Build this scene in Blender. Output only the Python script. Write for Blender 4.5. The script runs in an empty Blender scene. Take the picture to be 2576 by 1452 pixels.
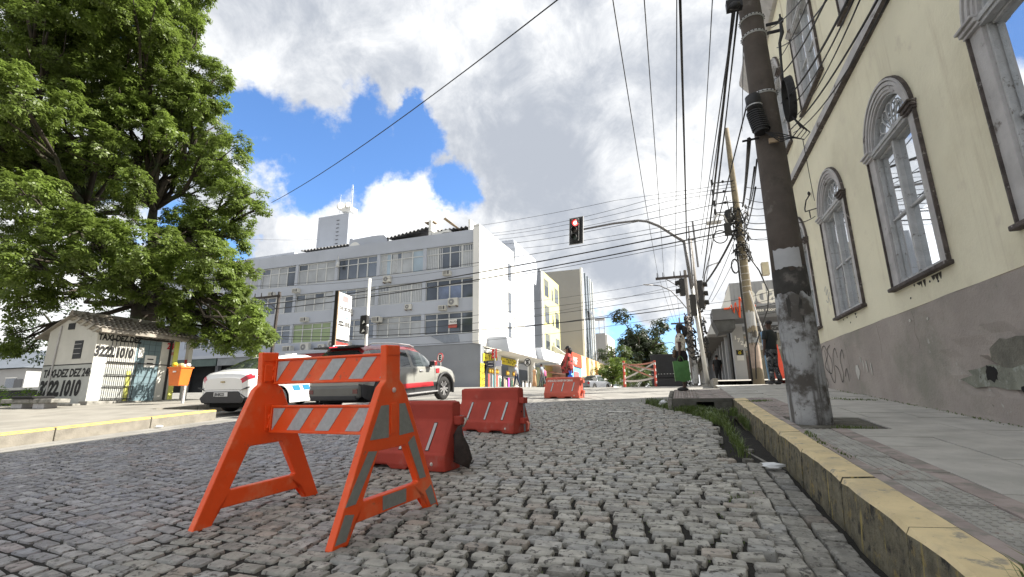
import bpy, bmesh, math, random
import numpy as np
from mathutils import Vector, Matrix
random.seed(7); np.random.seed(7)
R = math.radians
sc = bpy.context.scene
COL = sc.collection
# ---------------------------------------------------------------- camera
# World: X across the street, Y up the street, Z up, eye of the photographer at the origin.
cam_d = bpy.data.cameras.new('camera'); cam = bpy.data.objects.new('camera', cam_d); COL.objects.link(cam)
cam_d.sensor_width = 36; cam_d.lens = 36 * 1180 / 2576; cam_d.clip_start = .05; cam_d.clip_end = 3000
_up = Vector((-55, -5045, 1180)).normalized()
_y = Vector((432, (-55 * 432 + 1180 * 1180) / 5045, 1180)).normalized()
_x = _y.cross(_up)
cam.matrix_world = Matrix(((_x[0], -_x[1], -_x[2], 0), (_y[0], -_y[1], -_y[2], 0), (_up[0], -_up[1], -_up[2], 0), (0, 0, 0, 1)))
sc.camera = cam
# ---------------------------------------------------------------- world, sun, exposure
SUN_AZ = R(66); SUN_EL = R(40)     # azimuth from +Y towards +X
sc.view_settings.view_transform = 'Standard'; sc.view_settings.look = 'None'
sc.view_settings.gamma = 1; sc.view_settings.use_curve_mapping = False
sc.view_settings.exposure = 2.08
sun_d = bpy.data.lights.new('sun', 'SUN'); sun_d.energy = 2.85; sun_d.angle = R(.5); sun_d.color = (1, .95, .86)
sun = bpy.data.objects.new('sun', sun_d); COL.objects.link(sun)
_s = Vector((math.sin(SUN_AZ) * math.cos(SUN_EL), math.cos(SUN_AZ) * math.cos(SUN_EL), math.sin(SUN_EL)))
sun.rotation_euler = _s.to_track_quat('Z', 'Y').to_euler(); sun.location = (20, 20, 40)
world = bpy.data.worlds.new('World'); sc.world = world; world.use_nodes = True
NT = world.node_tree; NT.nodes.clear()

class NB:                                       # tiny node builder
    def __init__(s, nt): s.nt = nt
    def n(s, t, **k):
        nd = s.nt.nodes.new(t)
        for a, b in k.items():
            if a in ('op',): nd.operation = b
            else: setattr(nd, a, b)
        return nd
    def put(s, sock, v):
        if hasattr(v, 'is_linked') or isinstance(v, bpy.types.NodeSocket): s.nt.links.new(v, sock)
        else: sock.default_value = v
    def m(s, op, a, b=0., c=0., clamp=False):
        nd = s.n('ShaderNodeMath', op=op, use_clamp=clamp); s.put(nd.inputs[0], a); s.put(nd.inputs[1], b); s.put(nd.inputs[2], c); return nd.outputs[0]
    def vm(s, op, a, b=(0, 0, 0)):
        nd = s.n('ShaderNodeVectorMath', op=op); s.put(nd.inputs[0], a); s.put(nd.inputs[1], b)
        return nd.outputs[1] if op in ('DOT_PRODUCT', 'LENGTH', 'DISTANCE') else nd.outputs[0]
    def noise(s, vec, scale, detail=4, rough=.55, dist=0., col=False):
        nd = s.n('ShaderNodeTexNoise'); s.put(nd.inputs['Vector'], vec); nd.inputs['Scale'].default_value = scale
        nd.inputs['Detail'].default_value = detail; nd.inputs['Roughness'].default_value = rough; nd.inputs['Distortion'].default_value = dist
        return nd.outputs['Color' if col else 'Fac']
    def mix(s, f, a, b, mode='MIX'):
        nd = s.n('ShaderNodeMix', data_type='RGBA', blend_type=mode); s.put(nd.inputs['Factor'], f); s.put(nd.inputs['A'], a); s.put(nd.inputs['B'], b); return nd.outputs['Result']
    def ramp(s, f, lo, hi, a=0., b=1.):
        nd = s.n('ShaderNodeMapRange', clamp=True); nd.interpolation_type = 'SMOOTHSTEP'
        s.put(nd.inputs[0], f); nd.inputs[1].default_value = lo; nd.inputs[2].default_value = hi; nd.inputs[3].default_value = a; nd.inputs[4].default_value = b; return nd.outputs[0]
    def sep(s, v): nd = s.n('ShaderNodeSeparateXYZ'); s.put(nd.inputs[0], v); return nd.outputs
    def comb(s, x, y, z): nd = s.n('ShaderNodeCombineXYZ'); s.put(nd.inputs[0], x); s.put(nd.inputs[1], y); s.put(nd.inputs[2], z); return nd.outputs[0]
LOBES=[(-19.86, 10.2, 13.99, 2.2),(-20.57, 7.99, 13.11, 2.04),(-19.22, 11.09, 15.7, 1.4),(-18.76, 11.75, 13.71, 1.5),(-17.84, 12.09, 11.43, 1.4),(-16.76, 12.39, 9.56, 1.3),(-15.85, 12.58, 7.93, 0.98),(-14.82, 12.58, 7.19, 0.47),(-16.62, 12.6, 6.72, 1.2),(-18.52, 11.18, 11.94, 1.5),(-20.13, 9.67, 11.34, 1.67),(-19.06, 7.27, 9.35, 1.36),(-18.88, 11.64, 9.59, 1.06),(-21.68, 9.41, 10.17, 1.38),(-18.14, 7.32, 6.07, 1.01),(-15.53, 11.29, 4.77, 1.33),(-16.28, 9.91, 4.89, 1.29),(-17.64, 8.83, 5.12, 1.28),(-18.61, 8.12, 4.37, 1.16),(-15.42, 12.12, 3.79, 0.9),(-15.1, 13.13, 2.37, 0.86),(-15.99, 12.76, 2.6, 0.85),(-16.16, 10.79, 3.71, 1.09),(-17.4, 9.61, 3.64, 0.78),(-19.72, 8.54, 3.29, 1.03),(-22.91, 9.9, 2.05, 0.84),(-17.57, 12.65, 2.98, 0.65),(-19.38, 9.36, 3.55, 0.67),(-16.15, 12.89, 6.25, 0.75),(-22.34, 11.85, 10.37, 1.44),(-18.72, 12.99, 8.76, 0.96),(-21.05, 9.74, 18.53, 3.17),(-20.83, 7.09, 16.34, 2.5),(-19.07, 10.73, 17.35, 1.7),(-14.81, 13.0, 3.31, 0.57),(-22.68, 7.05, 9.47, 2.36),(-21.65, 7.55, 4.55, 1.78),(-18.04, 9.16, 14.18, 1.48),(-24.65, 11.77, 9.6, 1.46),(-19.74, 10.5, 10.72, 1.59),(-21.62, 9.32, 8.44, 1.14),(-21.6, 11.71, 7.61, 0.92),(-18.01, 12.07, 6.88, 0.82),(-22.27, 8.35, 9.2, 1.15),(-26.65, 11.9, 10.61, 1.69),(-24.01, 10.58, 6.51, 1.75),(-21.06, 11.87, 5.53, 1.5),(-18.78, 12.65, 5.66, 1.22),(-16.69, 13.51, 5.17, 0.85),(-21.87, 9.6, 13.54, 1.74),(-17.23, 11.91, 13.04, 0.93),(-23.15, 7.78, 14.64, 1.6),(-27.72, 11.56, 10.44, 2.35),(-24.78, 13.15, 10.45, 1.67),(-20.45, 13.32, 11.55, 1.54),(-27.24, 10.88, 13.89, 2.67),(-23.65, 11.93, 14.75, 2.55),(-18.43, 12.65, 6.13, 1.3),(-24.37, 10.15, 16.53, 2.38),(-21.18, 11.74, 16.88, 1.83),(-18.05, 13.06, 7.25, 0.87),(-20.62, 10.86, 5.84, 1.27),(-15.69, 12.88, 4.75, 0.73),(-15.3, 13.54, 2.66, 0.81),(-15.76, 12.94, 3.52, 0.87),(-13.91, 12.51, 2.16, 0.65),(-15.06, 12.47, 2.01, 0.61),(-16.23, 12.2, 2.32, 0.58),(-16.49, 11.43, 2.87, 0.6),(-13.82, 11.85, 2.76, 0.65),(-18.07, 10.24, 7.61, 0.83),(-19.17, 9.5, 9.02, 1.06),(-19.78, 7.71, 8.77, 0.7),(-17.8, 10.8, 10.12, 0.85),(-19.36, 8.96, 6.53, 0.74),]
BLUE=[(-0.648, 0.571, 0.504, 0.05),(-0.625, 0.618, 0.477, 0.071),(-0.585, 0.671, 0.455, 0.075),(-0.645, 0.636, 0.424, 0.068),(-0.548, 0.667, 0.505, 0.06),(-0.508, 0.715, 0.48, 0.058),(-0.459, 0.729, 0.508, 0.059),(-0.454, 0.712, 0.537, 0.031),(-0.406, 0.812, 0.42, 0.051),(-0.378, 0.832, 0.406, 0.027),(-0.675, 0.587, 0.446, 0.054),(-0.432, 0.745, 0.508, 0.028),(-0.745, 0.604, 0.284, 0.029),(-0.687, 0.541, 0.486, 0.038),(-0.405, 0.83, 0.383, 0.021),(-0.098, 0.989, 0.111, 0.062),(-0.006, 0.994, 0.107, 0.052),(-0.179, 0.979, 0.097, 0.041),(-0.878, 0.327, 0.349, 0.024),(-0.841, 0.407, 0.357, 0.038),(-0.817, 0.496, 0.294, 0.038),(-0.756, 0.37, 0.54, 0.03),]
TONE=[(-0.526, 0.749, 0.404, 0.087, 1),(-0.665, 0.668, 0.334, 0.08, 1),(-0.462, 0.798, 0.388, 0.065, 1),(-0.562, 0.634, 0.531, 0.065, 0.6),(-0.64, 0.512, 0.573, 0.077, 0.5),(-0.263, 0.853, 0.45, 0.13, -1),(-0.197, 0.837, 0.51, 0.134, -0.8),(-0.431, 0.611, 0.664, 0.181, -0.5),(0.052, 0.942, 0.333, 0.124, 0.9),(-0.157, 0.971, 0.178, 0.096, 0.5),(0.1, 0.86, 0.5, 0.086, 0.6),(-0.356, 0.76, 0.544, 0.095, -0.5),(-0.006, 0.822, 0.569, 0.112, -0.4),(-0.086, 0.963, 0.255, 0.093, -0.45),]
WIRES=[
((-15.84, 14.14, 8.23), (-1.32, 6.16, 6.22), 0.25, 0.012),((-32.72, 21.83, 5.85), (2.35, 18.03, 6.19), 0.5, 0.028),((-32.74, 21.89, 5.58), (2.39, 18.11, 5.93), 0.55, 0.026),((-21.79, 32.46, 13.7), (-2.8, 25.69, 11.01), 0.3, 0.012),((-2.8, 25.69, 11.01), (2.4, 17.51, 7.49), 0.0, 0.01),((-14.49, 33.06, 12.95), (-0.96, 23.38, 9.77), 0.3, 0.012),((-0.96, 23.38, 9.77), (2.42, 17.55, 7.38), 0.0, 0.01),((-14.5, 33.1, 12.76), (0.16, 21.81, 8.94), 0.3, 0.012),((0.16, 21.81, 8.94), (2.41, 17.58, 7.24), 0.0, 0.01),((-14.53, 33.17, 12.44), (1.07, 21.16, 8.44), 0.3, 0.012),((-14.57, 33.26, 12.01), (2.27, 17.91, 7.01), 0.3, 0.014),((-14.6, 33.34, 11.63), (2.38, 17.96, 6.54), 0.3, 0.012),((-29.16, 24.7, 8.12), (2.36, 18.0, 6.36), 0.5, 0.014),((-29.84, 24.47, 8.07), (-13.16, 30.05, 9.4), 0.4, 0.012),((-27.85, 24.35, 7.0), (2.43, 18.05, 5.8), 0.7, 0.012),((-43.24, 34.97, 16.89), (-32.45, 34.82, 15.35), 0.1, 0.012),((-25.53, 22.64, 4.06), (0.36, 23.09, 4.05), 0.5, 0.022),((-25.54, 22.67, 3.94), (0.34, 23.03, 4.27), 0.7, 0.014),((-24.07, 23.11, 4.22), (0.45, 22.97, 4.67), 0.5, 0.012),((-24.06, 23.07, 4.42), (0.47, 22.92, 4.91), 0.3, 0.01),((-18.71, 24.16, 3.26), (0.46, 25.29, 4.1), 0.4, 0.01),((-14.95, 34.62, 5.98), (0.42, 24.91, 5.57), 0.2, 0.01),((-14.84, 34.34, 7.3), (0.45, 24.84, 5.89), 0.2, 0.01),((1.21, 23.47, 3.72), (4.18, 22.31, 3.87), 0.1, 0.012),((1.22, 23.44, 3.88), (4.16, 22.25, 4.07), 0.1, 0.01),((1.29, 23.38, 4.21), (4.16, 22.17, 4.4), 0.1, 0.01),((1.23, 23.52, 3.57), (4.18, 22.4, 3.49), 0.1, 0.012),((-0.65, 7.98, 7.74), (-1.12, 38.61, 9.66), 0.4, 0.013),((-0.06, 8.46, 7.99), (-0.66, 38.76, 9.71), 0.4, 0.013),((0.59, 8.95, 8.23), (0.17, 39.03, 9.77), 0.4, 0.013),((0.56, 7.71, 7.07), (0.79, 23.49, 7.44), 0.1, 0.028),((1.29, 9.11, 8.14), (1.93, 30.44, 11.8), 0.3, 0.012),((-1.12, 38.61, 9.66), (-0.19, 65.23, 9.08), 0.2, 0.014),((-0.66, 38.76, 9.71), (0.12, 65.31, 9.18), 0.2, 0.014),((0.17, 39.03, 9.77), (0.42, 65.42, 9.18), 0.2, 0.014),((1.21, 6.57, 5.56), (1.38, 23.36, 6.62), 0.1, 0.012),((1.21, 6.64, 5.69), (1.35, 23.62, 5.51), 0.15, 0.025),((1.21, 6.61, 5.62), (1.46, 24.71, 7.86), 0.1, 0.012),((1.25, 6.57, 5.6), (1.43, 23.74, 5.14), 0.2, 0.012),((1.25, 6.58, 5.54), (2.07, 29.19, 8.24), 0.2, 0.012),((1.35, 6.68, 5.72), (2.99, 18.22, 9.89), 0.0, 0.01),((1.32, 6.46, 4.37), (0.27, 42.92, 3.05), 0.0, 0.012),((1.16, 6.63, 3.46), (2.6, 17.79, 6.67), 0.1, 0.03),((1.18, 6.64, 3.04), (2.62, 17.93, 6.11), 0.1, 0.012),((1.17, 6.7, 2.77), (2.64, 17.99, 5.9), 0.1, 0.012),((1.22, 6.63, 3.14), (2.76, 17.84, 6.67), 0.2, 0.012),((2.46, 17.97, 6.15), (1.45, 24.24, 5.35), 0.15, 0.045),((2.27, 18.05, 5.59), (1.28, 24.49, 4.11), 0.1, 0.012),((2.56, 18.05, 5.55), (1.98, 28.81, 5.27), 0.1, 0.012),((2.76, 17.67, 7.37), (3.0, 13.81, 5.71), 0.1, 0.012),((2.75, 17.77, 6.95), (3.19, 14.98, 5.66), 0.1, 0.012),((2.76, 17.84, 6.67), (3.25, 14.98, 5.71), 0.2, 0.012),((2.71, 17.97, 6.11), (3.23, 15.12, 5.15), 0.1, 0.014),((2.7, 18.01, 5.9), (3.2, 15.18, 4.85), 0.05, 0.02),((2.69, 18.1, 5.55), (3.21, 15.23, 4.65), 0.1, 0.012),((2.71, 17.9, 6.39), (3.23, 15.06, 5.37), 0.1, 0.01),((1.71, 6.8, 4.91), (1.11, 2.84, 2.43), 0.1, 0.0066),((1.64, 6.88, 4.46), (1.13, 3.03, 2.56), 0.1, 0.0077),((1.72, 7.09, 4.18), (1.22, 2.98, 2.47), 0.1, 0.0099),((1.77, 7.13, 4.07), (1.24, 2.99, 2.45), 0.12, 0.0066),((1.79, 7.28, 3.95), (1.26, 3.0, 2.42), 0.15, 0.0055),((1.82, 7.32, 3.84), (1.43, 3.04, 2.52), 0.1, 0.0088),((1.72, 6.84, 4.74), (1.19, 3.49, 2.99), 0.05, 0.0055),((1.66, 6.71, 5.19), (1.12, 3.19, 2.78), 0.05, 0.0066),((1.88, 7.35, 3.81), (1.47, 3.06, 2.49), 0.15, 0.0066),((2.75, 10.08, 3.71), (2.09, 7.73, 3.88), 0.2, 0.006),((2.73, 10.14, 3.41), (2.03, 8.92, 2.94), 0.05, 0.008),((3.49, 31.52, 9.68), (5.36, 17.91, 5.72), 0.2, 0.01),]

b = NB(NT)
sky = b.n('ShaderNodeTexSky', sky_type='NISHITA'); sky.sun_disc = False; sky.sun_elevation = SUN_EL; sky.sun_rotation = SUN_AZ
tc = b.n('ShaderNodeTexCoord').outputs['Generated']
D = b.vm('NORMALIZE', tc)
# clouds hang in a layer: noise on the direction, warped, so puffs get smaller near the horizon
dz = b.sep(D)[2]
warp = b.vm('SCALE', b.vm('SUBTRACT', b.noise(D, 5.0, 6, .6, col=True), (.5, .5, .5)))
warp.node.inputs['Scale'].default_value = .16
Dw = b.vm('NORMALIZE', b.vm('ADD', D, warp))
hole = 0.
for x, y, z, r in BLUE:                          # openings in the cloud deck
    a = b.m('ARCCOSINE', b.m('MINIMUM', b.vm('DOT_PRODUCT', Dw, (x, y, z)), 1.))
    h = b.m('SUBTRACT', 1., b.m('DIVIDE', a, r * 1.35))
    hole = h if hole == 0. else b.m('SMOOTH_MAX', hole, h, .25)
fine = b.noise(D, 16, 8, .62)
hole = b.m('ADD', hole, b.m('MULTIPLY', b.m('SUBTRACT', fine, .5), 1.5))
blue = b.ramp(hole, .02, .5)
tone = b.m('ADD', b.m('MULTIPLY', b.noise(Dw, 3.2, 7, .58), 1.0), b.m('MULTIPLY', b.noise(D, 7, 9, .66, .4), .85))   # about .72 mean
bias = None
for x, y, z, r, s in TONE:                       # bright tops and grey bases of the banks
    a = b.m('ARCCOSINE', b.m('MINIMUM', b.vm('DOT_PRODUCT', Dw, (x, y, z)), 1.))
    h = b.m('MULTIPLY', b.ramp(a, r * 1.3, 0.), s * .24)
    bias = h if bias is None else b.m('ADD', bias, h)
tone = b.m('ADD', tone, bias)
tone = b.m('ADD', tone, b.ramp(dz, .32, 0., 0., .16))
cl = b.mix(b.ramp(tone, .68, 1.28), (2.5, 2.7, 3.05, 1), (6.3, 6.3, 6.25, 1))
skyc = b.mix(1., sky.outputs[0], (.72, 1.0, 1.34, 1), 'MULTIPLY')
bg = b.n('ShaderNodeBackground'); b.put(bg.inputs[0], b.mix(blue, cl, skyc)); bg.inputs[1].default_value = .0510
wo = b.n('ShaderNodeOutputWorld'); NT.links.new(bg.outputs[0], wo.inputs[0])

# ---------------------------------------------------------------- materials
MATS = {}
def mat(name, col=(.5, .5, .5), rough=.75, var=.15, scale=4., bump=0., bscale=60., metal=0., spots=None, streak=None, emit=None, alpha=1., coat=0., tint=False, spec=.5, trans=0.):
    if name in MATS: return MATS[name]
    m = bpy.data.materials.new(name); m.use_nodes = True; MATS[name] = m
    nt = m.node_tree; nb = NB(nt); p = nt.nodes['Principled BSDF']
    tcn = nb.n('ShaderNodeTexCoord'); v = tcn.outputs['Object']
    c4 = (*col, 1)
    c = c4
    if var:
        n1 = nb.noise(v, scale, 5, .6)
        c = nb.mix(nb.ramp(n1, .3, .7), tuple(min(1, x * (1 - var)) for x in col) + (1,), tuple(min(1, x * (1 + var)) for x in col) + (1,))
    if tint:
        at = nb.n('ShaderNodeAttribute', attribute_name='tint'); c = nb.mix(1., c, at.outputs['Color'], 'MULTIPLY')
    for sp in (spots or []):                    # (colour, scale, lo, hi, detail)
        n2 = nb.noise(v, sp[1], 8, .65); c = nb.mix(nb.ramp(n2, sp[2], sp[3]), c, (*sp[0], 1))
    if streak:                                  # rain streaks: noise stretched in z
        sx = nb.sep(v); vv = nb.comb(sx[0], sx[1], nb.m('MULTIPLY', sx[2], .07))
        n3 = nb.noise(vv, streak[1], 7, .65); c = nb.mix(nb.ramp(n3, streak[2], streak[3]), c, (*streak[0], 1))
    nb.put(p.inputs['Base Color'], c)
    p.inputs['Roughness'].default_value = rough; p.inputs['Metallic'].default_value = metal
    p.inputs['Specular IOR Level'].default_value = spec
    if coat: p.inputs['Coat Weight'].default_value = coat; p.inputs['Coat Roughness'].default_value = .04
    if emit: p.inputs['Emission Color'].default_value = (*emit[0], 1); p.inputs['Emission Strength'].default_value = emit[1]
    if bump:
        bn = nb.n('ShaderNodeBump'); bn.inputs['Strength'].default_value = bump; bn.inputs['Distance'].default_value = .02
        nb.put(bn.inputs['Height'], nb.noise(v, bscale, 7, .65)); nb.put(p.inputs['Normal'], bn.outputs[0])
    if trans:
        out = nt.nodes['Material Output']; tr = nb.n('ShaderNodeBsdfTranslucent'); nb.put(tr.inputs[0], c)
        ms = nb.n('ShaderNodeMixShader'); ms.inputs[0].default_value = trans
        nt.links.new(p.outputs[0], ms.inputs[1]); nt.links.new(tr.outputs[0], ms.inputs[2]); nt.links.new(ms.outputs[0], out.inputs[0])
    return m

# ---------------------------------------------------------------- mesh builder
class MB:
    def __init__(s): s.v = []; s.f = []; s.mi = []; s.cur = 0
    def add(s, vs, fs):
        o = len(s.v); s.v += [tuple(q) for q in vs]; s.f += [tuple(i + o for i in f) for f in fs]; s.mi += [s.cur] * len(fs); return s
    def box(s, x0, x1, y0, y1, z0, z1):
        return s.add([(x0, y0, z0), (x1, y0, z0), (x1, y1, z0), (x0, y1, z0), (x0, y0, z1), (x1, y0, z1), (x1, y1, z1), (x0, y1, z1)],
                     [(0, 3, 2, 1), (4, 5, 6, 7), (0, 1, 5, 4), (1, 2, 6, 5), (2, 3, 7, 6), (3, 0, 4, 7)])
    def prism(s, poly, a0, a1, ax='y'):         # poly in the plane across ax, extruded a0..a1
        n = len(poly)
        def P(u, w, a): return {'y': (u, a, w), 'x': (a, u, w), 'z': (u, w, a)}[ax]
        vs = [P(u, w, a0) for u, w in poly] + [P(u, w, a1) for u, w in poly]
        return s.add(vs, [tuple(range(n)), tuple(range(2 * n - 1, n - 1, -1))] + [(i, (i + 1) % n + 0, (i + 1) % n + n, i + n)[::-1] for i in range(n)])
    def ring(s, path, rad, n=8, cap=True, squash=None):
        path = [Vector(p) for p in path]; k = len(path)
        rads = rad if isinstance(rad, (list, tuple)) else [rad] * k
        vs = []; prev = None
        for i, p in enumerate(path):
            t = (path[min(i + 1, k - 1)] - path[max(i - 1, 0)])
            t = t.normalized() if t.length > 1e-9 else Vector((0, 0, 1))
            if prev is None:
                a = Vector((0, 0, 1)) if abs(t.z) < .9 else Vector((1, 0, 0)); u = t.cross(a).normalized()
            else: u = (prev - t * prev.dot(t)).normalized()
            prev = u; w = t.cross(u)
            for j in range(n):
                an = 2 * math.pi * j / n; vs.append(p + (u * math.cos(an) + w * math.sin(an)) * rads[i])
        fs = [(i * n + j, i * n + (j + 1) % n, (i + 1) * n + (j + 1) % n, (i + 1) * n + j) for i in range(k - 1) for j in range(n)]
        if cap: fs += [tuple(range(n))[::-1], tuple(range((k - 1) * n, k * n))]
        return s.add(vs, fs)
    def cyl(s, p0, p1, r0, r1=None, n=12): return s.ring([p0, p1], [r0, r0 if r1 is None else r1], n)
    def ell(s, c, r, nu=10, nv=6):
        vs = []; fs = []
        for i in range(nv + 1):
            th = math.pi * i / nv
            for j in range(nu):
                ph = 2 * math.pi * j / nu; vs.append((c[0] + r[0] * math.sin(th) * math.cos(ph), c[1] + r[1] * math.sin(th) * math.sin(ph), c[2] + r[2] * math.cos(th)))
        for i in range(nv):
            for j in range(nu): fs.append((i * nu + j, (i + 1) * nu + j, (i + 1) * nu + (j + 1) % nu, i * nu + (j + 1) % nu))
        return s.add(vs, fs)
    def xf(s, M, start=0):
        s.v[start:] = [tuple(M @ Vector(q)) for q in s.v[start:]]; return s
    def mesh(s, name, mats, smooth=False):
        me = bpy.data.meshes.new(name); me.from_pydata(s.v, [], s.f)
        for m in (mats if isinstance(mats, (list, tuple)) else [mats]): me.materials.append(m)
        if any(s.mi): me.polygons.foreach_set('material_index', s.mi)
        if smooth: me.polygons.foreach_set('use_smooth', [True] * len(me.polygons))
        me.update(); return me
def part(name, mb, mats, parent=None, smooth=False, world=False, label=None, kind=None, bevel=0, sub=0, loc=None, recalc=False):
    me = mb.mesh(name, mats, smooth) if isinstance(mb, MB) else mb
    o = bpy.data.objects.new(name, me); COL.objects.link(o)
    if recalc:
        bm = bmesh.new(); bm.from_mesh(me); bmesh.ops.recalc_face_normals(bm, faces=bm.faces); bm.to_mesh(me); bm.free()
    if parent:
        o.parent = parent
        if world:                                # geometry given in world coordinates under an unrotated parent
            w = Vector((0, 0, 0)); q = parent
            while q: w += q.location; q = q.parent
            o.location = -w
    if loc is not None: o.location = loc
    if label: o['label'] = label
    if kind: o['kind'] = kind
    if bevel:
        md = o.modifiers.new('bevel', 'BEVEL'); md.width = bevel; md.segments = 2; md.limit_method = 'ANGLE'
    if sub: md = o.modifiers.new('sub', 'SUBSURF'); md.levels = sub; md.render_levels = sub
    return o
def tag(o, label=None, cat=None, group=None, kind=None):
    if label: o['label'] = label
    if cat: o['category'] = cat
    if group: o['group'] = group
    if kind: o['kind'] = kind
    return o
def thing(name, label, cat, loc=(0, 0, 0), rz=0., group=None):
    o = bpy.data.objects.new(name, None); COL.objects.link(o); o.location = loc; o.rotation_euler = (0, 0, rz); o.empty_display_size = .2
    return tag(o, label, cat, group)
def copy_tree(o, parent=None):
    c = o.copy(); COL.objects.link(c)
    if parent: c.parent = parent
    for ch in list(o.children): copy_tree(ch, c)
    return c
def text(s, name, body, parent, mat_, size, loc, rot, bold=.0, ext=.002, shear=0., align='LEFT', world=True, sx=1.):
    cu = bpy.data.curves.new(name, 'FONT'); cu.body = body; cu.size = size; cu.offset = bold; cu.extrude = ext; cu.shear = shear; cu.align_x = align; cu.resolution_u = 3
    o = bpy.data.objects.new(name, cu); me = bpy.data.meshes.new_from_object(o); bpy.data.objects.remove(o)
    me.materials.clear(); me.materials.append(mat_)
    ob = bpy.data.objects.new(name, me); COL.objects.link(ob); ob.rotation_euler = rot; ob.parent = parent; ob.scale = (sx, 1, 1)
    w = Vector((0, 0, 0)); q = parent
    while world and q: w += q.location; q = q.parent
    ob.location = Vector(loc) - w
    return ob
T = lambda *a, **k: text(None, *a, **k)
FRONT = (R(90), 0, 0); EAST = (R(90), 0, R(90)); WEST = (R(90), 0, R(-90))     # lettering that faces -Y, +X, -X
def G(x, y):                                     # height of the carriageway
    z = np.interp(y, [-50, 12.5, 16, 20, 25, 30, 36, 45, 60, 90, 150, 400], [-4.66, -.084, .15, .34, .5, .6, .72, .80, .5, -1.5, -5, -12])
    sx = np.clip((-5 - x) / 11, 0, 1); sy = np.clip((y - 14) / 22, 0, 1)
    return z + .22 * sx * sx * (3 - 2 * sx) * sy * sy * (3 - 2 * sy)
def P(x, y): return float(-.775 + .0733 * y) if y < 13 else float(.178 + (y - 13) * .06 if y < 20 else .598 + (y - 20) * .012)      # height of the right pavement

# ================================================================ GROUND
asphalt = mat('asphalt', (.25, .24, .22), .9, .18, 1.3, .35, 90, spots=[((.10, .095, .09), .8, .62, .75)])
soil = mat('street_bed', (.016, .014, .011), .95, .4, 8, .6, 50)
earth = mat('earth', (.12, .11, .08), .95, .3, 2)
def sheet(name, xs, ys, zf, m, parent=None):
    mb = MB(); nx, ny = len(xs), len(ys)
    mb.add([(x, y, zf(x, y)) for y in ys for x in xs], [(j * nx + i, j * nx + i + 1, (j + 1) * nx + i + 1, (j + 1) * nx + i) for j in range(ny - 1) for i in range(nx - 1)])
    return part(name, mb, m, parent, smooth=True)
ext = [-900, -300, -120, -60, -40, -30, -25, -21, -18, -16, -14, -12, -10, -8, -6, -4, -2, 0, 2, 4, 7, 12, 20, 40, 120, 300, 900]
eyt = [-300, -60, -20, -5, 0, 3, 6, 9, 11, 12.5, 13.5, 14.5, 16, 18, 20, 22, 25, 28, 30, 33, 36, 40, 45, 52, 60, 75, 90, 120, 150, 250, 400, 1500]
tag(sheet('ground', ext, eyt, lambda x, y: float(G(x, y)) - .30, earth), kind='structure')
# asphalt of the crossing and of the street beyond it
tag(sheet('crossing_asphalt', [-70, -40, -30, -25, -21, -18, -16, -14, -12, -10, -8, -6, -4, -2, 0, 2, 4, 7, 12, 20, 40], [11.75, 12.5, 13.5, 14.5, 16, 18, 20, 22, 25, 28, 30, 33, 36, 40, 45, 52, 60, 75, 90, 120, 150], lambda x, y: float(G(x, y)) - .012, asphalt), kind='structure')
tag(sheet('roadside_asphalt', [-12.6, -11, -10.2, -9.15], [-4, 2, 5, 8, 11.75], lambda x, y: float(G(x, y)) - .016, asphalt), kind='structure')
tag(sheet('parking_bay', [-16, -14, -12.6], [11.2, 11.75], lambda x, y: float(G(x, y)) - .016, asphalt), kind='structure')
# ---- cobbled street: bed plus every stone
street = bpy.data.objects.new('cobbled_street', sheet('bed_tmp', [-9.2, -7, -5, -3, -2.6, -1.6, -1.2, -.9, 0, .25, .36, .95], [-3, 0, 2, 4, 6, 8, 8.6, 10, 12], lambda x, y: float(G(x, y)) - .007 - .016 * float(np.clip((x + 2.6) / 2, 0, 1)) - (.07 if x > .3 else 0) - (.10 if (x > -.9 and y > 8.5) else 0), soil).data)
bpy.data.objects.remove(bpy.data.objects['bed_tmp']); COL.objects.link(street); street['kind'] = 'structure'
stone = mat('granite_sett', (.39, .38, .35), .62, .2, 14, .6, 70, tint=True, spots=[((.10, .095, .085), 24, .53, .62), ((.55, .53, .48), 11, .56, .75)])
rng = random.Random(11)
def sett(x, y, lx, ly, ang, z, tilt):
    hx, hy = lx / 2, ly / 2; c = min(hx, hy) * rng.uniform(.16, .36)
    out = []
    for sx, sy in ((-1, -1), (1, -1), (1, 1), (-1, 1)):
        jx, jy = rng.uniform(-.007, .007), rng.uniform(-.005, .005)
        a = (sx * hx + jx, sy * (hy - c) + jy); bq = (sx * (hx - c) + jx, sy * hy + jy)
        out += [a, bq] if sx * sy > 0 else [bq, a]
    ca, sa = math.cos(ang), math.sin(ang); tx, ty = tilt
    vs = []
    dome = rng.uniform(.001, .005)
    for k, dzz, s in ((0, -.075, .97), (1, -.013, 1.0), (2, -.0025, .955), (3, 0, .91)):
        for (u, w) in out:
            u2, w2 = u * s + (rng.uniform(-.003, .003) if k == 3 else 0), w * s
            zz = dzz + (dome if k == 3 else 0) + (rng.uniform(-.003, .003) if k >= 2 else 0)
            vs.append((x + u2 * ca - w2 * sa, y + u2 * sa + w2 * ca, z + zz + tx * u2 + ty * w2 + S0 * (u2 * sa + w2 * ca)))
    vs.append((x, y, z + dome + rng.uniform(-.003, .004)))
    fs = []
    for k in range(3):
        for i in range(8): fs.append((k * 8 + i, k * 8 + (i + 1) % 8, (k + 1) * 8 + (i + 1) % 8, (k + 1) * 8 + i))
    fs += [(24 + i, 24 + (i + 1) % 8, 32) for i in range(8)]
    return vs, fs
S0 = .0733
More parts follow.
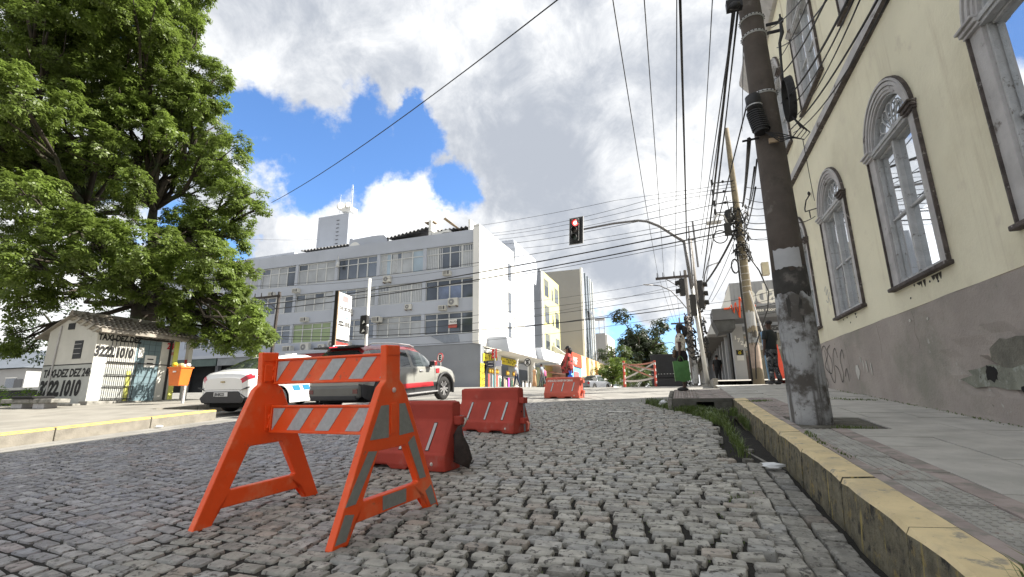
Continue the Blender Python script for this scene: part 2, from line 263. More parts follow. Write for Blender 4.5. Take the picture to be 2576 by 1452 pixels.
tones = [(1, 1, 1), (.9, .91, .91), (1.1, 1.09, 1.05), (.82, .81, .79), (1.0, 1.0, .97), (.95, .97, 1.0), (1.15, 1.14, 1.11), (1.02, .93, .87), (1.04, 1.03, 1.0)]
stones = []
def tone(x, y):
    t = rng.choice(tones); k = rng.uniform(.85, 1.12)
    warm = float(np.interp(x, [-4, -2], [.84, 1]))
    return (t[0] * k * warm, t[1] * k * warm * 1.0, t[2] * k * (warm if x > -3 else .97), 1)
row = 0; yy = -1.6
while yy < 13.0:
    pitch = rng.uniform(.093, .105)
    x = -9.25 + rng.uniform(0, .15)
    while x < .36:
        lx = rng.uniform(.14, .215); xc = x + lx / 2
        loose = max(0, min(1, (xc + 2.2) / 2.2))          # the right side is worn, with wide joints
        gap = rng.uniform(.013, .024) + loose * rng.choice([0, .004, .008, .02, .03]) * rng.random()
        warpy = .13 * max(0, -3 - xc) + .05 * math.sin(xc * .9 + row * .02) + .02 * math.sin(xc * 3 + row * .7)
        yc = yy + pitch / 2 + warpy
        if .7 < yc < 12.0 and xc < float(np.interp(yc, [8.3, 9.3, 10.2, 11.1, 12.1], [.36, .1, -.28, -.7, -.95])) and not (rng.random() < .010 * loose ** 2):
            tl = .016 + .024 * loose
            sunk = -.012 * max(0, (xc - .1) / .3)
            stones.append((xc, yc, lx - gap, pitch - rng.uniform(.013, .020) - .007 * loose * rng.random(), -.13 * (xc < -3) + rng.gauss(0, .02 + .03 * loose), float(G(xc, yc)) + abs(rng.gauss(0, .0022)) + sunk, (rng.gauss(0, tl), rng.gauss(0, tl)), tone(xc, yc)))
        x += lx + .004
    yy += pitch; row += 1
for k, xc0 in enumerate((.44, .585, .74)):               # gutter courses laid along the kerb
    y = .8 + rng.random() * .1
    while y < 5.15 + .12 * k:
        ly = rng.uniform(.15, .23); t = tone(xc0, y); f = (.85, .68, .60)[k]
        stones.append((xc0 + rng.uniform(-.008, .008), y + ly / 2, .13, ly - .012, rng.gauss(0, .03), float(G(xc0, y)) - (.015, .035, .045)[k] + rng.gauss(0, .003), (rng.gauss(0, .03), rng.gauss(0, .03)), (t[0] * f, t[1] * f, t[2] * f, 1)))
        y += ly
stones.sort(key=lambda s: (s[0] * .9 + 0) ** 2 * .6 + s[1] ** 2 if s[1] > 1.4 else 1e6)
def stone_mesh(lst, name):
    V = []; F = []; C = []
    for (x, y, lx, ly, a, z, tl, t) in lst:
        vs, fs = sett(x, y, lx, ly, a, z, tl); o = len(V); V += vs; F += [tuple(i + o for i in f) for f in fs]; C += [t] * len(vs)
    me = bpy.data.meshes.new(name); me.from_pydata(V, [], F); me.materials.append(stone)
    at = me.color_attributes.new('tint', 'FLOAT_COLOR', 'POINT'); at.data.foreach_set('color', np.array(C, 'f').ravel())
    me.polygons.foreach_set('use_smooth', [(i % 32) < 16 for i in range(len(me.polygons))]); return me
for s in stones[:300]: part('cobblestone', stone_mesh([s], 'cobblestone'), None, street)
part('cobblestones', stone_mesh(stones[300:], 'cobblestones'), None, street, kind='stuff')

# ---- right pavement: kerb, slabs, tactile tiles
slabm = mat('concrete_slab', (.46, .445, .41), .85, .14, 3, .3, 60, spots=[((.24, .23, .20), 2.2, .62, .8), ((.36, .34, .30), 30, .62, .7)])
redtile = mat('red_tactile_tile', (.35, .295, .275), .85, .18, 5, .25, 70, spots=[((.24, .225, .20), 6, .45, .62)])
yel = mat('kerb_yellow_paint', (.70, .57, .33), .8, .14, 3, .35, 50, spots=[((.56, .47, .30), 2.5, .50, .68), ((.36, .32, .25), 7, .56, .66), ((.22, .20, .17), 40, .64, .72)])
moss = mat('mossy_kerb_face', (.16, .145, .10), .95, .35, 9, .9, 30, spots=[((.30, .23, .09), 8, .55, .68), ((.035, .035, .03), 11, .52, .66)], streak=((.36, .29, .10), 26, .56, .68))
grout = mat('pavement_bed', (.075, .07, .06), .95, .2, 5)
conc = mat('raw_concrete', (.26, .25, .225), .9, .25, 5, .5, 40, spots=[((.09, .085, .07), 3, .5, .7)])
xs = [.9, 1.5, 2.3, 3.1]
pav = sheet('right_pavement', xs, [0, 2, 4, 6, 8, 10, 12, 13, 14, 15.4], lambda x, y: P(x, y) - .012, grout)
tag(pav, kind='structure')
far = sheet('far_right_pavement', [1.2, 2, 4, 8, 14], [18.6, 20, 22, 26, 34, 60], lambda x, y: P(x, y), mat('far_pavement', (.33, .31, .28), .9, .12, 2)); far['kind'] = 'structure'
mb = MB()
for (y0, y1) in ((18.6, 60),): mb.box(1.05, 1.2, y0, y1, -.3, .62)
part('kerb_stone', mb, conc, far, label='low concrete kerb edge')
corner = sheet('corner_pavement', [-.22, .2, .9], [10.05, 11, 12, 12.9], lambda x, y: P(x, y) - .012, grout); corner['kind'] = 'structure'
mb = MB(); mb.box(-.22, .78, 10.04, 10.16, -.60, P(0, 10) - .014)
mb = MB()
zt = P(0, 10.05) - .002
# kerb face of the corner, with the storm drain mouth left open
for (x0, x1, z0, z1) in ((-.22, .0, -.45, zt), (.0, .86, zt - .07, zt), (.0, .22, -.6, zt - .07), (.54, .86, -.6, zt - .07), (.22, .54, -.7, -.50)): mb.box(x0, x1, 9.98, 10.12, z0, z1 - .001)
part('drain_kerb', mb, mat('shaded_drain_concrete', (.10, .098, .085), .9, .25, 6, .5, 40), corner, bevel=.006, label='concrete kerb face with an open storm drain mouth')  # concrete colour darkened to stand for the shadow on this face
mb = MB(); mb.box(.18, .58, 10.3, 10.34, -.7, -.12); mb.box(.18, .219, 10.121, 10.3, -.7, -.12)
part('drain_chamber', mb, mat('dark_void', (.012, .012, .012), 1, 0), corner)
mb = MB(); mb.box(-.30, -.225, 10.1, 12.9, -.5, P(0, 10) - .03); mb.xf(Matrix.Shear('XZ', 4, (0, 0)) if 0 else Matrix.Identity(4))
for k in range(6):
    y0 = 10.1 + k * .45
    m2 = MB(); m2.box(-.31, -.226, y0 + .006, y0 + .444, -.5, P(0, y0) + .0)
    part('kerb_stone', m2, conc, corner, bevel=.012)
def tiles(parent, x0, x1, y0, y1, nx, ny, m, name, zoff=.0, ridges=0, gap=.006, skip=0.):
    w = (x1 - x0) / nx; d = (y1 - y0) / ny
    for j in range(ny):
        for i in range(nx):
            if rng.random() < skip: continue
            a, c = x0 + i * w + gap / 2, y0 + j * d + gap / 2; a2, c2 = a + w - gap, c + d - gap
            q = MB(); h = rng.gauss(0, .0025) + zoff; tz = rng.gauss(0, .006)
            zf = lambda x, y: P(x, y) + h + tz * (x - a)
            def slab(xa, xb, ya, yb, t0, t1):
                q.add([(xa, ya, zf(xa, ya) + t0), (xb, ya, zf(xb, ya) + t0), (xb, yb, zf(xb, yb) + t0), (xa, yb, zf(xa, yb) + t0),
                       (xa, ya, zf(xa, ya) + t1), (xb, ya, zf(xb, ya) + t1), (xb, yb, zf(xb, yb) + t1), (xa, yb, zf(xa, yb) + t1)],
                      [(4, 5, 6, 7), (0, 1, 5, 4), (1, 2, 6, 5), (2, 3, 7, 6), (3, 0, 4, 7)])
            slab(a, a2, c, c2, -.03, 0)
            if ridges > 0:
                for r in range(ridges):
                    u = a + (a2 - a) * (r + .5) / ridges; slab(u - .012, u + .012, c + .008, c2 - .008, -.001, .005)
            if ridges < 0:
                for r in range(-ridges):
                    for s2 in range(-ridges):
                        u = a + (a2 - a) * (r + .5) / -ridges; vv = c + (c2 - c) * (s2 + .5) / -ridges; slab(u - .011, u + .011, vv - .011, vv + .011, -.001, .005)
            part(name, q, m, parent)
greytile = mat('grey_tactile_tile', (.37, .36, .33), .85, .16, 6, .25, 70, spots=[((.30, .23, .205), 5, .55, .7)])
tiles(pav, 1.08, 1.16, 1.9, 10.0, 1, 17, redtile, 'border_tile')
tiles(pav, 1.16, 1.41, 1.9, 3.4, 1, 6, greytile, 'tactile_tile', 0, -5)
tiles(pav, 1.16, 1.41, 3.4, 5.9, 1, 10, greytile, 'tactile_tile', 0, 4)
tiles(pav, 1.16, 1.41, 7.0, 10.0, 1, 12, redtile, 'tactile_tile', 0, 4)
tiles(pav, 1.41, 1.55, 1.9, 5.9, 1, 8, redtile, 'border_tile')
tiles(pav, 1.41, 1.55, 7.0, 10.0, 1, 6, redtile, 'border_tile')
tiles(pav, 1.55, 3.1, 1.9, 5.9, 3, 8, slabm, 'paving_slab', skip=.0)
tiles(pav, 1.95, 3.1, 5.9, 6.9, 2, 2, slabm, 'paving_slab')
tiles(pav, 1.55, 3.1, 6.9, 15.2, 3, 16, slabm, 'paving_slab')
tiles(pav, .9, 1.55, 10.0, 15.2, 1, 10, slabm, 'paving_slab')
tiles(corner, .28, .9, 10.0, 10.75, 2, 3, redtile, 'tactile_tile', .002, 4)
tiles(corner, -.2, .28, 10.14, 12.8, 2, 9, redtile, 'tactile_tile', .0, -4)
tiles(corner, .28, .9, 10.75, 12.8, 2, 6, redtile, 'paving_slab')
# kerb stones, painted on top
y = 1.15
for L_ in (.62, .98, .92, 1.02, .95, .9, 1.0, .96, .9, .78):
    y1 = min(y + L_, 9.98); q = MB(); j = [rng.uniform(-.006, .006) for _ in range(4)]; zt2 = rng.uniform(-.004, .006)
    n = 6; xo = [rng.uniform(-.007, .007) for _ in range(n + 1)]; vs = []
    broken = (y < 1.2)
    for i in range(n + 1):
        yi = y + .006 + (y1 - y - .012) * i / n; z = P(0, yi) + zt2
        e = -.015 if i in (0, n) else 0
        dz2 = -.09 if (broken and i > 3) else 0
        vs += [(.86 + xo[i] * 1.5, yi, z - .36), (.872 + xo[i], yi, z - .16), (.882 + xo[i] * .7, yi, z - .02 + e + dz2), (.897 + xo[i] * .5, yi, z + .002 + e * .5 + dz2), (1.075 + j[0], yi, z + .004 + dz2), (1.078, yi, z - .05 + dz2)]
    fs = []; mi = []
    for i in range(n):
        for k in range(5):
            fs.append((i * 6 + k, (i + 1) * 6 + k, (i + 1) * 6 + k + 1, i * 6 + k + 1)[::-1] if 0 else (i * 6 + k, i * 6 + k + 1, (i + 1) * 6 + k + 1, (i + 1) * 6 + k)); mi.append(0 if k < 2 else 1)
    fs += [tuple(range(6))[::-1], tuple(range(n * 6, n * 6 + 6))]; mi += [0, 0]
    q.v = vs; q.f = fs; q.mi = mi
    part('kerb_stone', q, [moss, yel], pav, recalc=True)
    y = y1
# patch of dirt round the pole, broken concrete in the gutter
q = MB(); q.add([(1.1, 5.95, P(0, 5.95) - .008), (1.9, 5.9, P(0, 5.9) - .008), (1.95, 6.9, P(0, 6.9) - .008), (1.1, 6.95, P(0, 6.95) - .008)], [(0, 1, 2, 3)])
part('dirt_patch', q, mat('dirt', (.10, .095, .075), .95, .3, 8, .6, 50, spots=[((.2, .19, .17), 5, .5, .7)]), pav)
q = MB(); zz = lambda x, y: float(G(x, y)) - .10 - .17 * float(np.clip((y - 7.5) / 1.5, 0, 1))
pts = [(.52, 5.35), (.85, 5.3), (.87, 7), (.87, 9.97), (.0, 9.97), (.1, 9.4), (.45, 8.2), (.5, 7)]
q.add([(a, c, zz(a, c) + rng.uniform(-.01, .01)) for a, c in pts], [tuple(range(len(pts)))])
gut = part('gutter', q, conc); gut['kind'] = 'structure'
for (a, c, s, od) in ((.62, 5.42, .09, 'largest'), (.74, 5.6, .07, 'second largest'), (.58, 5.7, .06, 'left one'), (.78, 5.35, .06, 'nearest one'), (.66, 6.3, .05, 'farthest')):
    q = MB(); q.prism([(a + s * math.cos(t) * rng.uniform(.7, 1.2), c + s * math.sin(t) * rng.uniform(.7, 1.2)) for t in np.linspace(0, 6.28, 7)[:-1]], zz(a, c) - .02, zz(a, c) + rng.uniform(.02, .06), 'z')
    tag(part('concrete_chunk', q, conc, bevel=.008, recalc=True), 'broken grey concrete chunk in the gutter by the kerb, ' + od + ' of five', 'rubble', 'concrete chunks in the gutter')
# ---- left pavement with its kerb and parking bay
lp = mat('left_pavement_concrete', (.25, .235, .205), .9, .16, 1.5, .3, 50, spots=[((.22, .2, .17), 1.2, .55, .75)])
def LZ(x, y): return float(G(-10.2, min(y, 8.3))) + .20 + .055 * max(0, min(y, 12) - 8.3) * (1 if x < -12 else 0) + .012 * (-10.2 - x)
lpav = sheet('left_pavement', [-26, -20, -17, -14, -12.35, -10.32], [-4, 0, 2, 4, 6, 7.2, 8.25], lambda x, y: LZ(x, y), lp); lpav['kind'] = 'structure'
lpav2 = sheet('left_pavement_rear', [-26, -20, -17, -14, -12.45], [8.25, 9, 10, 12, 14], lambda x, y: LZ(x, y), lp); lpav2['kind'] = 'structure'
lk = mat('left_kerb_stone', (.22, .20, .165), .85, .18, 5, .5, 50, spots=[((.18, .16, .12), 4, .58, .72)])
yel2 = mat('fresh_yellow_line', (.72, .50, .08), .7, .1, 8)
y = -3.0
def kerbl(x0, x1, y0, y1, zt, z2, line=True):
    q = MB(); q.cur = 0
    q.add([(x0, y0, zt - .5), (x1, y0, zt - .5), (x1, y1, z2 - .5), (x0, y1, z2 - .5), (x0, y0, zt), (x1, y0, zt), (x1, y1, z2), (x0, y1, z2)], [(0, 3, 2, 1), (4, 5, 6, 7), (0, 1, 5, 4), (1, 2, 6, 5), (2, 3, 7, 6), (3, 0, 4, 7)])
    o = part('kerb_stone', q, lk, lpav, bevel=.012)
    if line:
        w = MB(); w.add([(x0 + .012, y0 + .012, zt + .003), (x1 - .01, y0 + .012, zt + .003), (x1 - .01, y1 - .012, z2 + .003), (x0 + .012, y1 - .012, z2 + .003), (x1 + .004, y0 + .012, zt - .03), (x1 + .004, y1 - .012, z2 - .03)], [(0, 1, 2, 3), (1, 4, 5, 2)])
        part('painted_line', w, yel2, o)
while y < 8.2:
    y1 = min(y + rng.uniform(1.5, 1.9), 8.25); kerbl(-10.33, -10.18, y + .006, y1 - .006, LZ(-10.3, y) + .004, LZ(-10.3, y1) + .004); y = y1
x = -10.33
while x > -12.2:
    x1 = max(x - 1.05, -12.45); kerbl(x1 + .006, x - .006, 8.18, 8.33, LZ(-10.4, 8.25) + .004, LZ(-10.4, 8.25) + .004, False); x = x1 - .0
y = 8.34
while y < 13.9:
    y1 = min(y + 1.1, 14); kerbl(-12.5, -12.36, y + .006, y1 - .006, LZ(-12.5, y) + .004, LZ(-12.5, y1) + .004, False); y = y1

# ================================================================ CREAM BUILDING (right)
cream = mat('cream_render', (.82, .78, .60), .9, .06, .7, .25, 25, spots=[((.66, .61, .45), .55, .50, .78), ((.73, .68, .53), 2.5, .57, .72)], streak=((.47, .39, .27), 2.2, .56, .84))
plinthm = mat('grey_mauve_render', (.37, .33, .30), .92, .12, 1.1, .55, 30, spots=[((.27, .26, .22), .9, .48, .68), ((.45, .44, .41), 3.7, .66, .69), ((.14, .125, .11), 3.6, .67, .72)])
trim = mat('old_grey_trim', (.50, .49, .49), .85, .12, 4, .3, 50, spots=[((.17, .15, .14), 3.5, .58, .68)])
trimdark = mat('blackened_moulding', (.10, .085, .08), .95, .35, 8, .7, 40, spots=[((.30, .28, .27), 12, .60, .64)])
peel = mat('peeling_window_paint', (.50, .51, .52), .8, .12, 6, .5, 50, spots=[((.20, .185, .17), 15, .58, .68)])
glass = mat('window_glass', (.80, .83, .86), .02, .1, .5, metal=.9)
XW = 3.1; Y1 = 15.3; YN = -3.0; ZT = 10.8
cb = thing('cream_building', 'old cream rendered building with grey base and arched windows beside the pavement', 'building', (XW, 6, 0))
wins = [(4.67, 0), (7.52, 0), (10.35, 0), (13.13, 0), (4.67, 1), (7.45, 1), (10.3, 1), (13.1, 1), (1.85, 0), (1.85, 1)]
def arch_pts(yc, hw, zs, n=16): return [(yc + hw * math.cos(math.pi * i / n), zs + hw * math.sin(math.pi * i / n)) for i in range(n + 1)]
# wall face with real openings: grid of quads plus arch fillers
def wall_openings(mb, z0, z1, lst, hw, zsill, zspring):
    ys = YN
    for yc in sorted(lst):
        mb.add([(XW, ys, z0), (XW, yc - hw, z0), (XW, yc - hw, z1), (XW, ys, z1)], [(0, 3, 2, 1)])
        mb.add([(XW, yc - hw, z0), (XW, yc + hw, z0), (XW, yc + hw, zsill), (XW, yc - hw, zsill)], [(0, 3, 2, 1)])
        ap = arch_pts(yc, hw, zspring)
        for i in range(16):
            (a, za), (c, zc) = ap[i], ap[i + 1]
            mb.add([(XW, a, za), (XW, c, zc), (XW, c, z1), (XW, a, z1)], [(0, 1, 2, 3)])
            mb.add([(XW, a, za), (XW, c, zc), (XW + .24, c, zc), (XW + .24, a, za)], [(0, 3, 2, 1)]); mb.mi[-1] = 1
        for s in (-1, 1): mb.add([(XW, yc + s * hw, zsill), (XW, yc + s * hw, zspring), (XW + .24, yc + s * hw, zspring), (XW + .24, yc + s * hw, zsill)], [(0, 1, 2, 3)]); mb.mi[-1] = 1
        mb.add([(XW, yc - hw, zsill), (XW, yc + hw, zsill), (XW + .24, yc + hw, zsill), (XW + .24, yc - hw, zsill)], [(0, 1, 2, 3)]); mb.mi[-1] = 1
        ys = yc + hw
    mb.add([(XW, ys, z0), (XW, Y1, z0), (XW, Y1, z1), (XW, ys, z1)], [(0, 3, 2, 1)])
lowY = [y for y, l in wins if l == 0]; upY = [y for y, l in wins if l == 1]
HW = .60
mb = MB(); wall_openings(mb, 1.15, 5.24, lowY, HW, 1.53, 3.60); wall_openings(mb, 5.24, ZT - .5, upY, HW, 6.18, 8.2)
mb.add([(XW, Y1, -1.5), (9, Y1, -1.5), (9, Y1, ZT - .5), (XW, Y1, ZT - .5)], [(0, 3, 2, 1)])
mb.add([(XW + .3, YN, -2), (12, YN, -2), (12, YN, ZT - .5), (XW + .3, YN, ZT - .5)], [(0, 1, 2, 3)])
part('wall', mb, [cream, trim], cb, world=True)
q = MB(); q.box(XW + .26, 9, YN, Y1 - .01, ZT - .5, ZT); part('roof', q, trim, cb, world=True)
q = MB(); q.box(XW + .26, XW + .3, YN, Y1 - .02, 1.2, ZT - .5); part('interior_dark', q, mat('dark_room', (.03, .03, .032), .9, 0), cb, world=True)
# grey base: displaced sheet, proud of the wall, with a real patch of fallen render
q = MB(); ny, nz = 120, 14; prng = random.Random(3)
vs = []
for i in range(ny + 1):
    y = YN + (Y1 + .02 - YN) * i / ny; zb = P(0, max(y, -3)) - .06
    for j in range(nz + 1):
        z = zb + (1.15 + .008 * math.sin(y * 3) - zb) * j / nz
        d = .018 + .004 * math.sin(y * 7 + z * 5) * math.sin(z * 9)
        pa = ((y - 6.35) / .85) ** 2 + ((z - .33) / .30) ** 2 + .35 * math.sin(y * 9) * math.sin(z * 11)
        if pa < 1: d -= .020
        if ((y - 6.42) / .12) ** 2 + ((z - .20) / .10) ** 2 < 1.1: d -= .08
        if ((y - 5.95) / .09) ** 2 + ((z - .02) / .04) ** 2 < 1.1: d -= .06
        if j == 0: d += .012
        vs.append((XW - d, y, z))
fs = [(i * (nz + 1) + j, i * (nz + 1) + j + 1, (i + 1) * (nz + 1) + j + 1, (i + 1) * (nz + 1) + j) for i in range(ny) for j in range(nz)]
q.add(vs, fs)
for y in (Y1 + .02,): q.add([(XW - .018, y, -.2), (9, y, -.2), (9, y, 1.15), (XW - .018, y, 1.15)], [(0, 3, 2, 1)])
q.add([(XW - .02, YN, 1.15), (XW + .01, YN, 1.15), (XW + .01, Y1, 1.15), (XW - .02, Y1, 1.15)], [(0, 1, 2, 3)])
part('plinth', q, plinthm, cb, world=True)
patchm = mat('bare_plaster', (.235, .245, .20), .95, .2, 6, .8, 30, spots=[((.33, .35, .31), 9, .52, .62), ((.12, .11, .09), 14, .6, .66)])
def blob(y, z, ry, rz, n=18, seed=0):
    r0 = random.Random(seed); return [(y + ry * math.cos(t) * (1 + r0.uniform(-.22, .22)), z + rz * math.sin(t) * (1 + r0.uniform(-.25, .25))) for t in np.linspace(0, 2 * math.pi, n, endpoint=False)]
for (y, z, ry, rz, m_, sd) in ((6.30, .16, .62, .13, patchm, 2), (5.98, .40, .42, .14, mat('wet_plaster', (.17, .165, .135), .9, .25, 6, .6, 40), 3), (6.42, .20, .10, .09, MATS['dark_void'], 4), (5.93, .03, .07, .035, MATS['dark_void'], 5)):
    q = MB(); q.prism(blob(y, z, ry, rz, 18, sd), XW - .0255 - .001 * sd, XW - .019, 'x'); part('damaged_patch', q, m_, cb, world=True, recalc=True)
# moulded string course
def profile_run(mb, prof, y0, y1): mb.prism([(XW - a, z) for a, z in prof], y0, y1, 'y')
q = MB(); profile_run(q, [(-.02, 5.25), (.03, 5.25), (.05, 5.30), (.05, 5.46), (.03, 5.50), (-.02, 5.50)], YN, Y1 + .05)
part('string_course', q, trim, cb, world=True, recalc=True)
q = MB(); profile_run(q, [(-.02, 5.20), (.05, 5.215), (.085, 5.24), (.06, 5.262), (-.02, 5.262)], YN, Y1 + .06)
part('dark_moulding', q, trimdark, cb, world=True, recalc=True)
q = MB(); profile_run(q, [(-.02, 9.75), (.1, 9.75), (.3, 10.0), (.42, 10.2), (.42, 10.32), (-.02, 10.32)], YN, Y1 + .4)
q.box(XW - .1, XW + .25, YN, Y1 + .1, 10.322, ZT)
part('cornice', q, trim, cb, world=True, recalc=True)
def frame_band(q, yc, hw, w, zsill, zspring, xf, xb, n=20):      # inverted U band of width w, from x=xf (front) to xb
    inner = [(yc - hw, zsill)] + arch_pts(yc, hw, zspring, n)[::-1] + [(yc + hw, zsill)]
    outer = [(yc - hw - w, zsill)] + arch_pts(yc, hw + w, zspring, n)[::-1] + [(yc + hw + w, zsill)]
    k = len(inner); vs = [(xf, *p) for p in inner] + [(xf, *p) for p in outer] + [(xb, *p) for p in inner] + [(xb, *p) for p in outer]
    for i in range(k - 1):
        a, c = i, i + 1
        q.f += []
    o = len(q.v); q.v += vs
    for i in range(k - 1):
        for f in ((i, i + 1, k + i + 1, k + i), (k + i, k + i + 1, 3 * k + i + 1, 3 * k + i), (i, 2 * k + i, 2 * k + i + 1, i + 1)): q.f.append(tuple(o + t for t in f)); q.mi.append(q.cur)
def arched_window(yc, lvl):
    z0, zs = (1.53, 3.60) if lvl == 0 else (6.18, 8.2)
    root = MB(); frame_band(root, yc, HW - .001, .19, z0, zs, XW - .018, XW); w = part('window', root, trim, cb, world=True, recalc=True)
    q = MB()
    for (h, wd, xo) in ((HW + .04, .04, .034), (HW + .095, .05, .050), (HW + .16, .03, .064)): frame_band(q, yc, h, wd, zs - .01, zs, XW - xo, XW)
    frame_band(q, yc, HW + .055, .15, z0, zs - .001, XW - .046, XW, 2) if 0 else None
    part('moulded_surround', q, trim, w, world=True, recalc=True)
    q = MB(); frame_band(q, yc, HW + .19, .022, z0, zs, XW - .045, XW - .001); part('dark_outer_edge', q, trimdark, w, world=True, recalc=True)
    for s in (-1, 1):                            # imposts
        q = MB()
        for (a, zz, h) in ((.055, zs - .055, .035), (.080, zs - .018, .045), (.105, zs + .029, .030)):
            c0, c1 = sorted((yc + s * (HW - .04), yc + s * (HW + .20 + a * .55))); q.box(XW - a, XW + .10, c0, c1, zz, zz + h)
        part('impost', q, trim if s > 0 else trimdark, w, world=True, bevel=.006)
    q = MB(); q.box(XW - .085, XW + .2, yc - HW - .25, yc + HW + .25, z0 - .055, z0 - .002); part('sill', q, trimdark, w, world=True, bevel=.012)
    xg = XW + .075
    # wooden frame: outer, transom, two casements with one bar each
    q = MB(); frame_band(q, yc, HW - .032, .031, z0, zs, xg - .06, xg + .05)
    q.box(xg - .11, xg + .06, yc - HW + .002, yc + HW - .002, zs - .07, zs + .05); q.box(xg - .13, xg - .11, yc - HW + .004, yc + HW - .004, zs - .03, zs + .02)
    q.box(xg - .055, xg + .04, yc - HW + .05, yc + HW - .05, z0 + .001, z0 + .075)
    part('frame', q, peel, w, world=True, bevel=.005, recalc=True)
    q = MB()
    q.box(xg - .07, xg + .03, yc - .036, yc - .003, z0 + .076, zs - .071); q.box(xg - .066, xg + .03, yc + .003, yc + .036, z0 + .076, zs - .071)
    for (a, c) in ((yc - HW + .055, yc - .037), (yc + .037, yc + HW - .055)):
        q.box(xg - .035, xg + .02, a, a + .026, z0 + .077, zs - .072); q.box(xg - .032, xg + .02, a + .027, c, zs - .10, zs - .0725); q.box(xg - .03, xg + .015, a + .027, c, z0 + .95, z0 + .985)
    part('casement', q, peel, w, world=True, bevel=.004)
    q = MB(); n = 7                              # fanlight: scalloped glazing bars
    for i in range(1, n):
        t = math.pi * i / n; q.cyl((xg - .02, yc + .10 * math.cos(t), zs + .10 * math.sin(t) + .05), (xg - .02, yc + .38 * math.cos(t), zs + .38 * math.sin(t) + .05), .011, n=5)
    q.ring([(xg - .02, yc + .11 * math.cos(t), zs + .05 + .11 * math.sin(t)) for t in np.linspace(0, math.pi, 10)], .013, 5)
    for i in range(n):
        t0, t1 = math.pi * i / n, math.pi * (i + 1) / n; tm = (t0 + t1) / 2; wd = .085
        c = Vector((0, math.cos(tm), math.sin(tm))); side = Vector((0, -math.sin(tm), math.cos(tm)))
        q.ring([Vector((xg - .02, yc, zs + .05)) + c * (.38 + .075 * math.sin(u)) + side * wd * -math.cos(u) for u in np.linspace(0, math.pi, 7)], .010, 5)
    part('fanlight_bars', q, peel, w, world=True)
    q = MB(); q.add([(xg, y_, z_) for y_, z_ in [(yc - HW + .05, z0 + .05)] + arch_pts(yc, HW - .05, zs)[::-1] + [(yc + HW - .05, z0 + .05)]], [tuple(range(19))])
    part('pane', q, glass, w, world=True)
for y, l in wins: arched_window(y, l)
# streaks under the sills, holes, graffiti, cable bracket
dark = mat('black_stain', (.055, .05, .04), .95, .3, 10)
for (yc, n, sd) in ((7.35, 9, 1), (10.4, 3, 2)):
    r1 = random.Random(sd)
    for k in range(n):
        y = yc + r1.uniform(-.35, .45); L_ = r1.uniform(.03, .10) if n > 5 else r1.uniform(.02, .05); wd = r1.uniform(.02, .06)
        q = MB(); q.prism([(y - wd, 1.457), (y + wd, 1.457), (y + wd * .6, 1.457 - L_ * .6), (y + wd * .1, 1.457 - L_), (y - wd * .5, 1.457 - L_ * .7)], XW - .0022 - k * .0003, XW - .001, 'x'); part('mildew_stain', q, dark, cb, world=True, recalc=True)
for (y, z) in ((7.9, 1.30), (7.3, 1.40), (10.1, 1.38), (10.45, 1.33), (7.1, 1.36)):
    q = MB(); q.prism(blob(y, z, .022, .016, 8, int(y * 10)), XW - .0028, XW - .001, 'x'); part('plaster_hole', q, MATS['dark_void'], cb, world=True, recalc=True)
spray = mat('spray_paint', (.07, .065, .06), .8, .1)
def scrawl(pts, m, r, x):
    q = MB(); path = []
    P_ = [Vector((0, *p)) for p in pts]
    for i in range(len(P_) - 1):
        p0, p1, p2, p3 = P_[max(i - 1, 0)], P_[i], P_[i + 1], P_[min(i + 2, len(P_) - 1)]
        for t in np.linspace(0, 1, 6)[:-1]: path.append(.5 * ((2 * p1) + (p2 - p0) * t + (2 * p0 - 5 * p1 + 4 * p2 - p3) * t * t + (3 * p1 - p0 - 3 * p2 + p3) * t ** 3))
    path.append(P_[-1])
    vs = []
    for i, p in enumerate(path):
        t = (path[min(i + 1, len(path) - 1)] - path[max(i - 1, 0)]).normalized(); nrm = Vector((0, -t.z, t.y)) * r
        vs += [(x, p.y + nrm.y, p.z + nrm.z), (x, p.y - nrm.y, p.z - nrm.z)]
    q.add(vs, [(2 * i, 2 * i + 1, 2 * i + 3, 2 * i + 2) for i in range(len(path) - 1)]); return q
gx = XW - .026
for k, pts in enumerate(([(12.75, .75), (12.55, 1.02), (12.3, 1.06), (12.2, .85), (12.5, .62), (12.1, .45), (11.95, .7), (12.15, .95), (11.9, 1.05)],
            [(12.35, .98), (12.25, .55), (12.0, .25), (11.85, .45), (11.8, .8), (11.6, .95), (11.5, .75)],
            [(11.75, .60), (11.55, .50), (11.45, .25), (11.3, .40), (11.35, .70), (11.15, .88), (11.1, .7)],
            [(12.6, .40), (12.45, .25), (12.6, .15)], [(11.2, .35), (11.05, .5), (11.0, .25)])):
    part('graffiti', scrawl(pts, spray, .011, gx - k * .0006), spray, cb, world=True, label='dark scrawled tag on the grey base' if k == 0 else None)
faint = mat('faded_spray', (.42, .43, .42), .8, .1)
part('graffiti', scrawl([(11.75, 2.2), (11.6, 2.28), (11.65, 2.1), (11.5, 2.2), (11.55, 2.0), (11.4, 2.12)], faint, .010, XW - .003), faint, cb, world=True)
part('graffiti', scrawl([(11.7, 2.0), (11.6, 1.93), (11.5, 2.0), (11.45, 1.85)], faint, .010, XW - .004), faint, cb, world=True)
whitep = mat('flaked_white_paint', (.55, .54, .5), .9, .1)
for k, (y, z, ry, rz) in enumerate(((10.45, .42, .10, .13), (10.1, .50, .02, .10), (9.95, .48, .03, .09), (9.75, .42, .02, .10), (10.2, .62, .02, .05), (8.0, 1.0, .03, .02), (7.5, .95, .02, .02))):
    q = MB(); q.prism(blob(y, z, ry, rz, 12, k + 9), XW - .0265 - k * .0003, XW - .024, 'x'); part('paint_flake', q, whitep, cb, world=True, recalc=True)
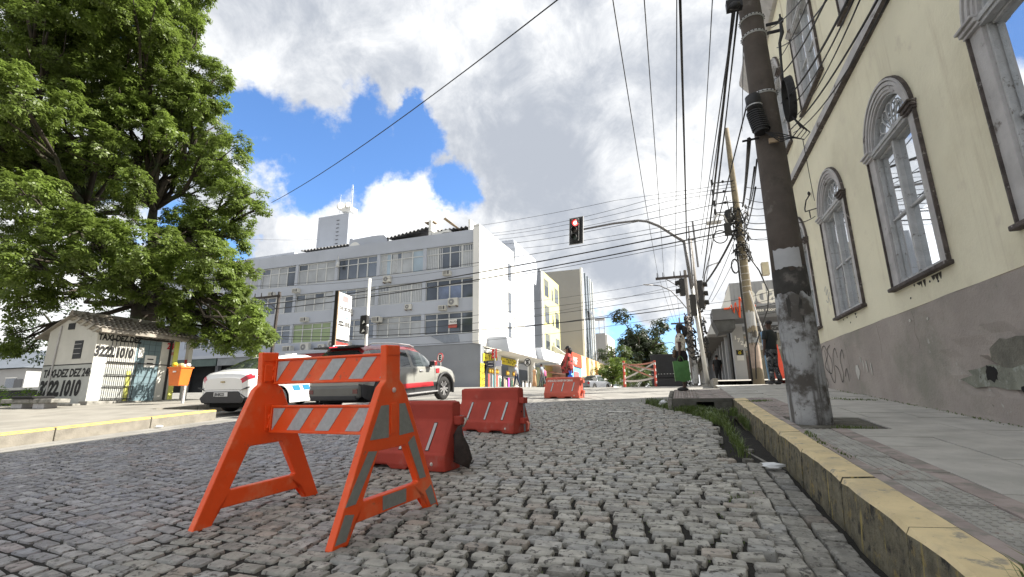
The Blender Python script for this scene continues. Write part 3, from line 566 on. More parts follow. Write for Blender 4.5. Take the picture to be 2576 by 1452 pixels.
crk = mat('crack_dark', (.10, .09, .075), .95, .1)
for k, pts in enumerate(([(7.9, 1.12), (7.87, 1.0), (7.92, .82), (7.86, .7), (7.88, .6)], [(9.2, 1.1), (9.15, .8), (9.22, .55)], [(5.2, 1.1), (5.5, .85), (5.45, .6), (5.9, .45)], [(10.9, 1.0), (10.86, .6), (10.92, .3)])):
    part('wall_crack', scrawl(pts, crk, .0028, XW - .0262 - k * .0004), crk, cb, world=True)
iron = mat('dark_iron', (.03, .03, .032), .5, .2, 10, metal=.5)
q = MB(); q.cyl((XW, 11.30, 3.98), (XW - .16, 11.55, 4.02), .012); q.ring([(XW - .16, 11.55, 4.02), (XW - .14, 11.65, 4.12), (XW - .10, 11.6, 4.3), (XW - .02, 11.5, 4.42)], .014, 6); q.ell((XW - .05, 11.5, 4.42), (.03, .03, .05)); q.ring([(XW - .1, 11.45, 3.95 + .06 * math.cos(t)) if 0 else (XW - .1 + .02 * math.sin(t), 11.48 + .05 * math.sin(t), 3.92 + .09 * math.cos(t)) for t in np.linspace(0, 6.28, 12)], .006, 5)
tag(part('cable_bracket', q, iron), 'small black iron cable bracket fixed on the cream wall beside the second arched window', 'bracket')

# ================================================================ GREY OFFICE BUILDING (centre)
YF, XS = 36.5, -15.8
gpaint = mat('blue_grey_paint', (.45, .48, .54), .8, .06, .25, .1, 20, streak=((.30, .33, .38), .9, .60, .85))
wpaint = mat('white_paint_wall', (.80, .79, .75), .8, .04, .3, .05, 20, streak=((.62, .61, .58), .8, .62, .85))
alu = mat('pale_aluminium', (.60, .61, .60), .5, .06, 2)
gdark = mat('office_dark_glass', (.14, .16, .19), .06, .4, .12, metal=.55)
gcurt = mat('curtained_glass', (.36, .38, .40), .25, .25, .35, coat=.5)
gpale = mat('pale_blue_glass', (.33, .42, .50), .15, .2, .3, coat=.5)
ggreen = mat('green_blinds', (.26, .34, .17), .3, .15, .3, coat=.3)
gblue = mat('sky_reflecting_glass', (.11, .15, .25), .04, .5, .3, spec=1., coat=1)
gb = thing('office_building', 'three storey grey office block with bands of windows across the crossing', 'building', (-30, YF, 4))
gm = {'d': gdark, 'c': gcurt, 'p': gpale, 'g': ggreen, 'b': gblue}
XL = -57.
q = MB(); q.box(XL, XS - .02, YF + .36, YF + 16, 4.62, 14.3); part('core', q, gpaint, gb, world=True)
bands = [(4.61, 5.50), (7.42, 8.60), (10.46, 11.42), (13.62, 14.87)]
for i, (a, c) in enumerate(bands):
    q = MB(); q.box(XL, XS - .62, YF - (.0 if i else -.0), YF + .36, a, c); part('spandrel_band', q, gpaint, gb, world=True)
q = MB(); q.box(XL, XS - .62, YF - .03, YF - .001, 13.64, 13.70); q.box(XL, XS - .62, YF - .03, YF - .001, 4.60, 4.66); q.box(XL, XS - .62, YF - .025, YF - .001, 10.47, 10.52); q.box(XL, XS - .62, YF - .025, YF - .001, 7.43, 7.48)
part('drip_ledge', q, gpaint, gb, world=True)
q = MB(); q.prism([(-20.6, 5.42), (-17.9, 5.40), (-17.75, 4.78), (-19.2, 4.70)], YF - .06, YF - .001); part('painted_swoosh', q, mat('darker_grey_panel', (.24, .27, .32), .7, .1), gb, world=True, recalc=True)
q = MB(); q.box(XS - .60, XS, YF - .35, YF + .4, 4.61, 15.16); part('corner_fin', q, wpaint, gb, world=True)
q = MB(); q.box(XS - .61, XS - .58, YF - .352, YF + .1, 4.62, 15.15); 
cols = [-16.42, -21.45, -26.5, -31.4, -36.4, -41.3, -46.3, -51.3]
for i, c in enumerate(cols[1:]):
    for (a, z) in ((5.51, 7.41), (8.61, 10.45), (11.43, 13.61)):
        q = MB(); q.box(c - .17, c + .17, YF + .0, YF + .355, a, z); part('pilaster', q, gpaint, gb, world=True)
rows = [(5.52, 7.41, ['dddd', 'cccc', 'ddcd', 'gggg', 'dddd', 'dddd', 'dddd']), (8.62, 10.44, ['dbbd', 'cccc', 'pccc', 'cccc', 'ddcd', 'cdcd', 'dddd']), (11.44, 13.6, ['cddc', 'pccp', 'dddd', 'cccc', 'cccd', 'cccc', 'cccc'])]
r2 = random.Random(5)
for (za, zb, kinds) in rows:
    for bi, kd in enumerate(kinds):
        xr, xl = cols[bi] - .17, cols[bi + 1] + .17
        if bi == 0: xr = cols[0] - .05
        yb = YF + .12; q = MB(); ztr = zb - (zb - za) * .30
        w = (xr - xl) / 4
        for k in range(5):
            xx = xl + w * k; t = .05; q.box(max(xl, xx - t), min(xr, xx + t), yb, yb + .08, za, zb)
        for z in (za + .03, ztr, zb - .04): q.box(xl, xr, yb - .004, yb + .078, z - .035, z + .035)
        f = part('window', q, alu, gb, world=True)
        for k in range(4):
            for (z0, z1, up) in ((za, ztr, 0), (ztr, zb, 1)):
                m_ = gm[kd[k]] if not (up and kd[k] in 'b') else gdark
                if up and kd[k] == 'c' and r2.random() < .4: m_ = gdark
                q = MB(); dy = r2.uniform(-.004, .004); x0, x1 = xl + w * k + .05, xl + w * (k + 1) - .05
                q.add([(x0, yb + .05, z0), (x1, yb + .05 + dy, z0), (x1, yb + .05 + dy, z1), (x0, yb + .05, z1)], [(0, 1, 2, 3)])
                part('pane', q, m_, f, world=True)
        q = MB(); q.box(xl, xr, YF + .001, YF + .12, za - .012, za + .02); part('sill', q, alu, f, world=True)
        if bi in (0, 1) and za > 11 or (bi == 1 and 8 < za < 9):     # drawn curtains as soft folds in front of the glass
            q = MB(); n = 26; rr = (xl + .1, xl + w * (1.6 if za > 11 else 3.9)) if bi else (xl + .1, xr - .1)
            for k in range(n): x0 = rr[0] + (rr[1] - rr[0]) * k / n; q.box(x0, x0 + .08, yb + .036, yb + .044, za + .07, zb - .1) if (za < 9 or abs(k - n / 2) > 4) else None
            part('curtain', q, mat('white_curtain', (.52, .54, .56), .9, .1, 5), f, world=True)
q = MB(); q.add([(-18.9, YF + .10, 6.35), (-18.1, YF + .10, 6.38), (-18.1, YF + .10, 6.8), (-18.9, YF + .10, 6.77)], [(0, 1, 2, 3)]); q2 = part('rent_notice', q, mat('notice_white', (.75, .73, .70), .8, .05), gb, world=True)
q = MB(); q.box(-18.92, -18.08, YF + .09, YF + .105, 6.05, 6.34); part('rent_notice_base', q, mat('notice_red', (.45, .10, .08), .8, .1), gb, world=True)
T('notice_lettering', 'ALUGA', gb, mat('print_black', (.02, .02, .02), .8, 0), .24, (-18.78, YF + .095, 6.5), FRONT, .004)
# roof clutter: corrugated sheets, water box, lift tower, vents
corr = mat('fibre_cement', (.17, .165, .16), .9, .25, 2)
def corrug(name, x0, x1, y0, y1, z0, z1, pitch, amp, m_, parent, tilt=0.):
    n = int((x1 - x0) / pitch * 6); q = MB(); vs = []
    for i in range(n + 1):
        x = x0 + (x1 - x0) * i / n; d = amp * math.sin(2 * math.pi * (x - x0) / pitch); tz = tilt * (x - x0) / (x1 - x0)
        vs += [(x, y0, z0 + d + tz), (x, y1, z1 + d + tz), (x, y0, z0 + d - .05 + tz), (x, y1, z1 + d - .05 + tz)]
    for i in range(n):
        a = 4 * i; q.f += [(a, a + 4, a + 5, a + 1), (a + 2, a + 3, a + 7, a + 6), (a, a + 2, a + 6, a + 4)]; q.mi += [0, 0, 0]
    q.v = vs; return part(name, q, m_, parent, world=True)
corrug('corrugated_roof', -20.8, -17.2, YF + .9, YF + 6, 15.60, 16.25, .42, .09, corr, gb)
corrug('corrugated_roof', -26.0, -21.3, YF + .4, YF + 6, 15.35, 16.15, .42, .09, corr, gb, .55)
corrug('corrugated_roof', -37.0, -30.6, YF + .9, YF + 6, 15.50, 16.15, .42, .09, corr, gb)
corrug('corrugated_roof', -52.0, -44.5, YF + .9, YF + 6, 15.35, 16.05, .42, .09, corr, gb)
q = MB(); q.box(-37.5, -17.1, YF + 1.1, YF + 8, 14.31, 15.3); q.box(-53, -44.3, YF + 1.1, YF + 8, 14.31, 15.2); part('roof_wall', q, gpaint, gb, world=True)
q = MB(); q.box(-44.2, -37.55, YF + .6, YF + 7, 14.31, 15.35); part('attic_block', q, gpaint, gb, world=True)
for (x0, x1) in ((-39.3, -38.6), (-40.7, -40.0), (-47.5, -44.9)):
    q = MB(); q.box(x0, x1, YF + .58, YF + .62, 14.9, 15.12) if x0 > -45 else q.box(-43.9, -42.3, YF + .58, YF + .62, 14.85, 15.0); part('vent_opening', q, MATS['dark_void'], gb, world=True)
q = MB(); n = 14; arc = [(-30.4 + .9 * math.cos(t), 14.9 + .75 * math.sin(t)) for t in np.linspace(math.pi, 0, n)]
q.prism([(-30.5, 14.3), (-30.5, 15.9), (-30.1, 15.9), (-30.1, 15.75), (-27.6, 15.85), (-26.4, 15.75), (-26.0, 15.4), (-26.0, 14.3)], YF + .5, YF + .8); part('curved_parapet', q, gpaint, gb, world=True, recalc=True)
q = MB(); q.prism([(-29.8 + .65 * math.cos(t), 14.88 + .55 * math.sin(t)) for t in np.linspace(0, math.pi, n)], YF + .46, YF + .499); part('arched_hood', q, wpaint, gb, world=True, recalc=True)
q = MB(); q.box(-21.3, -21.05, YF + .3, YF + 2.5, 14.88, 16.5); q.box(-20.9, -19.2, YF + .25, YF + .5, 14.88, 15.3) if 0 else None; q.box(-17.2, -17.0, YF + .3, YF + 3, 14.88, 16.0); part('party_wall', q, wpaint, gb, world=True)
q = MB(); q.box(-21.0, -19.9, YF + .35, YF + 1.2, 14.88, 15.25); q.box(-19.9, -19.2, YF + .35, YF + 1.2, 15.1, 15.35); part('white_box', q, wpaint, gb, world=True)
q = MB(); q.box(-21.9, -20.9, YF + .5, YF + 1.2, 16.4, 16.46); q.xf(Matrix.Translation((0, 0, 0))); q.add([(-19.9, YF + .5, 16.5), (-18.6, YF + .5, 15.5), (-18.5, YF + .5, 15.6), (-19.7, YF + .5, 16.65), (-19.9, YF + 2, 16.5), (-18.6, YF + 2, 15.5), (-18.5, YF + 2, 15.6), (-19.7, YF + 2, 16.65)], [(0, 1, 2, 3), (4, 7, 6, 5), (0, 4, 5, 1), (1, 5, 6, 2), (2, 6, 7, 3), (3, 7, 4, 0)])
part('loose_roof_sheet', q, mat('rusty_sheet', (.30, .22, .13), .8, .25, 3), gb, world=True)
q = MB(); q.box(-41.2, -36.6, 44, 49.6, 14.31, 22.3); q.v = [(x, y, z - (.9 * (x + 41.2) / 4.6 if z > 20 else 0) * 0 - (0 if z < 20 else (0.0))) for x, y, z in q.v]
tw = part('lift_tower', q, gpaint, gb, world=True)
q = MB(); q.box(-36.6, -36.55, 44.02, 50.4, 14.4, 21.75); part('lift_tower_side', q, wpaint, tw, world=True) if 0 else None
q = MB(); q.box(-40.6, -39.9, 43.96, 43.999, 16.3, 18.2); part('louvred_opening', q, mat('grey_louvre', (.22, .24, .27), .8, .1), tw, world=True)
for k in range(9):
    q = MB(); q.box(-38.35, -37.95, 43.93, 43.999, 17.5 + k * .5, 17.54 + k * .5); part('ladder_rung', q, iron, tw, world=True)
q = MB(); q.box(-38.3, -36.6, 44.0, 45.2, 22.71, 23.6) if 0 else q.box(-38.0, -36.65, 44.3, 45.6, 22.71, 23.3); part('tank_plinth', q, wpaint, tw, world=True)
q = MB(); q.cyl((-38.2, 44.9, 22.7), (-38.1, 44.9, 23.6), .02); q.ring([(-38.5, 44.6, 23.5), (-38.3, 44.45, 23.5), (-38.15, 44.4, 23.5)], [.15, .50, .52], 20); q.ring([(-37.5, 44.7, 23.45), (-37.3, 44.5, 23.5), (-37.1, 44.45, 23.5)], [.15, .42, .45], 20)
tag(part('satellite_dish', q, mat('dish_grey', (.55, .54, .50), .6, .1), smooth=False), 'pair of pale round dishes on top of the lift tower', 'dish')
q = MB()
for (dx, dy) in ((0, 0), (.35, 0), (.17, .3)): q.cyl((-36.9 + dx, 44.4 + dy, 22.7), (-36.75 + dx * .4, 44.4 + dy * .4, 26.2), .018, n=5)
for k in range(7):
    z = 23 + k * .45; s = 1 - .6 * k / 7; q.cyl((-36.9, 44.4, z), (-36.9 + .35 * s, 44.4, z + .25), .018, n=4)
q.cyl((-37.0, 44.4, 25.6), (-36.3, 44.4, 25.6), .02, n=4)
tag(part('lattice_mast', q, mat('galvanised_steel', (.45, .46, .47), .5, .1, metal=.4)), 'thin lattice antenna mast standing on the lift tower', 'antenna')
q = MB(); q.cyl((-38.5, 44.5, 22.7), (-38.45, 44.5, 25.2), .02, n=5); tag(part('antenna_rod', q, MATS['galvanised_steel']), 'single thin antenna rod left of the lattice mast on the tower', 'antenna')
# sunlit side of the office block, with slit windows, flaring fins and canopies
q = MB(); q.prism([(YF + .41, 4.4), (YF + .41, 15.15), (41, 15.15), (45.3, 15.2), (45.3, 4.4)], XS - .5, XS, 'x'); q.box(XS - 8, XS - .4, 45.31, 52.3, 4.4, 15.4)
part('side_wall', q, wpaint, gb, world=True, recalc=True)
for (z0, z1) in ((5.3, 7.45), (8.35, 10.5), (11.7, 13.55)):
    q = MB(); q.box(XS - .02, XS + .012, 43.4, 44.4, z0, z1); w = part('slit_window', q, mat('slit_shade', (.13, .14, .16), .6, .2, 1), gb, world=True)
    q = MB(); q.box(XS + .013, XS + .022, 43.6, 44.2, z0 + .1, (z0 + z1) / 2 - .05); q.box(XS + .013, XS + .022, 43.6, 44.2, (z0 + z1) / 2 + .1, z1 - .1); part('pane', q, gdark, w, world=True)
for (yy0, yy1, dx) in ((45.32, 52.25, 0), (52.32, 53.4, 0)):
    q = MB(); q.prism([(XS - 1.6, 14.1), (XS - 1.35, 16.65), (XS + .0, 16.62), (XS + .22, 15.28), (XS + .02, 13.4), (XS - .6, 13.2)], yy0, yy1); part('flared_fin', q, wpaint if dx else gpaint, gb, world=True, recalc=True)
q = MB(); q.prism([(45.33, 5.2), (45.33, 13.6), (48.6, 13.7), (48.6, 5.2)], XS - .3, XS + .05, 'x'); part('side_wall', q, wpaint, gb, world=True, recalc=True)
for z in (5.9, 8.9, 11.9):
    q = MB(); q.box(XS - .38, XS - .30, 48.8, 52.0, z, z + 1.9); w = part('window', q, gdark, gb, world=True)
    q = MB()
    for y in (48.8, 49.85, 50.9, 51.92): q.box(XS - .299, XS - .24, y, y + .08, z, z + 1.9)
    for zz2 in (z, z + 1.2, z + 1.84): q.box(XS - .297, XS - .245, 48.8, 52.0, zz2, zz2 + .06)
    part('frame', q, alu, w, world=True)
for z in (4.6, 7.85, 10.85):
    q = MB(); q.box(XS - .39, XS - .05, 48.61, 52.2, z, z + 1.0); part('spandrel_band', q, wpaint, gb, world=True)
for (pl, yy0, yy1) in (([(XS - .2, 4.45), (XS - .02, 5.26), (XS + 1.78, 5.22), (XS + 2.05, 3.92), (XS + 1.9, 3.9)], 38., 46.3), ([(XS + .5, 4.42), (XS + .62, 5.0), (XS + 2.45, 5.02), (XS + 2.75, 3.78), (XS + 2.6, 3.74)], 46.35, 52.), ([(XS + 1.2, 4.2), (XS + 1.3, 4.98), (XS + 2.6, 4.95), (XS + 2.9, 3.66), (XS + .1, 3.7)], 52.05, 60)):
    q = MB(); q.prism(pl, yy0, yy0 + .12); part('canopy_front', q, gpaint, gb, world=True, recalc=True)
    q = MB(); q.prism([(pl[2][0] - .15, pl[2][1]), pl[2], pl[3], (pl[3][0] - .15, pl[3][1])], yy0 + .121, yy1); part('canopy_edge', q, wpaint, gb, world=True, recalc=True)
    q = MB(); q.box(XS - .1, pl[3][0] - .16, yy0 + .122, yy1, 3.93, 4.05); part('canopy_soffit', q, wpaint, gb, world=True)
q = MB(); q.prism([(XS - .6, 4.60), (XS - .6, 5.45), (XS - .05, 4.9), (XS - .01, 4.5)], YF - .3, 38.0) ; part('canopy_return', q, wpaint, gb, world=True, recalc=True)
# ground floor
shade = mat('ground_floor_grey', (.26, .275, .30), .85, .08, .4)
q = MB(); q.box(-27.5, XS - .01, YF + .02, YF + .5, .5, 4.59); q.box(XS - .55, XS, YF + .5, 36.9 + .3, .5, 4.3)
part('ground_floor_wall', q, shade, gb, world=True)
q = MB(); q.box(-20.5, -19.6, YF - .02, YF + .019, 2.9, 4.0); part('meter_cabinet', q, shade, gb, world=True)
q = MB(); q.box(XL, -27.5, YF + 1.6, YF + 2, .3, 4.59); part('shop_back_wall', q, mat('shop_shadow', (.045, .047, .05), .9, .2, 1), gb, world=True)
q = MB(); q.box(XL, -27.6, YF - 1.6, YF + .35, 4.25, 4.58); part('awning_slab', q, gpaint, gb, world=True)
for (x0, x1, m_) in ((-33.5, -27.7, mat('red_fascia', (.28, .03, .025), .7, .15, 1)), (-44, -33.7, mat('grey_fascia', (.25, .27, .28), .7, .15, 1)), (-56, -44.2, mat('green_grey_fascia', (.09, .13, .12), .7, .2, 1))):
    q = MB(); q.box(x0, x1, YF - 1.5, YF - 1.35, 3.5, 4.24); part('fascia', q, m_, gb, world=True)
for x in (-29, -33.6, -38, -42.5, -47, -51.5):
    q = MB(); q.box(x - .2, x + .2, YF + .9, YF + 1.3, .3, 4.24); part('pillar', q, gpaint, gb, world=True)
for x0 in (-37.2, -41.8, -46.2):
    q = MB(); q.box(x0, x0 + 3.4, YF + 1.45, YF + 1.59, .7, 3.2); w = part('shop_window', q, gdark, gb, world=True)
    q = MB(); q.box(x0 + 1.65, x0 + 1.72, YF + 1.40, YF + 1.449, .7, 3.2); q.box(x0, x0 + 3.4, YF + 1.40, YF + 1.449, 2.5, 2.58); part('frame', q, mat('grey_green_frame', (.2, .25, .23), .6, .1), w, world=True)
for (z, k) in ((2.9, 0),):
    q = MB(); q.box(-38, -34, YF - 1.0, YF - .9, .8, 2.0) if 0 else None
# ---- air conditioners on the office facade
acm = mat('ac_casing', (.60, .59, .54), .6, .08, 3); acd = mat('ac_grille', (.07, .07, .075), .7, .2, 8)
ac = thing('air_conditioner', 'pale split air conditioner unit', 'air conditioner', (0, 0, -50))
q = MB(); q.box(-.42, .42, -.30, 0, 0, .62); part('casing', q, acm, ac, bevel=.02)
q = MB(); q.ring([(-.1, -.32, .31), (-.1, -.302, .31)], .24, 18); g_ = part('fan_grille', q, mat('fan_grey', (.22, .22, .22), .6, .2, 8), ac)
q = MB(); q.ring([(-.1, -.33, .31), (-.1, -.321, .31)], .07, 10); part('hub', q, acm, g_)
q = MB(); q.box(-.36, -.30, -.36, .0, -.10, -.001); q.box(.30, .36, -.36, .0, -.10, -.001); part('bracket', q, mat('rusty_bracket', (.18, .14, .11), .8, .2), ac)
ac2 = thing('air_conditioner', 'small boxy window air conditioner', 'air conditioner', (0, 0, -50))
q = MB(); q.box(-.36, .36, -.45, .0, 0, .42); part('casing', q, acm, ac2, bevel=.015)
q = MB()
for k in range(6): q.box(-.30, .10, -.458, -.451, .05 + k * .055, .075 + k * .055)
part('slats', q, acd, ac2); q = MB(); q.box(.14, .30, -.458, -.451, .06, .36); part('panel', q, acd, ac2)
acs = [(0, -18.35, 7.95, 1.1, 'largest split air conditioner on the second band, right end of the office facade'), (1, -19.35, 7.6, 1., 'boxy air conditioner low beside the big one at the right end of the facade'),
       (0, -22.9, 7.95, .8, 'tilted white air conditioner between the third and fourth window bays'), (0, -29.4, 7.9, .85, 'round grilled air conditioner right behind the white signal pole'),
       (1, -26.1, 6.95, 1.2, 'window air conditioner set in the lower window row beside a column'), (0, -25.3, 10.72, .95, 'split air conditioner under the blue glazed window of the top row'),
       (1, -19.0, 10.75, 1., 'dark cornered air conditioner under the top right window'), (1, -36.0, 10.6, 1., 'air conditioner on the upper band left of the totem sign'),
       (1, -34.6, 7.55, 1.05, 'air conditioner on the middle band left of the totem sign'), (1, -39.2, 10.55, .9, 'leftmost small air conditioner high on the upper band near the tree'),
       (0, -33.9, 4.62, 1.2, 'large white air conditioner standing on the ledge under green blinds'), (0, -32.0, 4.62, .9, 'small air conditioner on the ledge between two bigger ones'),
       (0, -30.6, 4.75, 1.25, 'raised round fan air conditioner standing on the awning ledge'), (0, -29.1, 4.62, 1.05, 'air conditioner on the ledge just left of the black totem'), (1, -35.9, 4.62, 1.3, 'two toned condenser on the ledge beside the tree')]
u0 = {0: True, 1: True}
for k, x, z, s, lb in acs:
    src = (ac, ac2)[k]; o = src if u0[k] else copy_tree(src); u0[k] = False
    o.location = (x, YF - .36 if 4.5 < z < 4.9 else YF - .01, z); o.scale = (s, s, s); o['label'] = lb; o['group'] = 'air conditioners on the office facade'
# lamp on facade
q = MB(); q.cyl((-31.0, YF - .3, 13.3), (-31.0, YF - .3, 12.75), .12, .2, 10); q.cyl((-31.0, YF, 13.5), (-31.0, YF - .32, 13.35), .03); q.ell((-31.0, YF - .3, 13.6), (.05, .05, .3)); tag(part('floodlight', q, alu, smooth=True), 'white bell shaped lamp high on the office facade', 'lamp')

# ================================================================ CLOTHES SHOP UNDER THE OFFICE
shopyel = mat('shop_yellow', (.68, .55, .03), .7, .06, 2); blackp = MATS['print_black']
sh = thing('clothes_shop', 'open clothes shop with yellow TATO signs and racks of garments', 'shop', (XS, 41, .8))
zg = lambda x, y: float(G(x, y)) + .02
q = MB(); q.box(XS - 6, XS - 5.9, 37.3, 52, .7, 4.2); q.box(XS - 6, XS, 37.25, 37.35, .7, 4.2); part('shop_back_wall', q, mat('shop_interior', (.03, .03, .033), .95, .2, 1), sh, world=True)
q = MB(); q.box(XS - 5.9, XS - .02, 37.35, 52, 3.9, 4.2); part('ceiling', q, wpaint, sh, world=True)
for (y0, y1) in ((36.95, 37.3), (40.0, 41.45), (45.55, 46.5), (51.0, 52.4)):
    q = MB(); q.box(XS - .5, XS - .015, y0, y1, .5, 4.2); part('pillar', q, wpaint, sh, world=True)
q = MB(); q.box(XS - .3, XS - .25, 44.0, 45.5, .7, 3.1); part('grey_shutter', q, mat('shutter_grey', (.30, .31, .30), .6, .1), sh, world=True)
for (y0, y1) in ((36.98, 40.2), (41.4, 45.5)):
    q = MB(); q.box(XS + .0, XS + .06, y0, y1, 3.12, 3.76 if y0 < 40 else 3.74); f = part('sign_board', q, shopyel, sh, world=True)
    T('lettering', 'TATO', f, blackp, .62, (XS + .064, y0 + 1.15, 3.25), EAST, .012, sx=1.3)
    T('small_lettering', '@tato', f, mat('print_brown', (.25, .15, .02), .8, 0), .2, (XS + .064, y0 + .25, 3.35), EAST, .002, sx=1.3)
q = MB(); q.ring([(XS + .066, 44.9, 3.55), (XS + .066, 45.05, 3.4), (XS + .066, 45.2, 3.55)], .03, 5); part('sign_emblem', q, blackp, sh, world=True)
q = MB(); q.box(XS + .0, XS + .05, 36.38, 37.25, .75, 2.9) ; q.v = [(x + .02, y, z) for x, y, z in q.v]; f = part('column_banner', q, shopyel, sh, world=True)
for k in range(4): T('lettering', 'TATO', f, blackp, .34, (XS + .076, 36.43, 2.50 - k * .52), EAST, .008, sx=.95)
q = MB(); q.box(XS - 1.2, XS - .4, 46.6, 50.9, .8, .9); part('display_step', q, MATS['shop_interior'], sh, world=True)
q = MB(); q.box(XS - .5, XS - .45, 46.55, 50.95, 3.0, 3.6); part('shutter_box', q, gpaint, sh, world=True)
gcol = [(.55, .07, .05), (.18, .13, .13), (.02, .02, .022), (.25, .25, .27), (.02, .15, .16), (.45, .06, .05), (.03, .13, .08), (.35, .28, .2), (.35, .33, .28), (.75, .1, .55), (.02, .02, .03), (.6, .6, .62), (.05, .06, .1), (.62, .55, .5)]
def gmatn(c): return mat('cloth_%s' % '_'.join('abcdefghij'[int(v * 9.9)] for v in c), c, .9, .15, 4)
rack = mat('chrome_rail', (.5, .5, .5), .3, .05, metal=.8)
def garment(x, y, w, zt, h, col, label, flare=1.1):
    q = MB(); q.prism([(y - w * .2, zt), (y + w * .2, zt), (y + w * .5, zt - .12), (y + w * .45, zt - .3), (y + w * .42 * flare, zt - h), (y - w * .42 * flare, zt - h), (y - w * .45, zt - .3), (y - w * .5, zt - .12)], x - .03, x + .03, 'x')
    tag(part('garment', q, gmatn(col), recalc=True, bevel=.012), label, 'clothes', 'clothes on the shop racks')
cn = ['orange red', 'dull mauve', 'black', 'pale grey', 'teal', 'coral red', 'dark green', 'beige', 'sand', 'bright pink', 'navy black', 'white', 'dark blue', 'cream']
rg = random.Random(4)
for k, y in enumerate(np.arange(37.7, 40.0, .27)):
    garment(XS + .25, float(y), .30, 2.05, 1.25, gcol[k % 7], cn[k % 7] + ' garment, %s from the column on the left rack' % ['first', 'second', 'third', 'fourth', 'fifth', 'sixth', 'seventh', 'eighth', 'ninth'][k])
for k, y in enumerate((40.4, 41.6, 42.0, 42.7, 43.3, 43.6, 44.0, 44.4)):
    garment(XS + .25, y, .36, 1.9 - .1 * (k % 3), .9 + .1 * (k % 2), gcol[6 + k % 5], cn[6 + k % 5] + ' garment hanging between the two doorways, %s along' % ['first', 'second', 'third', 'fourth', 'fifth', 'sixth', 'seventh', 'eighth'][k])
for k, y in enumerate((46.9, 47.4, 47.9, 48.4, 48.9, 49.4)):
    garment(XS + .3, y, .42, 1.75, .75, gcol[11 + k % 3], cn[11 + k % 3] + ' folded top on the far rack beside the round sign, %s along' % ['first', 'second', 'third', 'fourth', 'fifth', 'sixth'][k])
for (y0, y1, z) in ((37.5, 40.0, 2.07), (41.4, 44.6, 1.92), (46.7, 49.7, 1.77)):
    q = MB(); q.cyl((XS + .25, y0, z), (XS + .25, y1, z), .025, n=6); q.cyl((XS + .25, y0, .8), (XS + .25, y0, z), .025, n=6); q.cyl((XS + .25, y1, .8), (XS + .25, y1, z), .025, n=6)
    tag(part('clothes_rail', q, rack), 'chrome clothes rail at the shop front, %s' % {37.5: 'left one under the first sign', 41.4: 'middle one', 46.7: 'right one by the dark doorway'}[y0], 'rack', 'clothes rails')
bustm = mat('yellow_torso', (.70, .42, .05), .6, .1)
for k, y in enumerate((37.8, 38.3, 38.8, 39.3, 39.7, 42.1, 42.4, 43.9, 44.2)):
    q = MB(); q.ring([(XS + .3, y, 2.12), (XS + .3, y, 2.25), (XS + .3, y, 2.42), (XS + .3, y, 2.55)], [.09, .12, .11, .05], 8)
    tag(part('torso_form', q, bustm, smooth=True), 'yellow torso display form above the %s clothes rack, %s from the left' % ('left' if k < 5 else 'middle', ['first', 'second', 'third', 'fourth', 'fifth'][k % 5]), 'mannequin', 'yellow torso forms on the left rack' if k < 5 else 'yellow torso forms on the middle rack')
# ================================================================ YELLOW BUILDING, TALL BUILDING, LOW SHOPS, FAR BUILDING
yb = thing('yellow_building', 'pale yellow three storey building with narrow windows behind the office', 'building', (XS, 60, .8))
ypaint = mat('pale_yellow_paint', (.66, .62, .27), .85, .06, .3, .1, 20, streak=((.45, .45, .3), .8, .64, .8))
q = MB(); q.box(-30, XS - .02, 56.4, 65, .5, 16); part('wall', q, ypaint, yb, world=True)
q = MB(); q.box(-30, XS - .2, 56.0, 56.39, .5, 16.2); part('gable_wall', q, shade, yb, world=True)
q = MB(); q.box(XS - .19, XS - .02, 56.05, 56.38, .5, 15.9); part('white_edge', q, wpaint, yb, world=True)
for zc in (6.4, 10.1, 13.6):
    for (y0, y1, h) in ((57.2, 59.3, 2.3), (60.9, 61.6, 1.5), (62.5, 64.6, 2.2)):
        q = MB(); q.box(XS - .015, XS + .0, y0, y1, zc - .7, zc - .7 + h); w = part('window', q, mat('recess_shadow', (.12, .13, .12), .8, .2), yb, world=True)
        q = MB(); q.box(XS + .001, XS + .01, y0 + .25, y1 - .1, zc - .6, zc - .7 + h * .6); part('pane', q, gdark, w, world=True)
tb = thing('tall_building', 'tall plain grey building with a glazed strip beyond the yellow one', 'building', (-20, 84, .8))
q = MB(); q.box(-40, -16.2, 83.6, 96, -1, 23.3); part('wall', q, mat('warm_grey_wall', (.30, .295, .29), .9, .05, .2), tb, world=True)
q = MB(); q.box(-16.19, -15.8, 83.5, 84.3, -1, 23.5); part('white_edge', q, wpaint, tb, world=True)
q = MB(); q.box(-16.19, -15.9, 84.31, 95.8, -1, 23.2); g1 = part('glazed_strip', q, mat('dull_glazing', (.22, .26, .30), .15, .3, .3, coat=.6), tb, world=True)
for y in (86.5, 89, 91.5, 94):
    q = MB(); q.box(-15.899, -15.75, y, y + .25, -1, 23.2); part('mullion', q, wpaint if y > 90 else mat('dark_mullion', (.12, .14, .16), .6, .1), g1, world=True)
q = MB(); q.add([(-15.6, 87, 16.4), (-15.0, 87, 15.2), (-15.0, 91, 15.2), (-15.6, 91, 16.4)], [(0, 1, 2, 3)]); part('open_awning_window', q, gdark, g1, world=True)
fb = thing('far_building', 'distant white and grey block with an open frame on its roof', 'building', (-16, 110, 0))
q = MB(); q.box(-24, -16.0, 110, 122, -4, 14.6); part('wall', q, mat('pale_grey_wall', (.42, .42, .42), .9, .05, .2), fb, world=True)
q = MB(); q.box(-15.99, -15.5, 110, 122, -4, 14.2); part('white_side', q, wpaint, fb, world=True)
q = MB()
for x in (-19.8, -18.6, -17.4, -16.2): q.box(x, x + .14, 110, 110.14, 14.61, 17.6)
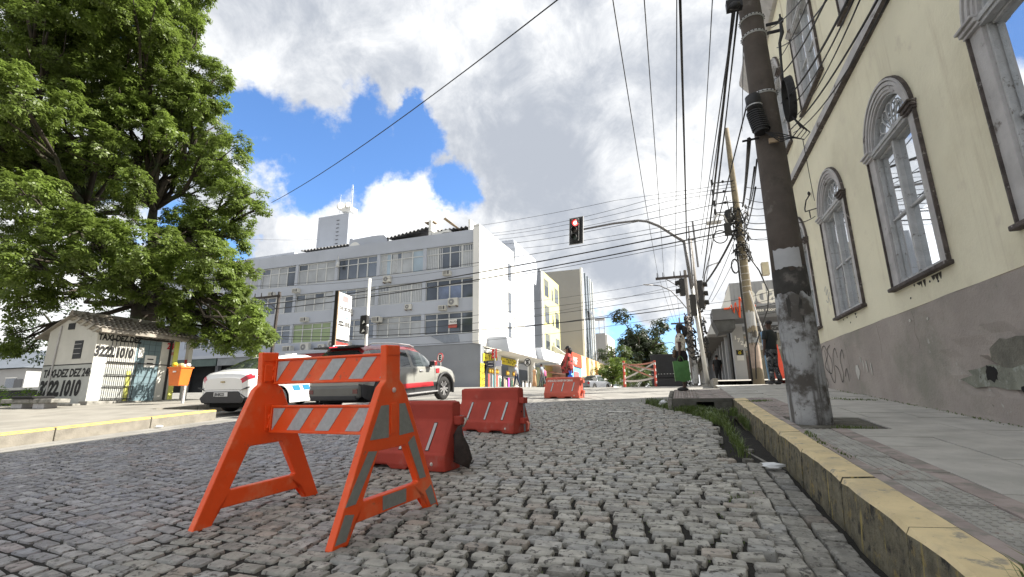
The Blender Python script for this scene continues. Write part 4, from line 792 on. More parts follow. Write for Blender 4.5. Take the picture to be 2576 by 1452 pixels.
q.box(-19.8, -15.9, 109.9, 110.5, 17.61, 18.2); q.box(-19.8, -16.0, 110.0, 110.1, 15.6, 15.7)
part('roof_frame', q, trim, fb, world=True)
q = MB(); q.prism([(-15.4, 10), (-9.8, 6.4), (-9.8, -4), (-15.4, -4)], 112, 122); part('lower_wing', q, MATS['pale_grey_wall'], fb, world=True, recalc=True)
XC = -13.5
cs = thing('orange_trim_shop', 'cream shop building with orange pilasters and a flat canopy', 'building', (XC, 70, .5))
q = MB(); q.prism([(67.5, .0), (67.5, 5.95), (98, 6.0), (98, 0)], XC - 6, XC, 'x'); part('wall', q, mat('cream_shop_wall', (.75, .60, .33), .85, .05, .3), cs, world=True, recalc=True)
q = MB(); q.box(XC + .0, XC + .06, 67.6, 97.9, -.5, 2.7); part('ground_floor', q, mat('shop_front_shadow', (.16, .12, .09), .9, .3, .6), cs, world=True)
for y in (71.5, 79.5):
    q = MB(); q.box(XC + .005, XC + .12, y, y + 1.6, 2.9, 5.9); part('orange_pilaster', q, mat('orange_paint', (.65, .20, .05), .8, .06), cs, world=True)
for y in (67.6, 74, 84, 92):
    q = MB(); q.box(XC + .061, XC + .2, y, y + 1.0, -.5, 2.7); part('pillar', q, mat('rust_orange', (.45, .16, .06), .8, .1), cs, world=True)
q = MB(); q.box(XC + .0, XC + 1.8, 68, 90, 2.71, 2.95); part('canopy', q, trim, cs, world=True)
q = MB(); q.box(XC + .01, XC + .2, 91, 97.8, 3.0, 5.6); pw = part('white_sign_panel', q, wpaint, cs, world=True)
q = MB()
for k in range(3): q.ring([(XC + .22, 93 + k * .5, 3.6 + k * .2), (XC + .22, 94 + k * .6, 4.8 - k * .1), (XC + .22, 95.4 + k * .4, 4.2 + k * .3)], .06, 5)
part('sign_marks', q, mat('dull_blue_print', (.2, .25, .4), .8, .1), pw, world=True)
rs = thing('red_fronted_shop', 'small shop with a red sign above a sky blue wall', 'shop', (XC, 62, .8))
q = MB(); q.box(XC - 6, XC - .01, 61, 67.4, .3, 5.6); part('wall', q, mat('sky_blue_wall', (.18, .48, .72), .8, .15, .5), rs, world=True)
q = MB(); q.box(XC - .009, XC + .15, 61, 67.4, 4.1, 5.85); f = part('red_sign', q, mat('red_sign_face', (.62, .07, .03), .7, .08), rs, world=True)
T('lettering', 'M&F', f, wpaint, 1.3, (XC + .16, 61.8, 4.4), EAST, .02)
q = MB(); q.box(XC - .009, XC + .05, 62.5, 65.5, 2.2, 3.4); part('red_print', q, mat('red_print', (.45, .12, .12), .7, .1), rs, world=True)
q = MB(); q.prism([(-19, 4.6), (-19, 6.2), (-17.3, 7.0), (-15.4, 6.6), (-13.6, 5.2), (-13.6, .4), (-19, .4)], 60.2, 61); part('white_gable', q, mat('dirty_white_wall', (.52, .51, .50), .9, .1, .5, streak=((.3, .3, .3), 1.2, .55, .8)), rs, world=True, recalc=True)
q = MB(); q.add([(-15.9, 57, 3.1), (-13.2, 57, 2.9), (-13.2, 60, 2.6), (-15.9, 60, 3.4)], [(0, 1, 2, 3)]); q.box(-15.9, -13.3, 59.9, 60.1, 2.0, 2.9); part('striped_awning', q, mat('red_white_awning', (.62, .35, .32), .8, .35, 1.2), rs, world=True)
yp = MB(); yp.box(-13.4, -13.1, 58.5, 59.3, 1.2, 1.9); tag(part('yellow_notice', yp, shopyel), 'small yellow street notice with a letter T behind the red barrier', 'sign'); T('lettering', 'T', bpy.data.objects['yellow_notice'], blackp, .6, (-13.35, 58.49, 1.35), FRONT, .03, world=False)
# low grey canopy over the passage between office and yellow building
q = MB(); q.box(-17, -15.9, 53.5, 56, .8, 3.5); tag(part('passage_wall', q, mat('pale_green_wall', (.50, .54, .36), .9, .05)), 'pale green wall with a doorway between the office and the yellow building', 'wall')
q = MB(); q.box(-15.89, -15.86, 54.0, 54.8, .8, 2.8); part('door', q, mat('green_door', (.30, .36, .2), .7, .1), bpy.data.objects['passage_wall'])
# ================================================================ STORE ON THE RIGHT ACROSS THE STREET
st = thing('fitness_store', 'grey corner fitness store with white lettering and an orange heartbeat line', 'shop', (3, 25, .6))
sg = mat('store_dark_grey', (.13, .135, .145), .7, .08, 1); slg = mat('store_light_grey', (.36, .365, .375), .8, .06, 1)
q = MB(); q.box(1.55, 9, 22.9, 24.6, 3.35, 3.86); part('fascia', q, sg, st, world=True)
q = MB(); q.prism([(1.56, 3.34), (2.45, 3.34), (2.45, 2.95), (1.75, 2.80)], 23.0, 24.6); part('folded_awning', q, mat('dark_awning', (.075, .078, .08), .85, .25, 2, .5, 6), st, world=True, recalc=True)
q = MB(); q.box(2.75, 9, 26.4, 29, 3.3, 5.75); part('upper_wall', q, slg, st, world=True)
q = MB()
for k in range(30): q.box(2.75 + k * .2, 2.77 + k * .2, 26.37, 26.399, 3.9, 5.75)
part('ribs', q, slg, st, world=True)
q = MB(); q.add([(2.0, 26.4, 3.87), (2.74, 26.4, 3.87), (2.74, 26.4, 5.7)], [(0, 1, 2)]); part('white_wedge', q, wpaint, st, world=True)
q = MB(); q.box(2.42, 2.92, 24.7, 25.2, .4, 3.34); col_ = part('corner_column', q, slg, st, world=True)
for k, ch in enumerate('1726'): T('house_number', ch, col_, wpaint, .26, (2.50 + k * .13, 24.695, 2.62 - k * .13), FRONT, .008)
q = MB(); q.box(2.53, 2.84, 24.68, 24.699, 1.88, 2.12); pl_ = part('black_poster', q, blackp, col_, world=True)
q = MB(); q.ring([(2.68 + .05 * math.cos(t), 24.67, 1.97 + .05 * math.sin(t)) for t in np.linspace(0, 6.28, 10)], .015, 5); q.ring([(2.6, 24.67, 2.1), (2.68, 24.67, 2.03), (2.77, 24.67, 2.1)], .008, 4); part('poster_medal', q, shopyel, pl_, world=True)
q = MB(); q.box(2.54, 2.84, 24.68, 24.699, 1.62, 1.85); part('paper_notice', q, mat('paper', (.6, .6, .58), .9, .03), col_, world=True)
q = MB(); q.box(2.93, 9, 25.6, 25.7, .4, 3.34); sw = part('shop_window', q, mat('shop_glass', (.09, .09, .09), .1, .4, .6, coat=.5, spots=[((.35, .22, .14), 1.3, .56, .66), ((.42, .42, .40), 1.8, .6, .68)]), st, world=True)
q = MB(); q.box(2.93, 6, 25.5, 25.599, 2.15, 2.28); q.box(2.93, 6, 25.5, 25.599, 2.95, 3.05); part('window_bar', q, slg, sw, world=True)
T('lettering', 'Home', sw, wpaint, .34, (3.05, 25.49, 2.34), FRONT, .008)
q = MB(); q.box(1.9, 2.4, 26.0, 58, .4, 3.4) if 0 else q.box(2.35, 2.42, 25.3, 26.3, .4, 3.1); part('side_shutter', q, blackp, st, world=True)
# letters: big white name half hidden by the pole, small second line
T('big_lettering', 'bdals', st, wpaint, 1.25, (2.95, 22.86, 3.98), FRONT, .02, .05, sx=.72)
T('small_lettering', 'fitness store', st, wpaint, .19, (3.05, 22.895, 3.62), FRONT, .004, sx=1.25)
orange = mat('orange_enamel', (.75, .10, .02), .5, .05)
q = MB(); q.ring([(x, 22.87, z) for x, z in ((2.05, 3.83), (2.28, 3.84), (2.36, 3.98), (2.44, 3.62), (2.54, 4.08), (2.66, 3.38), (2.74, 4.32), (2.88, 3.87), (3.3, 3.88), (3.35, 3.9))], .045, 6); part('heartbeat_line', q, orange, st, world=True)
# long covered gallery running back along the pavement
ga = thing('shop_gallery', 'long low row of shops with narrow pillars under one flat canopy', 'building', (2.4, 40, .8))
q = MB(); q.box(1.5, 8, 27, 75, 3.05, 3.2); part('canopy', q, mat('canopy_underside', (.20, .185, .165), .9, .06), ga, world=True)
q = MB(); q.box(1.9, 8, 27.5, 75, 3.21, 4.2); part('upper_band', q, mat('ribbed_white_metal', (.55, .55, .53), .7, .08, 3), ga, world=True)
q = MB()
for k in range(40): q.box(1.86, 1.899, 28.2 + k * 1.1, 28.3 + k * 1.1, 3.22, 4.18)
part('ribs', q, MATS['ribbed_white_metal'], ga, world=True)
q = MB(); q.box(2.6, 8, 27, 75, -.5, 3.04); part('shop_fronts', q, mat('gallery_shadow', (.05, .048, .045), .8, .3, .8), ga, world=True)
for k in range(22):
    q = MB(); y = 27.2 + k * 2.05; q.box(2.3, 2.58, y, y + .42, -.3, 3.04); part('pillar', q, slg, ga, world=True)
# ================================================================ TAXI HUT
hx0, hx1, hy0, hy1 = -19.45, -17.0, 9.37, 11.95
hut = thing('taxi_hut', 'small white taxi rank hut with tiled roof, painted phone numbers and barred front', 'hut', (-18.2, 10.6, 0))
hw_ = mat('hut_white_wall', (.60, .585, .53), .9, .08, 1.2, .25, 30, spots=[((.40, .385, .34), 2, .6, .8)])
hg_ = mat('hut_grey_base', (.44, .45, .425), .9, .1, 1.2, .25, 30, spots=[((.55, .55, .52), 6, .63, .67)])
q = MB(); q.prism([(hx0, -.3), (hx0, 2.30), (-18.3, 2.82), (hx1, 2.26), (hx1, -.3)], hy0, hy0 + .12)
part('gable_wall', q, hw_, hut, world=True, recalc=True)
q = MB(); q.box(hx0, hx0 + .12, hy0 + .121, hy1, -.3, 2.28); q.box(hx0 + .121, hx1, hy1 - .12, hy1, -.3, 2.28); q.box(hx1 - .12, hx1, hy0 + .121, 10.55, -.3, 2.26); q.box(hx1 - .12, hx1, 11.35, hy1 - .121, -.3, 2.26); q.box(hx1 - .12, hx1, 10.551, 11.349, 2.05, 2.26); q.box(hx0, hx1, hy0 + .13, hy1 - .13, -.3, .02)
part('wall', q, hw_, hut, world=True)
q = MB(); q.box(hx0 - .004, hx1 + .004, hy0 - .006, hy0 - .001, -.3, 1.17); q.box(hx1 + .001, hx1 + .006, hy0 - .005, 10.55, -.3, 1.10); part('grey_dado', q, hg_, hut, world=True)
q = MB(); q.box(hx0, hx1, hy0 - .011, hy0 - .007, 1.16, 1.19); q.box(hx1 + .0065, hx1 + .010, 9.75, 11.9, 1.24, 1.27); part('dark_line', q, blackp, hut, world=True)
q = MB(); q.cyl((-18.95, hy0 - .03, -.1), (-18.85, hy0 - .03, 2.45), .025, n=6); part('pipe', q, trim, hut, world=True)
q = MB(); q.box(-18.1, -17.62, hy0 - .012, hy0 - .001, 1.35, 1.92); wn = part('window', q, mat('dark_slot', (.02, .022, .025), .6, .1), hut, world=True)
q = MB()
for z in (1.50, 1.66, 1.80): q.box(-18.02, -17.68, hy0 - .03, hy0 - .0125, z, z + .016)
part('louvre', q, trim, wn, world=True)
q = MB(); q.box(-18.12, -18.03, hy0 - .02, hy0 - .0125, 1.35, 1.92); part('reveal', q, hw_, wn, world=True)
q = MB(); q.box(-18.5, -18.2, hy0 - .03, hy0 - .001, 2.3, 2.5); part('vent_box', q, MATS['dark_slot'], hut, world=True)
T('painted_lettering', 'TÁXI-DEZ DEZ 24h', hut, blackp, .34, (-19.32, hy0 - .013, .80), FRONT, .012, .001, .12, sx=.82)
T('painted_lettering', '3222.1010', hut, blackp, .62, (-19.42, hy0 - .013, .24), FRONT, .034, .001, .16, sx=.78)
T('painted_lettering', 'TÁXI-DEZ DEZ', hut, blackp, .27, (hx1 + .008, 9.40, 1.92), EAST, .012, .001, sx=.70)
T('painted_lettering', '3222.1010', hut, blackp, .42, (hx1 + .008, 9.36, 1.42), EAST, .024, .001, .1, sx=.62)
redp = mat('red_lettering', (.5, .03, .04), .8, .05)
T('painted_number', '24', hut, redp, .30, (hx1 + .012, 11.52, 1.82), EAST, .01, .001, sx=.8); T('painted_number', 'HS', hut, redp, .14, (hx1 + .012, 11.62, 1.62), EAST, .003, .001)
q = MB()
for k in range(8): q.cyl((hx1 + .06, 9.78 + k * .115, .06), (hx1 + .06, 9.78 + k * .115, 1.95), .011, n=5)
for z in (.12, .50, .86, 1.26, 1.95): q.box(hx1 + .045, hx1 + .075, 9.74, 10.62, z - .012, z + .012)
part('window_grille', q, blackp, hut, world=True)
q = MB(); q.box(hx1 - .05, hx1 - .02, 10.56, 11.34, .03, 2.04); dr_ = part('door', q, mat('blue_tiled_door', (.15, .215, .24), .4, .08, 2), hut, world=True)
q = MB()
for k in range(9): q.box(hx1 - .0199, hx1 - .012, 10.56, 11.34, .18 + k * .215, .195 + k * .215)
for k in range(3): q.box(hx1 - .0199, hx1 - .0125, 10.75 + k * .2, 10.762 + k * .2, .03, 2.04)
part('door_joints', q, mat('door_joint', (.10, .14, .16), .7, 0), dr_, world=True)
q = MB(); q.box(hx1 - .011, hx1 - .005, 10.62, 10.80, 1.45, 1.80); q.box(hx1 - .011, hx1 - .004, 10.86, 11.22, 1.15, 1.55); part('paper_notice', q, wpaint, dr_, world=True)
q = MB(); q.box(hx1 - .0035, hx1 - .002, 10.94, 11.14, 1.26, 1.30); q.box(hx1 - .0035, hx1 - .002, 10.94, 11.14, 1.40, 1.44); part('notice_bars', q, blackp, dr_, world=True)
q = MB(); q.box(hx1 + .001, hx1 + .05, 10.50, 11.7, 2.05, 2.10); q.box(hx1 + .001, hx1 + .05, 11.62, 11.68, .05, 2.05); part('open_gate_frame', q, blackp, hut, world=True)
q = MB(); q.box(hx1 + .001, hx1 + .02, 10.36, 10.50, .0, 1.0); q.box(hx1 + .001, hx1 + .02, 11.78, 11.95, .0, 2.1); part('yellow_jamb', q, mat('pale_lime_paint', (.65, .66, .16), .8, .1), hut, world=True)
q = MB(); q.box(-17.18, -17.02, 12.35, 12.5, -.1, 2.3); part('porch_post', q, hw_, hut, world=True); q = MB(); q.box(-17.16, -17.04, 12.34, 12.349, 1.0, 1.5); part('post_marks', q, redp, hut, world=True)
q = MB(); q.box(-17.0, -16.6, 9.2, 12.6, -.25, .05); part('step', q, conc, hut, world=True, bevel=.01)
q = MB(); q.prism([(-18.3, 2.80), (-16.65, 2.24), (-16.65, 2.20), (-18.3, 2.76)], hy0 - .12, 12.75); q.prism([(-18.3, 2.80), (-20.0, 2.10), (-20.0, 2.06), (-18.3, 2.76)], hy0 - .12, 12.75); q.box(-16.70, -16.62, hy0 - .12, 12.75, 2.12, 2.199)
part('roof_deck', q, mat('weathered_board', (.30, .27, .23), .9, .2, 4), hut, world=True, recalc=True)
tilem = mat('old_roof_tile', (.33, .30, .26), .9, .35, 5, .5, 40, spots=[((.55, .52, .46), 3, .50, .60), ((.06, .055, .05), 9, .58, .68)])  # weathered mottle, strengthened to paint in the tiles' sunlit and shaded contrast
def tile_mesh(L=.42, r0=.085, r1=.07):
    q = MB(); n = 6; vs = []
    for (u, r) in ((0, r0), (L, r1)):
        for k in range(n + 1):
            a = math.pi * k / n; vs.append((u, r * math.cos(a), r * .62 * math.sin(a)))
        for k in range(n + 1):
            a = math.pi * k / n; vs.append((u, (r - .012) * math.cos(a), (r - .012) * .62 * math.sin(a)))
    m = n + 1
    q.add(vs, [(k, k + 1, 2 * m + k + 1, 2 * m + k) for k in range(n)] + [(k, m + k, m + k + 1, k + 1) for k in range(n)] + [(m + k, 3 * m + k, 3 * m + k + 1, m + k + 1) for k in range(n)])
    return q.mesh('roof_tile', tilem, True)
tm = tile_mesh(); rf = random.Random(9)
for j in range(19):
    for i in range(5):
        o = bpy.data.objects.new('roof_tile', tm); COL.objects.link(o); o.parent = hut
        u = i * .36 - .02; y = hy0 - .08 + j * .155
        sl = math.atan2(.56, 1.65); x = -16.63 - u * math.cos(sl); z = 2.25 + u * math.sin(sl) + rf.uniform(0, .012) - .012 * i * 0 + .012
        o.location = Vector((x, y + rf.uniform(-.01, .01), z)) - hut.location; o.rotation_euler = (0, sl + rf.uniform(-.02, .03) + .05, math.pi + rf.uniform(-.03, .03))
q = MB()
for k in range(8): q.ring([(-18.3, hy0 - .12 + k * .36, 2.83), (-18.3, hy0 + .26 + k * .36, 2.845)], [.09, .075], 8)
part('ridge_tiles', q, tilem, hut, world=True)
# ---- bin, benches, planting beside the hut
binm = mat('orange_bin_plastic', (.72, .17, .02), .5, .06)
bn_ = thing('litter_bin', 'orange plastic litter bin overflowing on the hut porch post', 'bin', (-13.95, 9.95, .46))
q = MB(); q.v = [(-.20, -.15, 0), (.20, -.15, 0), (.20, .15, 0), (-.20, .15, 0), (-.27, -.18, .52), (.27, -.18, .52), (.27, .18, .52), (-.27, .18, .52)]; q.f = [(0, 3, 2, 1), (0, 1, 5, 4), (1, 2, 6, 5), (2, 3, 7, 6), (3, 0, 4, 7)]; q.mi = [0] * 5; part('body', q, binm, bn_, bevel=.015)
q = MB(); q.box(-.29, .29, -.2, .2, .50, .54); part('rim', q, binm, bn_, bevel=.01)
q = MB(); q.box(-.03, .09, -.2, -.181, .38, .42); part('sticker', q, wpaint, bn_)
for k in range(7): q = MB(); q.ell((-.2 + .07 * k, rf.uniform(-.1, .1), .56 + rf.uniform(0, .07)), (.07, .07, .06), 7, 5); part('rubbish', q, [mat('litter_white', (.7, .68, .62), .9, .2), shopyel, mat('litter_tan', (.5, .38, .2), .9, .2)][k % 3], bn_)
q = MB(); q.cyl((-13.95, 10.15, -.3), (-13.95, 10.15, 1.0), .04, n=8); tag(part('bin_post', q, trim), 'short grey post that carries the orange litter bin', 'post')
bench = thing('concrete_bench', 'low worn concrete bench with a black coat on it before the hut', 'bench', (-16.8, 8.15, .0))
q = MB(); q.box(-1.3, 1.0, -.22, .22, .0, .12); part('seat', q, conc, bench, bevel=.03)
for x in (-.9, .1): q = MB(); q.box(x, x + .5, -.15, .15, -.42, -.001); part('leg', q, trim, bench, bevel=.01)
q = MB(); q.box(-.75, .25, -.26, .24, .121, .20); tag(part('black_cloth', q, mat('black_cloth', (.012, .012, .013), .9, .1), bevel=.04, loc=(-16.8, 8.15, .0)), 'black folded coat lying on the bench before the hut', 'coat')
bpy.data.objects['black_cloth'].scale = (1, 1.05, 1)
bench2 = copy_tree(bench); bench2.location = (-19.4, 7.4, .05); bench2['label'] = 'second concrete bench at the left edge beside green shrubs'
q = MB(); q.box(-24, -16.6, 8.85, 9.05, -.4, -.02); tag(part('planter_kerb', q, conc, bevel=.02), 'low concrete edging in front of the hut and shrubs', 'edging')
q = MB(); q.box(-30, -19.7, 12.2, 12.5, -.3, .55); tag(part('low_wall', q, mat('wall_dark_band', (.05, .05, .05), .9, .1)), 'low dark wall with pale coping left of the hut', 'wall'); w = bpy.data.objects['low_wall']
q = MB(); q.box(-30, -19.6, 12.15, 12.55, .551, .66); part('coping', q, mat('pale_coping', (.6, .6, .57), .9, .05), w)
q = MB(); q.box(-16.4, -12.8, 13.6, 13.9, -.2, .72); dw = tag(part('retaining_wall', q, mat('black_mouldy_wall', (.035, .033, .03), .95, .4, 3)), 'dark mouldy low wall behind the white sedan', 'wall'); q = MB(); q.box(-16.4, -12.8, 13.55, 13.95, .721, .80); part('coping', q, conc, dw)
# houses seen far left under the tree
for (x0, x1, y, h, m_, lb) in ((-62, -52, 24, 2.9, 'pale_grey_wall', 'low pale house with a grey roof seen left of the hut'), (-82, -66, 31, 4.6, 'dirty_white_wall', 'white house at the far left edge under the branches')):
    hs = thing('house', lb, 'house', (x0, y, 0)); q = MB(); q.box(x0, x1, y, y + 6, -1, h); part('wall', q, MATS[m_], hs, world=True)
    q = MB(); q.prism([(y - .4, h + .05), (y + 3, h + 1.5), (y + 6.4, h + .05)], x0 - .3, x1 + .3, 'x'); part('roof', q, mat('slate_grey_roof', (.13, .15, .18), .8, .15, 2), hs, world=True, recalc=True)
    for k in range(3):
        xx = x0 + 1 + k * 3.2; q = MB(); q.box(xx, xx + 1.5, y - .03, y - .001, .9, 2.1); w_ = part('window', q, gdark, hs, world=True); q = MB(); q.box(xx - .08, xx + 1.58, y - .06, y - .001, 2.101, 2.2); part('lintel', q, wpaint, w_, world=True)
    q = MB(); q.box(x1 - 1.3, x1 - .2, y - .05, y - .001, -.5, 2.0); part('door', q, sg, hs, world=True)

# ================================================================ BARRICADE
orp = mat('orange_plastic', (.95, .105, .014), .40, .06, 3, .15, 90, spec=.45, spots=[((.90, .22, .09), 2.6, .50, .68), ((.40, .13, .07), 9, .62, .70)])
refl = mat('reflective_sheet', (.45, .47, .48), .35, .1, 30, .12, 260)
refd = mat('reflective_sheet_grey', (.25, .26, .245), .4, .08, 30, .12, 260)
def extrude_outline(q, outer, hole, a0, a1):     # plate in the YZ plane with a hole, both outlines with the same point count
    n = len(outer); vs = [(a0, *p) for p in outer] + [(a0, *p) for p in hole] + [(a1, *p) for p in outer] + [(a1, *p) for p in hole]
    fs = []
    for i in range(n):
        j = (i + 1) % n
        fs += [(i, j, n + j, n + i), (2 * n + i, 3 * n + i, 3 * n + j, 2 * n + j), (i, 2 * n + i, 2 * n + j, j), (n + i, n + j, 3 * n + j, 3 * n + i)]
    q.add(vs, fs)
ba = thing('folding_barricade', 'bright orange plastic A frame barricade with striped reflective boards in front', 'barricade', (-1.877, 2.86, -.795), R(-2.5))
AR = R(-5.5)                                      # leg planes are turned a little against the boards
for k, (ox, oy) in enumerate(((0, 0), (-1.145, .0))):
    M_ = Matrix.Translation((ox, oy, .0)) @ Matrix.Rotation(AR, 4, 'Z') @ Matrix.Rotation(R(3.5), 4, 'X') @ Matrix.Translation((0, 0, -.005))
    q = MB(); t0, t1 = -.028, .028
    outer = [(-.5, 0), (-.375, 0), (-.327, .105), (.327, .105), (.375, 0), (.5, 0), (.21, .68), (.115, .89), (.07, .93), (.07, 1.17), (-.07, 1.17), (-.07, .93), (-.115, .89), (-.21, .68)]
    hole = [(-.262, .225), (-.25, .215), (-.20, .215), (.20, .215), (.25, .215), (.262, .225), (.14, .475), (.13, .487), (.05, .487), (.02, .487), (-.02, .487), (-.05, .487), (-.13, .487), (-.14, .475)]
    extrude_outline(q, outer, hole, t0, t1)
    q.xf(M_); f = part('end_frame', q, orp, ba, bevel=.008, recalc=True)
    q = MB()                                      # raised rims give the moulded look
    q.box(.028, .040, -.052, .052, .945, 1.075) if k else q.box(-.040, -.028, -.052, .052, .945, 1.075)
    q.box(.0281, .034, -.06, .06, 1.10, 1.165); q.box(.0281, .036, -.03, .03, .58, .78)
    q.xf(M_); part('socket', q, orp, f, bevel=.004)
    if k == 0:
        for quad in ([(-.215, .565), (-.045, .56), (-.045, .77), (-.118, .77)], [(.215, .565), (.06, .56), (.06, .77), (.118, .77)], [(-.325, .215), (-.405, .215), (-.225, .60 - .1), (-.150, .49)], [(.278, .235), (.345, .235), (.215, .54), (.150, .50)],
                     [(-.095, .12), (.13, .12), (.13, .205), (-.095, .205)], [(-.475, .03), (-.395, .03), (-.335, .16), (-.405, .175)], [(.40, .03), (.465, .03), (.405, .17), (.34, .14)]):
            q = MB(); q.prism(quad, .0285, .0305, 'x'); q.xf(M_); part('reflective_strip', q, refd, f, recalc=True)
        q = MB(); q.ell((.034, .0, .865), (.012, .018, .018), 10, 6); q.xf(M_); part('bolt', q, mat('white_bolt', (.7, .55, .5), .5, 0), f, smooth=True)
for (z0, z1, yo) in ((.920, 1.115, -.0), (.560, .762, -.0)):
    xl, xr = -1.10, -.045; yb0, yb1 = -.035, .012
    q = MB(); q.box(xl, xr, yb0, yb1, z0, z1); q.box(xl, xr, yb0 - .012, yb0 - .0005, z0, z0 + .016); q.box(xl, xr, yb0 - .012, yb0 - .0005, z1 - .016, z1); q.box(xl, xl + .014, yb0 - .0118, yb0 - .0006, z0 + .0165, z1 - .0165); q.box(xr - .014, xr, yb0 - .0118, yb0 - .0006, z0 + .0165, z1 - .0165)
    bd = part('board', q, orp, ba, bevel=.004)
    W_ = xr - xl; H_ = z1 - z0; a, c = z0 + .022, z1 - .022; sl = .115; wd = .125
    def clip(poly, x0, x1):
        out = []
        for s, lim in ((1, x0), (-1, x1)):
            src = poly if not out else out; out = []
            for i in range(len(src)):
                p, r_ = src[i], src[(i + 1) % len(src)]; ip, ir = s * (p[0] - lim) >= 0, s * (r_[0] - lim) >= 0
                if ip: out.append(p)
                if ip != ir: t = (lim - p[0]) / (r_[0] - p[0]); out.append((lim, p[1] + t * (r_[1] - p[1])))
            if not out: return []
        return out
    for i in range(5):
        xb = xl - .10 + i * .272
        pl = clip([(xb, a), (xb + wd, a), (xb + wd + sl, c), (xb + sl, c)], xl + .022, xr - .022)
        if len(pl) >= 3: q = MB(); q.prism(pl, yb0 - .0035, yb0 - .0005); part('reflective_stripe', q, refl, bd, recalc=True)
    q = MB()
    for s in (xl - .05, xr + .0): q.box(s, s + .05, -.045, .03, (z0 + z1) / 2 - .04, (z0 + z1) / 2 + .04)
    q.box(xl - .075, xl - .0, -.055, -.0362, z0 + .03, z0 + .06); q.box(xl - .075, xl - .0, -.055, -.0362, z0 + .10, z0 + .13)
    part('locking_tab', q, orp, bd, bevel=.006)
# ================================================================ RED WATER FILLED BARRIERS
redpl = mat('red_barrier_plastic', (.42, .062, .042), .7, .14, 2.5, .2, 60, spec=.3, spots=[((.44, .15, .12), 3, .58, .75), ((.12, .05, .04), 7, .68, .76)])
redpl2 = mat('faded_red_barrier_plastic', (.55, .105, .065), .55, .1, 2.5, .12, 70, spots=[((.62, .3, .24), 5, .62, .72)])
def barrier(label, loc, rz, mm, L=1.13, H=.655, letter=False, rx=0.):
    t = thing('plastic_barrier', label, 'barrier', loc, rz, 'red plastic barriers in the street'); t.rotation_euler = (rx, 0, rz)
    prof = [(.21, .035), (.225, .05), (.225, .155), (.21, .175), (.085, .455), (.078, .48), (.078, H - .03), (.06, H), (0, H)]
    half = prof; full = [(-a, z) for a, z in half] + [(a, z) for a, z in half[::-1][1:]]
    q = MB(); n = len(full); xs_ = [-L / 2, -L / 2 + .02, L / 2 - .02, L / 2]; ins = [.93, 1, 1, .93]
    fullx = []
    xs_ = [-L / 2, -L / 2 + .03] + list(np.linspace(-L / 2 + .05, L / 2 - .05, 23)) + [L / 2 - .03, L / 2]
    vs = []
    for i, x in enumerate(xs_):
        s = .90 if i in (0, len(xs_) - 1) else .985 if i in (1, len(xs_) - 2) else 1
        foot = .035 if (.10 < abs(x) < .33) else .0
        for a, z in full:
            vs.append((x, a * s, (z - .035 + foot if z < .04 else (max(z, foot + .02) if z < .06 else z)) if z < .06 else (z if s == 1 else z * .985)))
    fs = [(i * n + k, (i + 1) * n + k, (i + 1) * n + k + 1, i * n + k + 1) for i in range(len(xs_) - 1) for k in range(n - 1)]
    fs += [tuple(range(n)), tuple(range((len(xs_) - 1) * n, len(xs_) * n))[::-1]] + [(i * n, i * n + n - 1, (i + 1) * n + n - 1, (i + 1) * n) for i in range(len(xs_) - 1)]
    q.add(vs, fs); b_ = part('body', q, mm, t, bevel=.010, recalc=True)
    q = MB()
    for (s, zs_) in ((1, (.42, .13)), (-1, (.33, .08))):
        for z in zs_: q.box(*sorted((s * (L / 2 - .01), s * (L / 2 + .085))), -.055, .055, z, z + .085)
    part('coupling_lug', q, mm, t, bevel=.012)
    q = MB(); q.cyl((L / 2 + .05, 0, .02), (L / 2 + .05, 0, .51), .014, n=8); part('joining_pin', q, mat('steel_pin', (.25, .25, .26), .5, .1, metal=.6), t)
    dz_, dy_ = .280, .125; nrm = Vector((0, -dz_, dy_)).normalized()
    for x in (-L * .29, 0.02, L * .33 - .02):
        q = MB()
        for (w, off, m0, m1) in ((.030, .003, .03, .95), ):
            pass
        p0 = Vector((0, -.210, .175)); p1 = Vector((0, -.085, .455)); lean = .03
        def strip(w, off, e):
            a0 = p0.lerp(p1, .06 - e); a1 = p0.lerp(p1, .94 + e); o = Vector((0, -.912, .41)) * off
            return [(x - w, *(a0 + o)[1:]), (x + w, *(a0 + o)[1:]), (x + w + lean, *(a1 + o)[1:]), (x - w + lean, *(a1 + o)[1:])]
        q.add(strip(.021, .004, .02) + strip(.021, .0005, .02), [(0, 1, 2, 3), (0, 4, 5, 1), (1, 5, 6, 2), (2, 6, 7, 3), (3, 7, 4, 0)]); s_ = part('strip_backing', q, blackp, t)
        q = MB(); q.add(strip(.016, .006, 0), [(0, 1, 2, 3)]); part('reflective_strip', q, mat('pale_reflective_strip', (.52, .54, .54), .35, .05), s_)
    q = MB(); q.ell((L / 2 - .14, -.226, .07), (.018, .010, .018), 10, 6); part('drain_plug', q, mat('plug_white', (.6, .58, .52), .5, .1), t, smooth=True)
    q = MB(); q.ell((L / 2 - .003, .0, .30), (.006, .016, .016), 8, 5); part('side_hole', q, MATS['dark_void'], t)
    if letter:
        T('lettering', 'ATENÇÃO: SANEP EM OBRAS', t, mat('white_stencil', (.75, .72, .68), .8, 0), .082, (-L / 2 + .07, -.0815, .475), FRONT, .003, .0008, world=False, sx=.98 * (L - .14) / 1.27)
        for k in range(6): q = MB(); q.prism(blob(.08 + .05 * k, .3 + .04 * math.sin(k * 2), .015, .035, 8, k), -.21, -.209); part('paint_scuff', q, MATS['white_stencil'], t, recalc=True) if 0 else None
    return t
b1 = barrier('nearest dark red plastic barrier behind the orange barricade with a torn sack at its end', (-2.72, 4.50, float(G(-2.7, 4.5)) - .0), R(-8), redpl, 1.13, .655, rx=R(2))
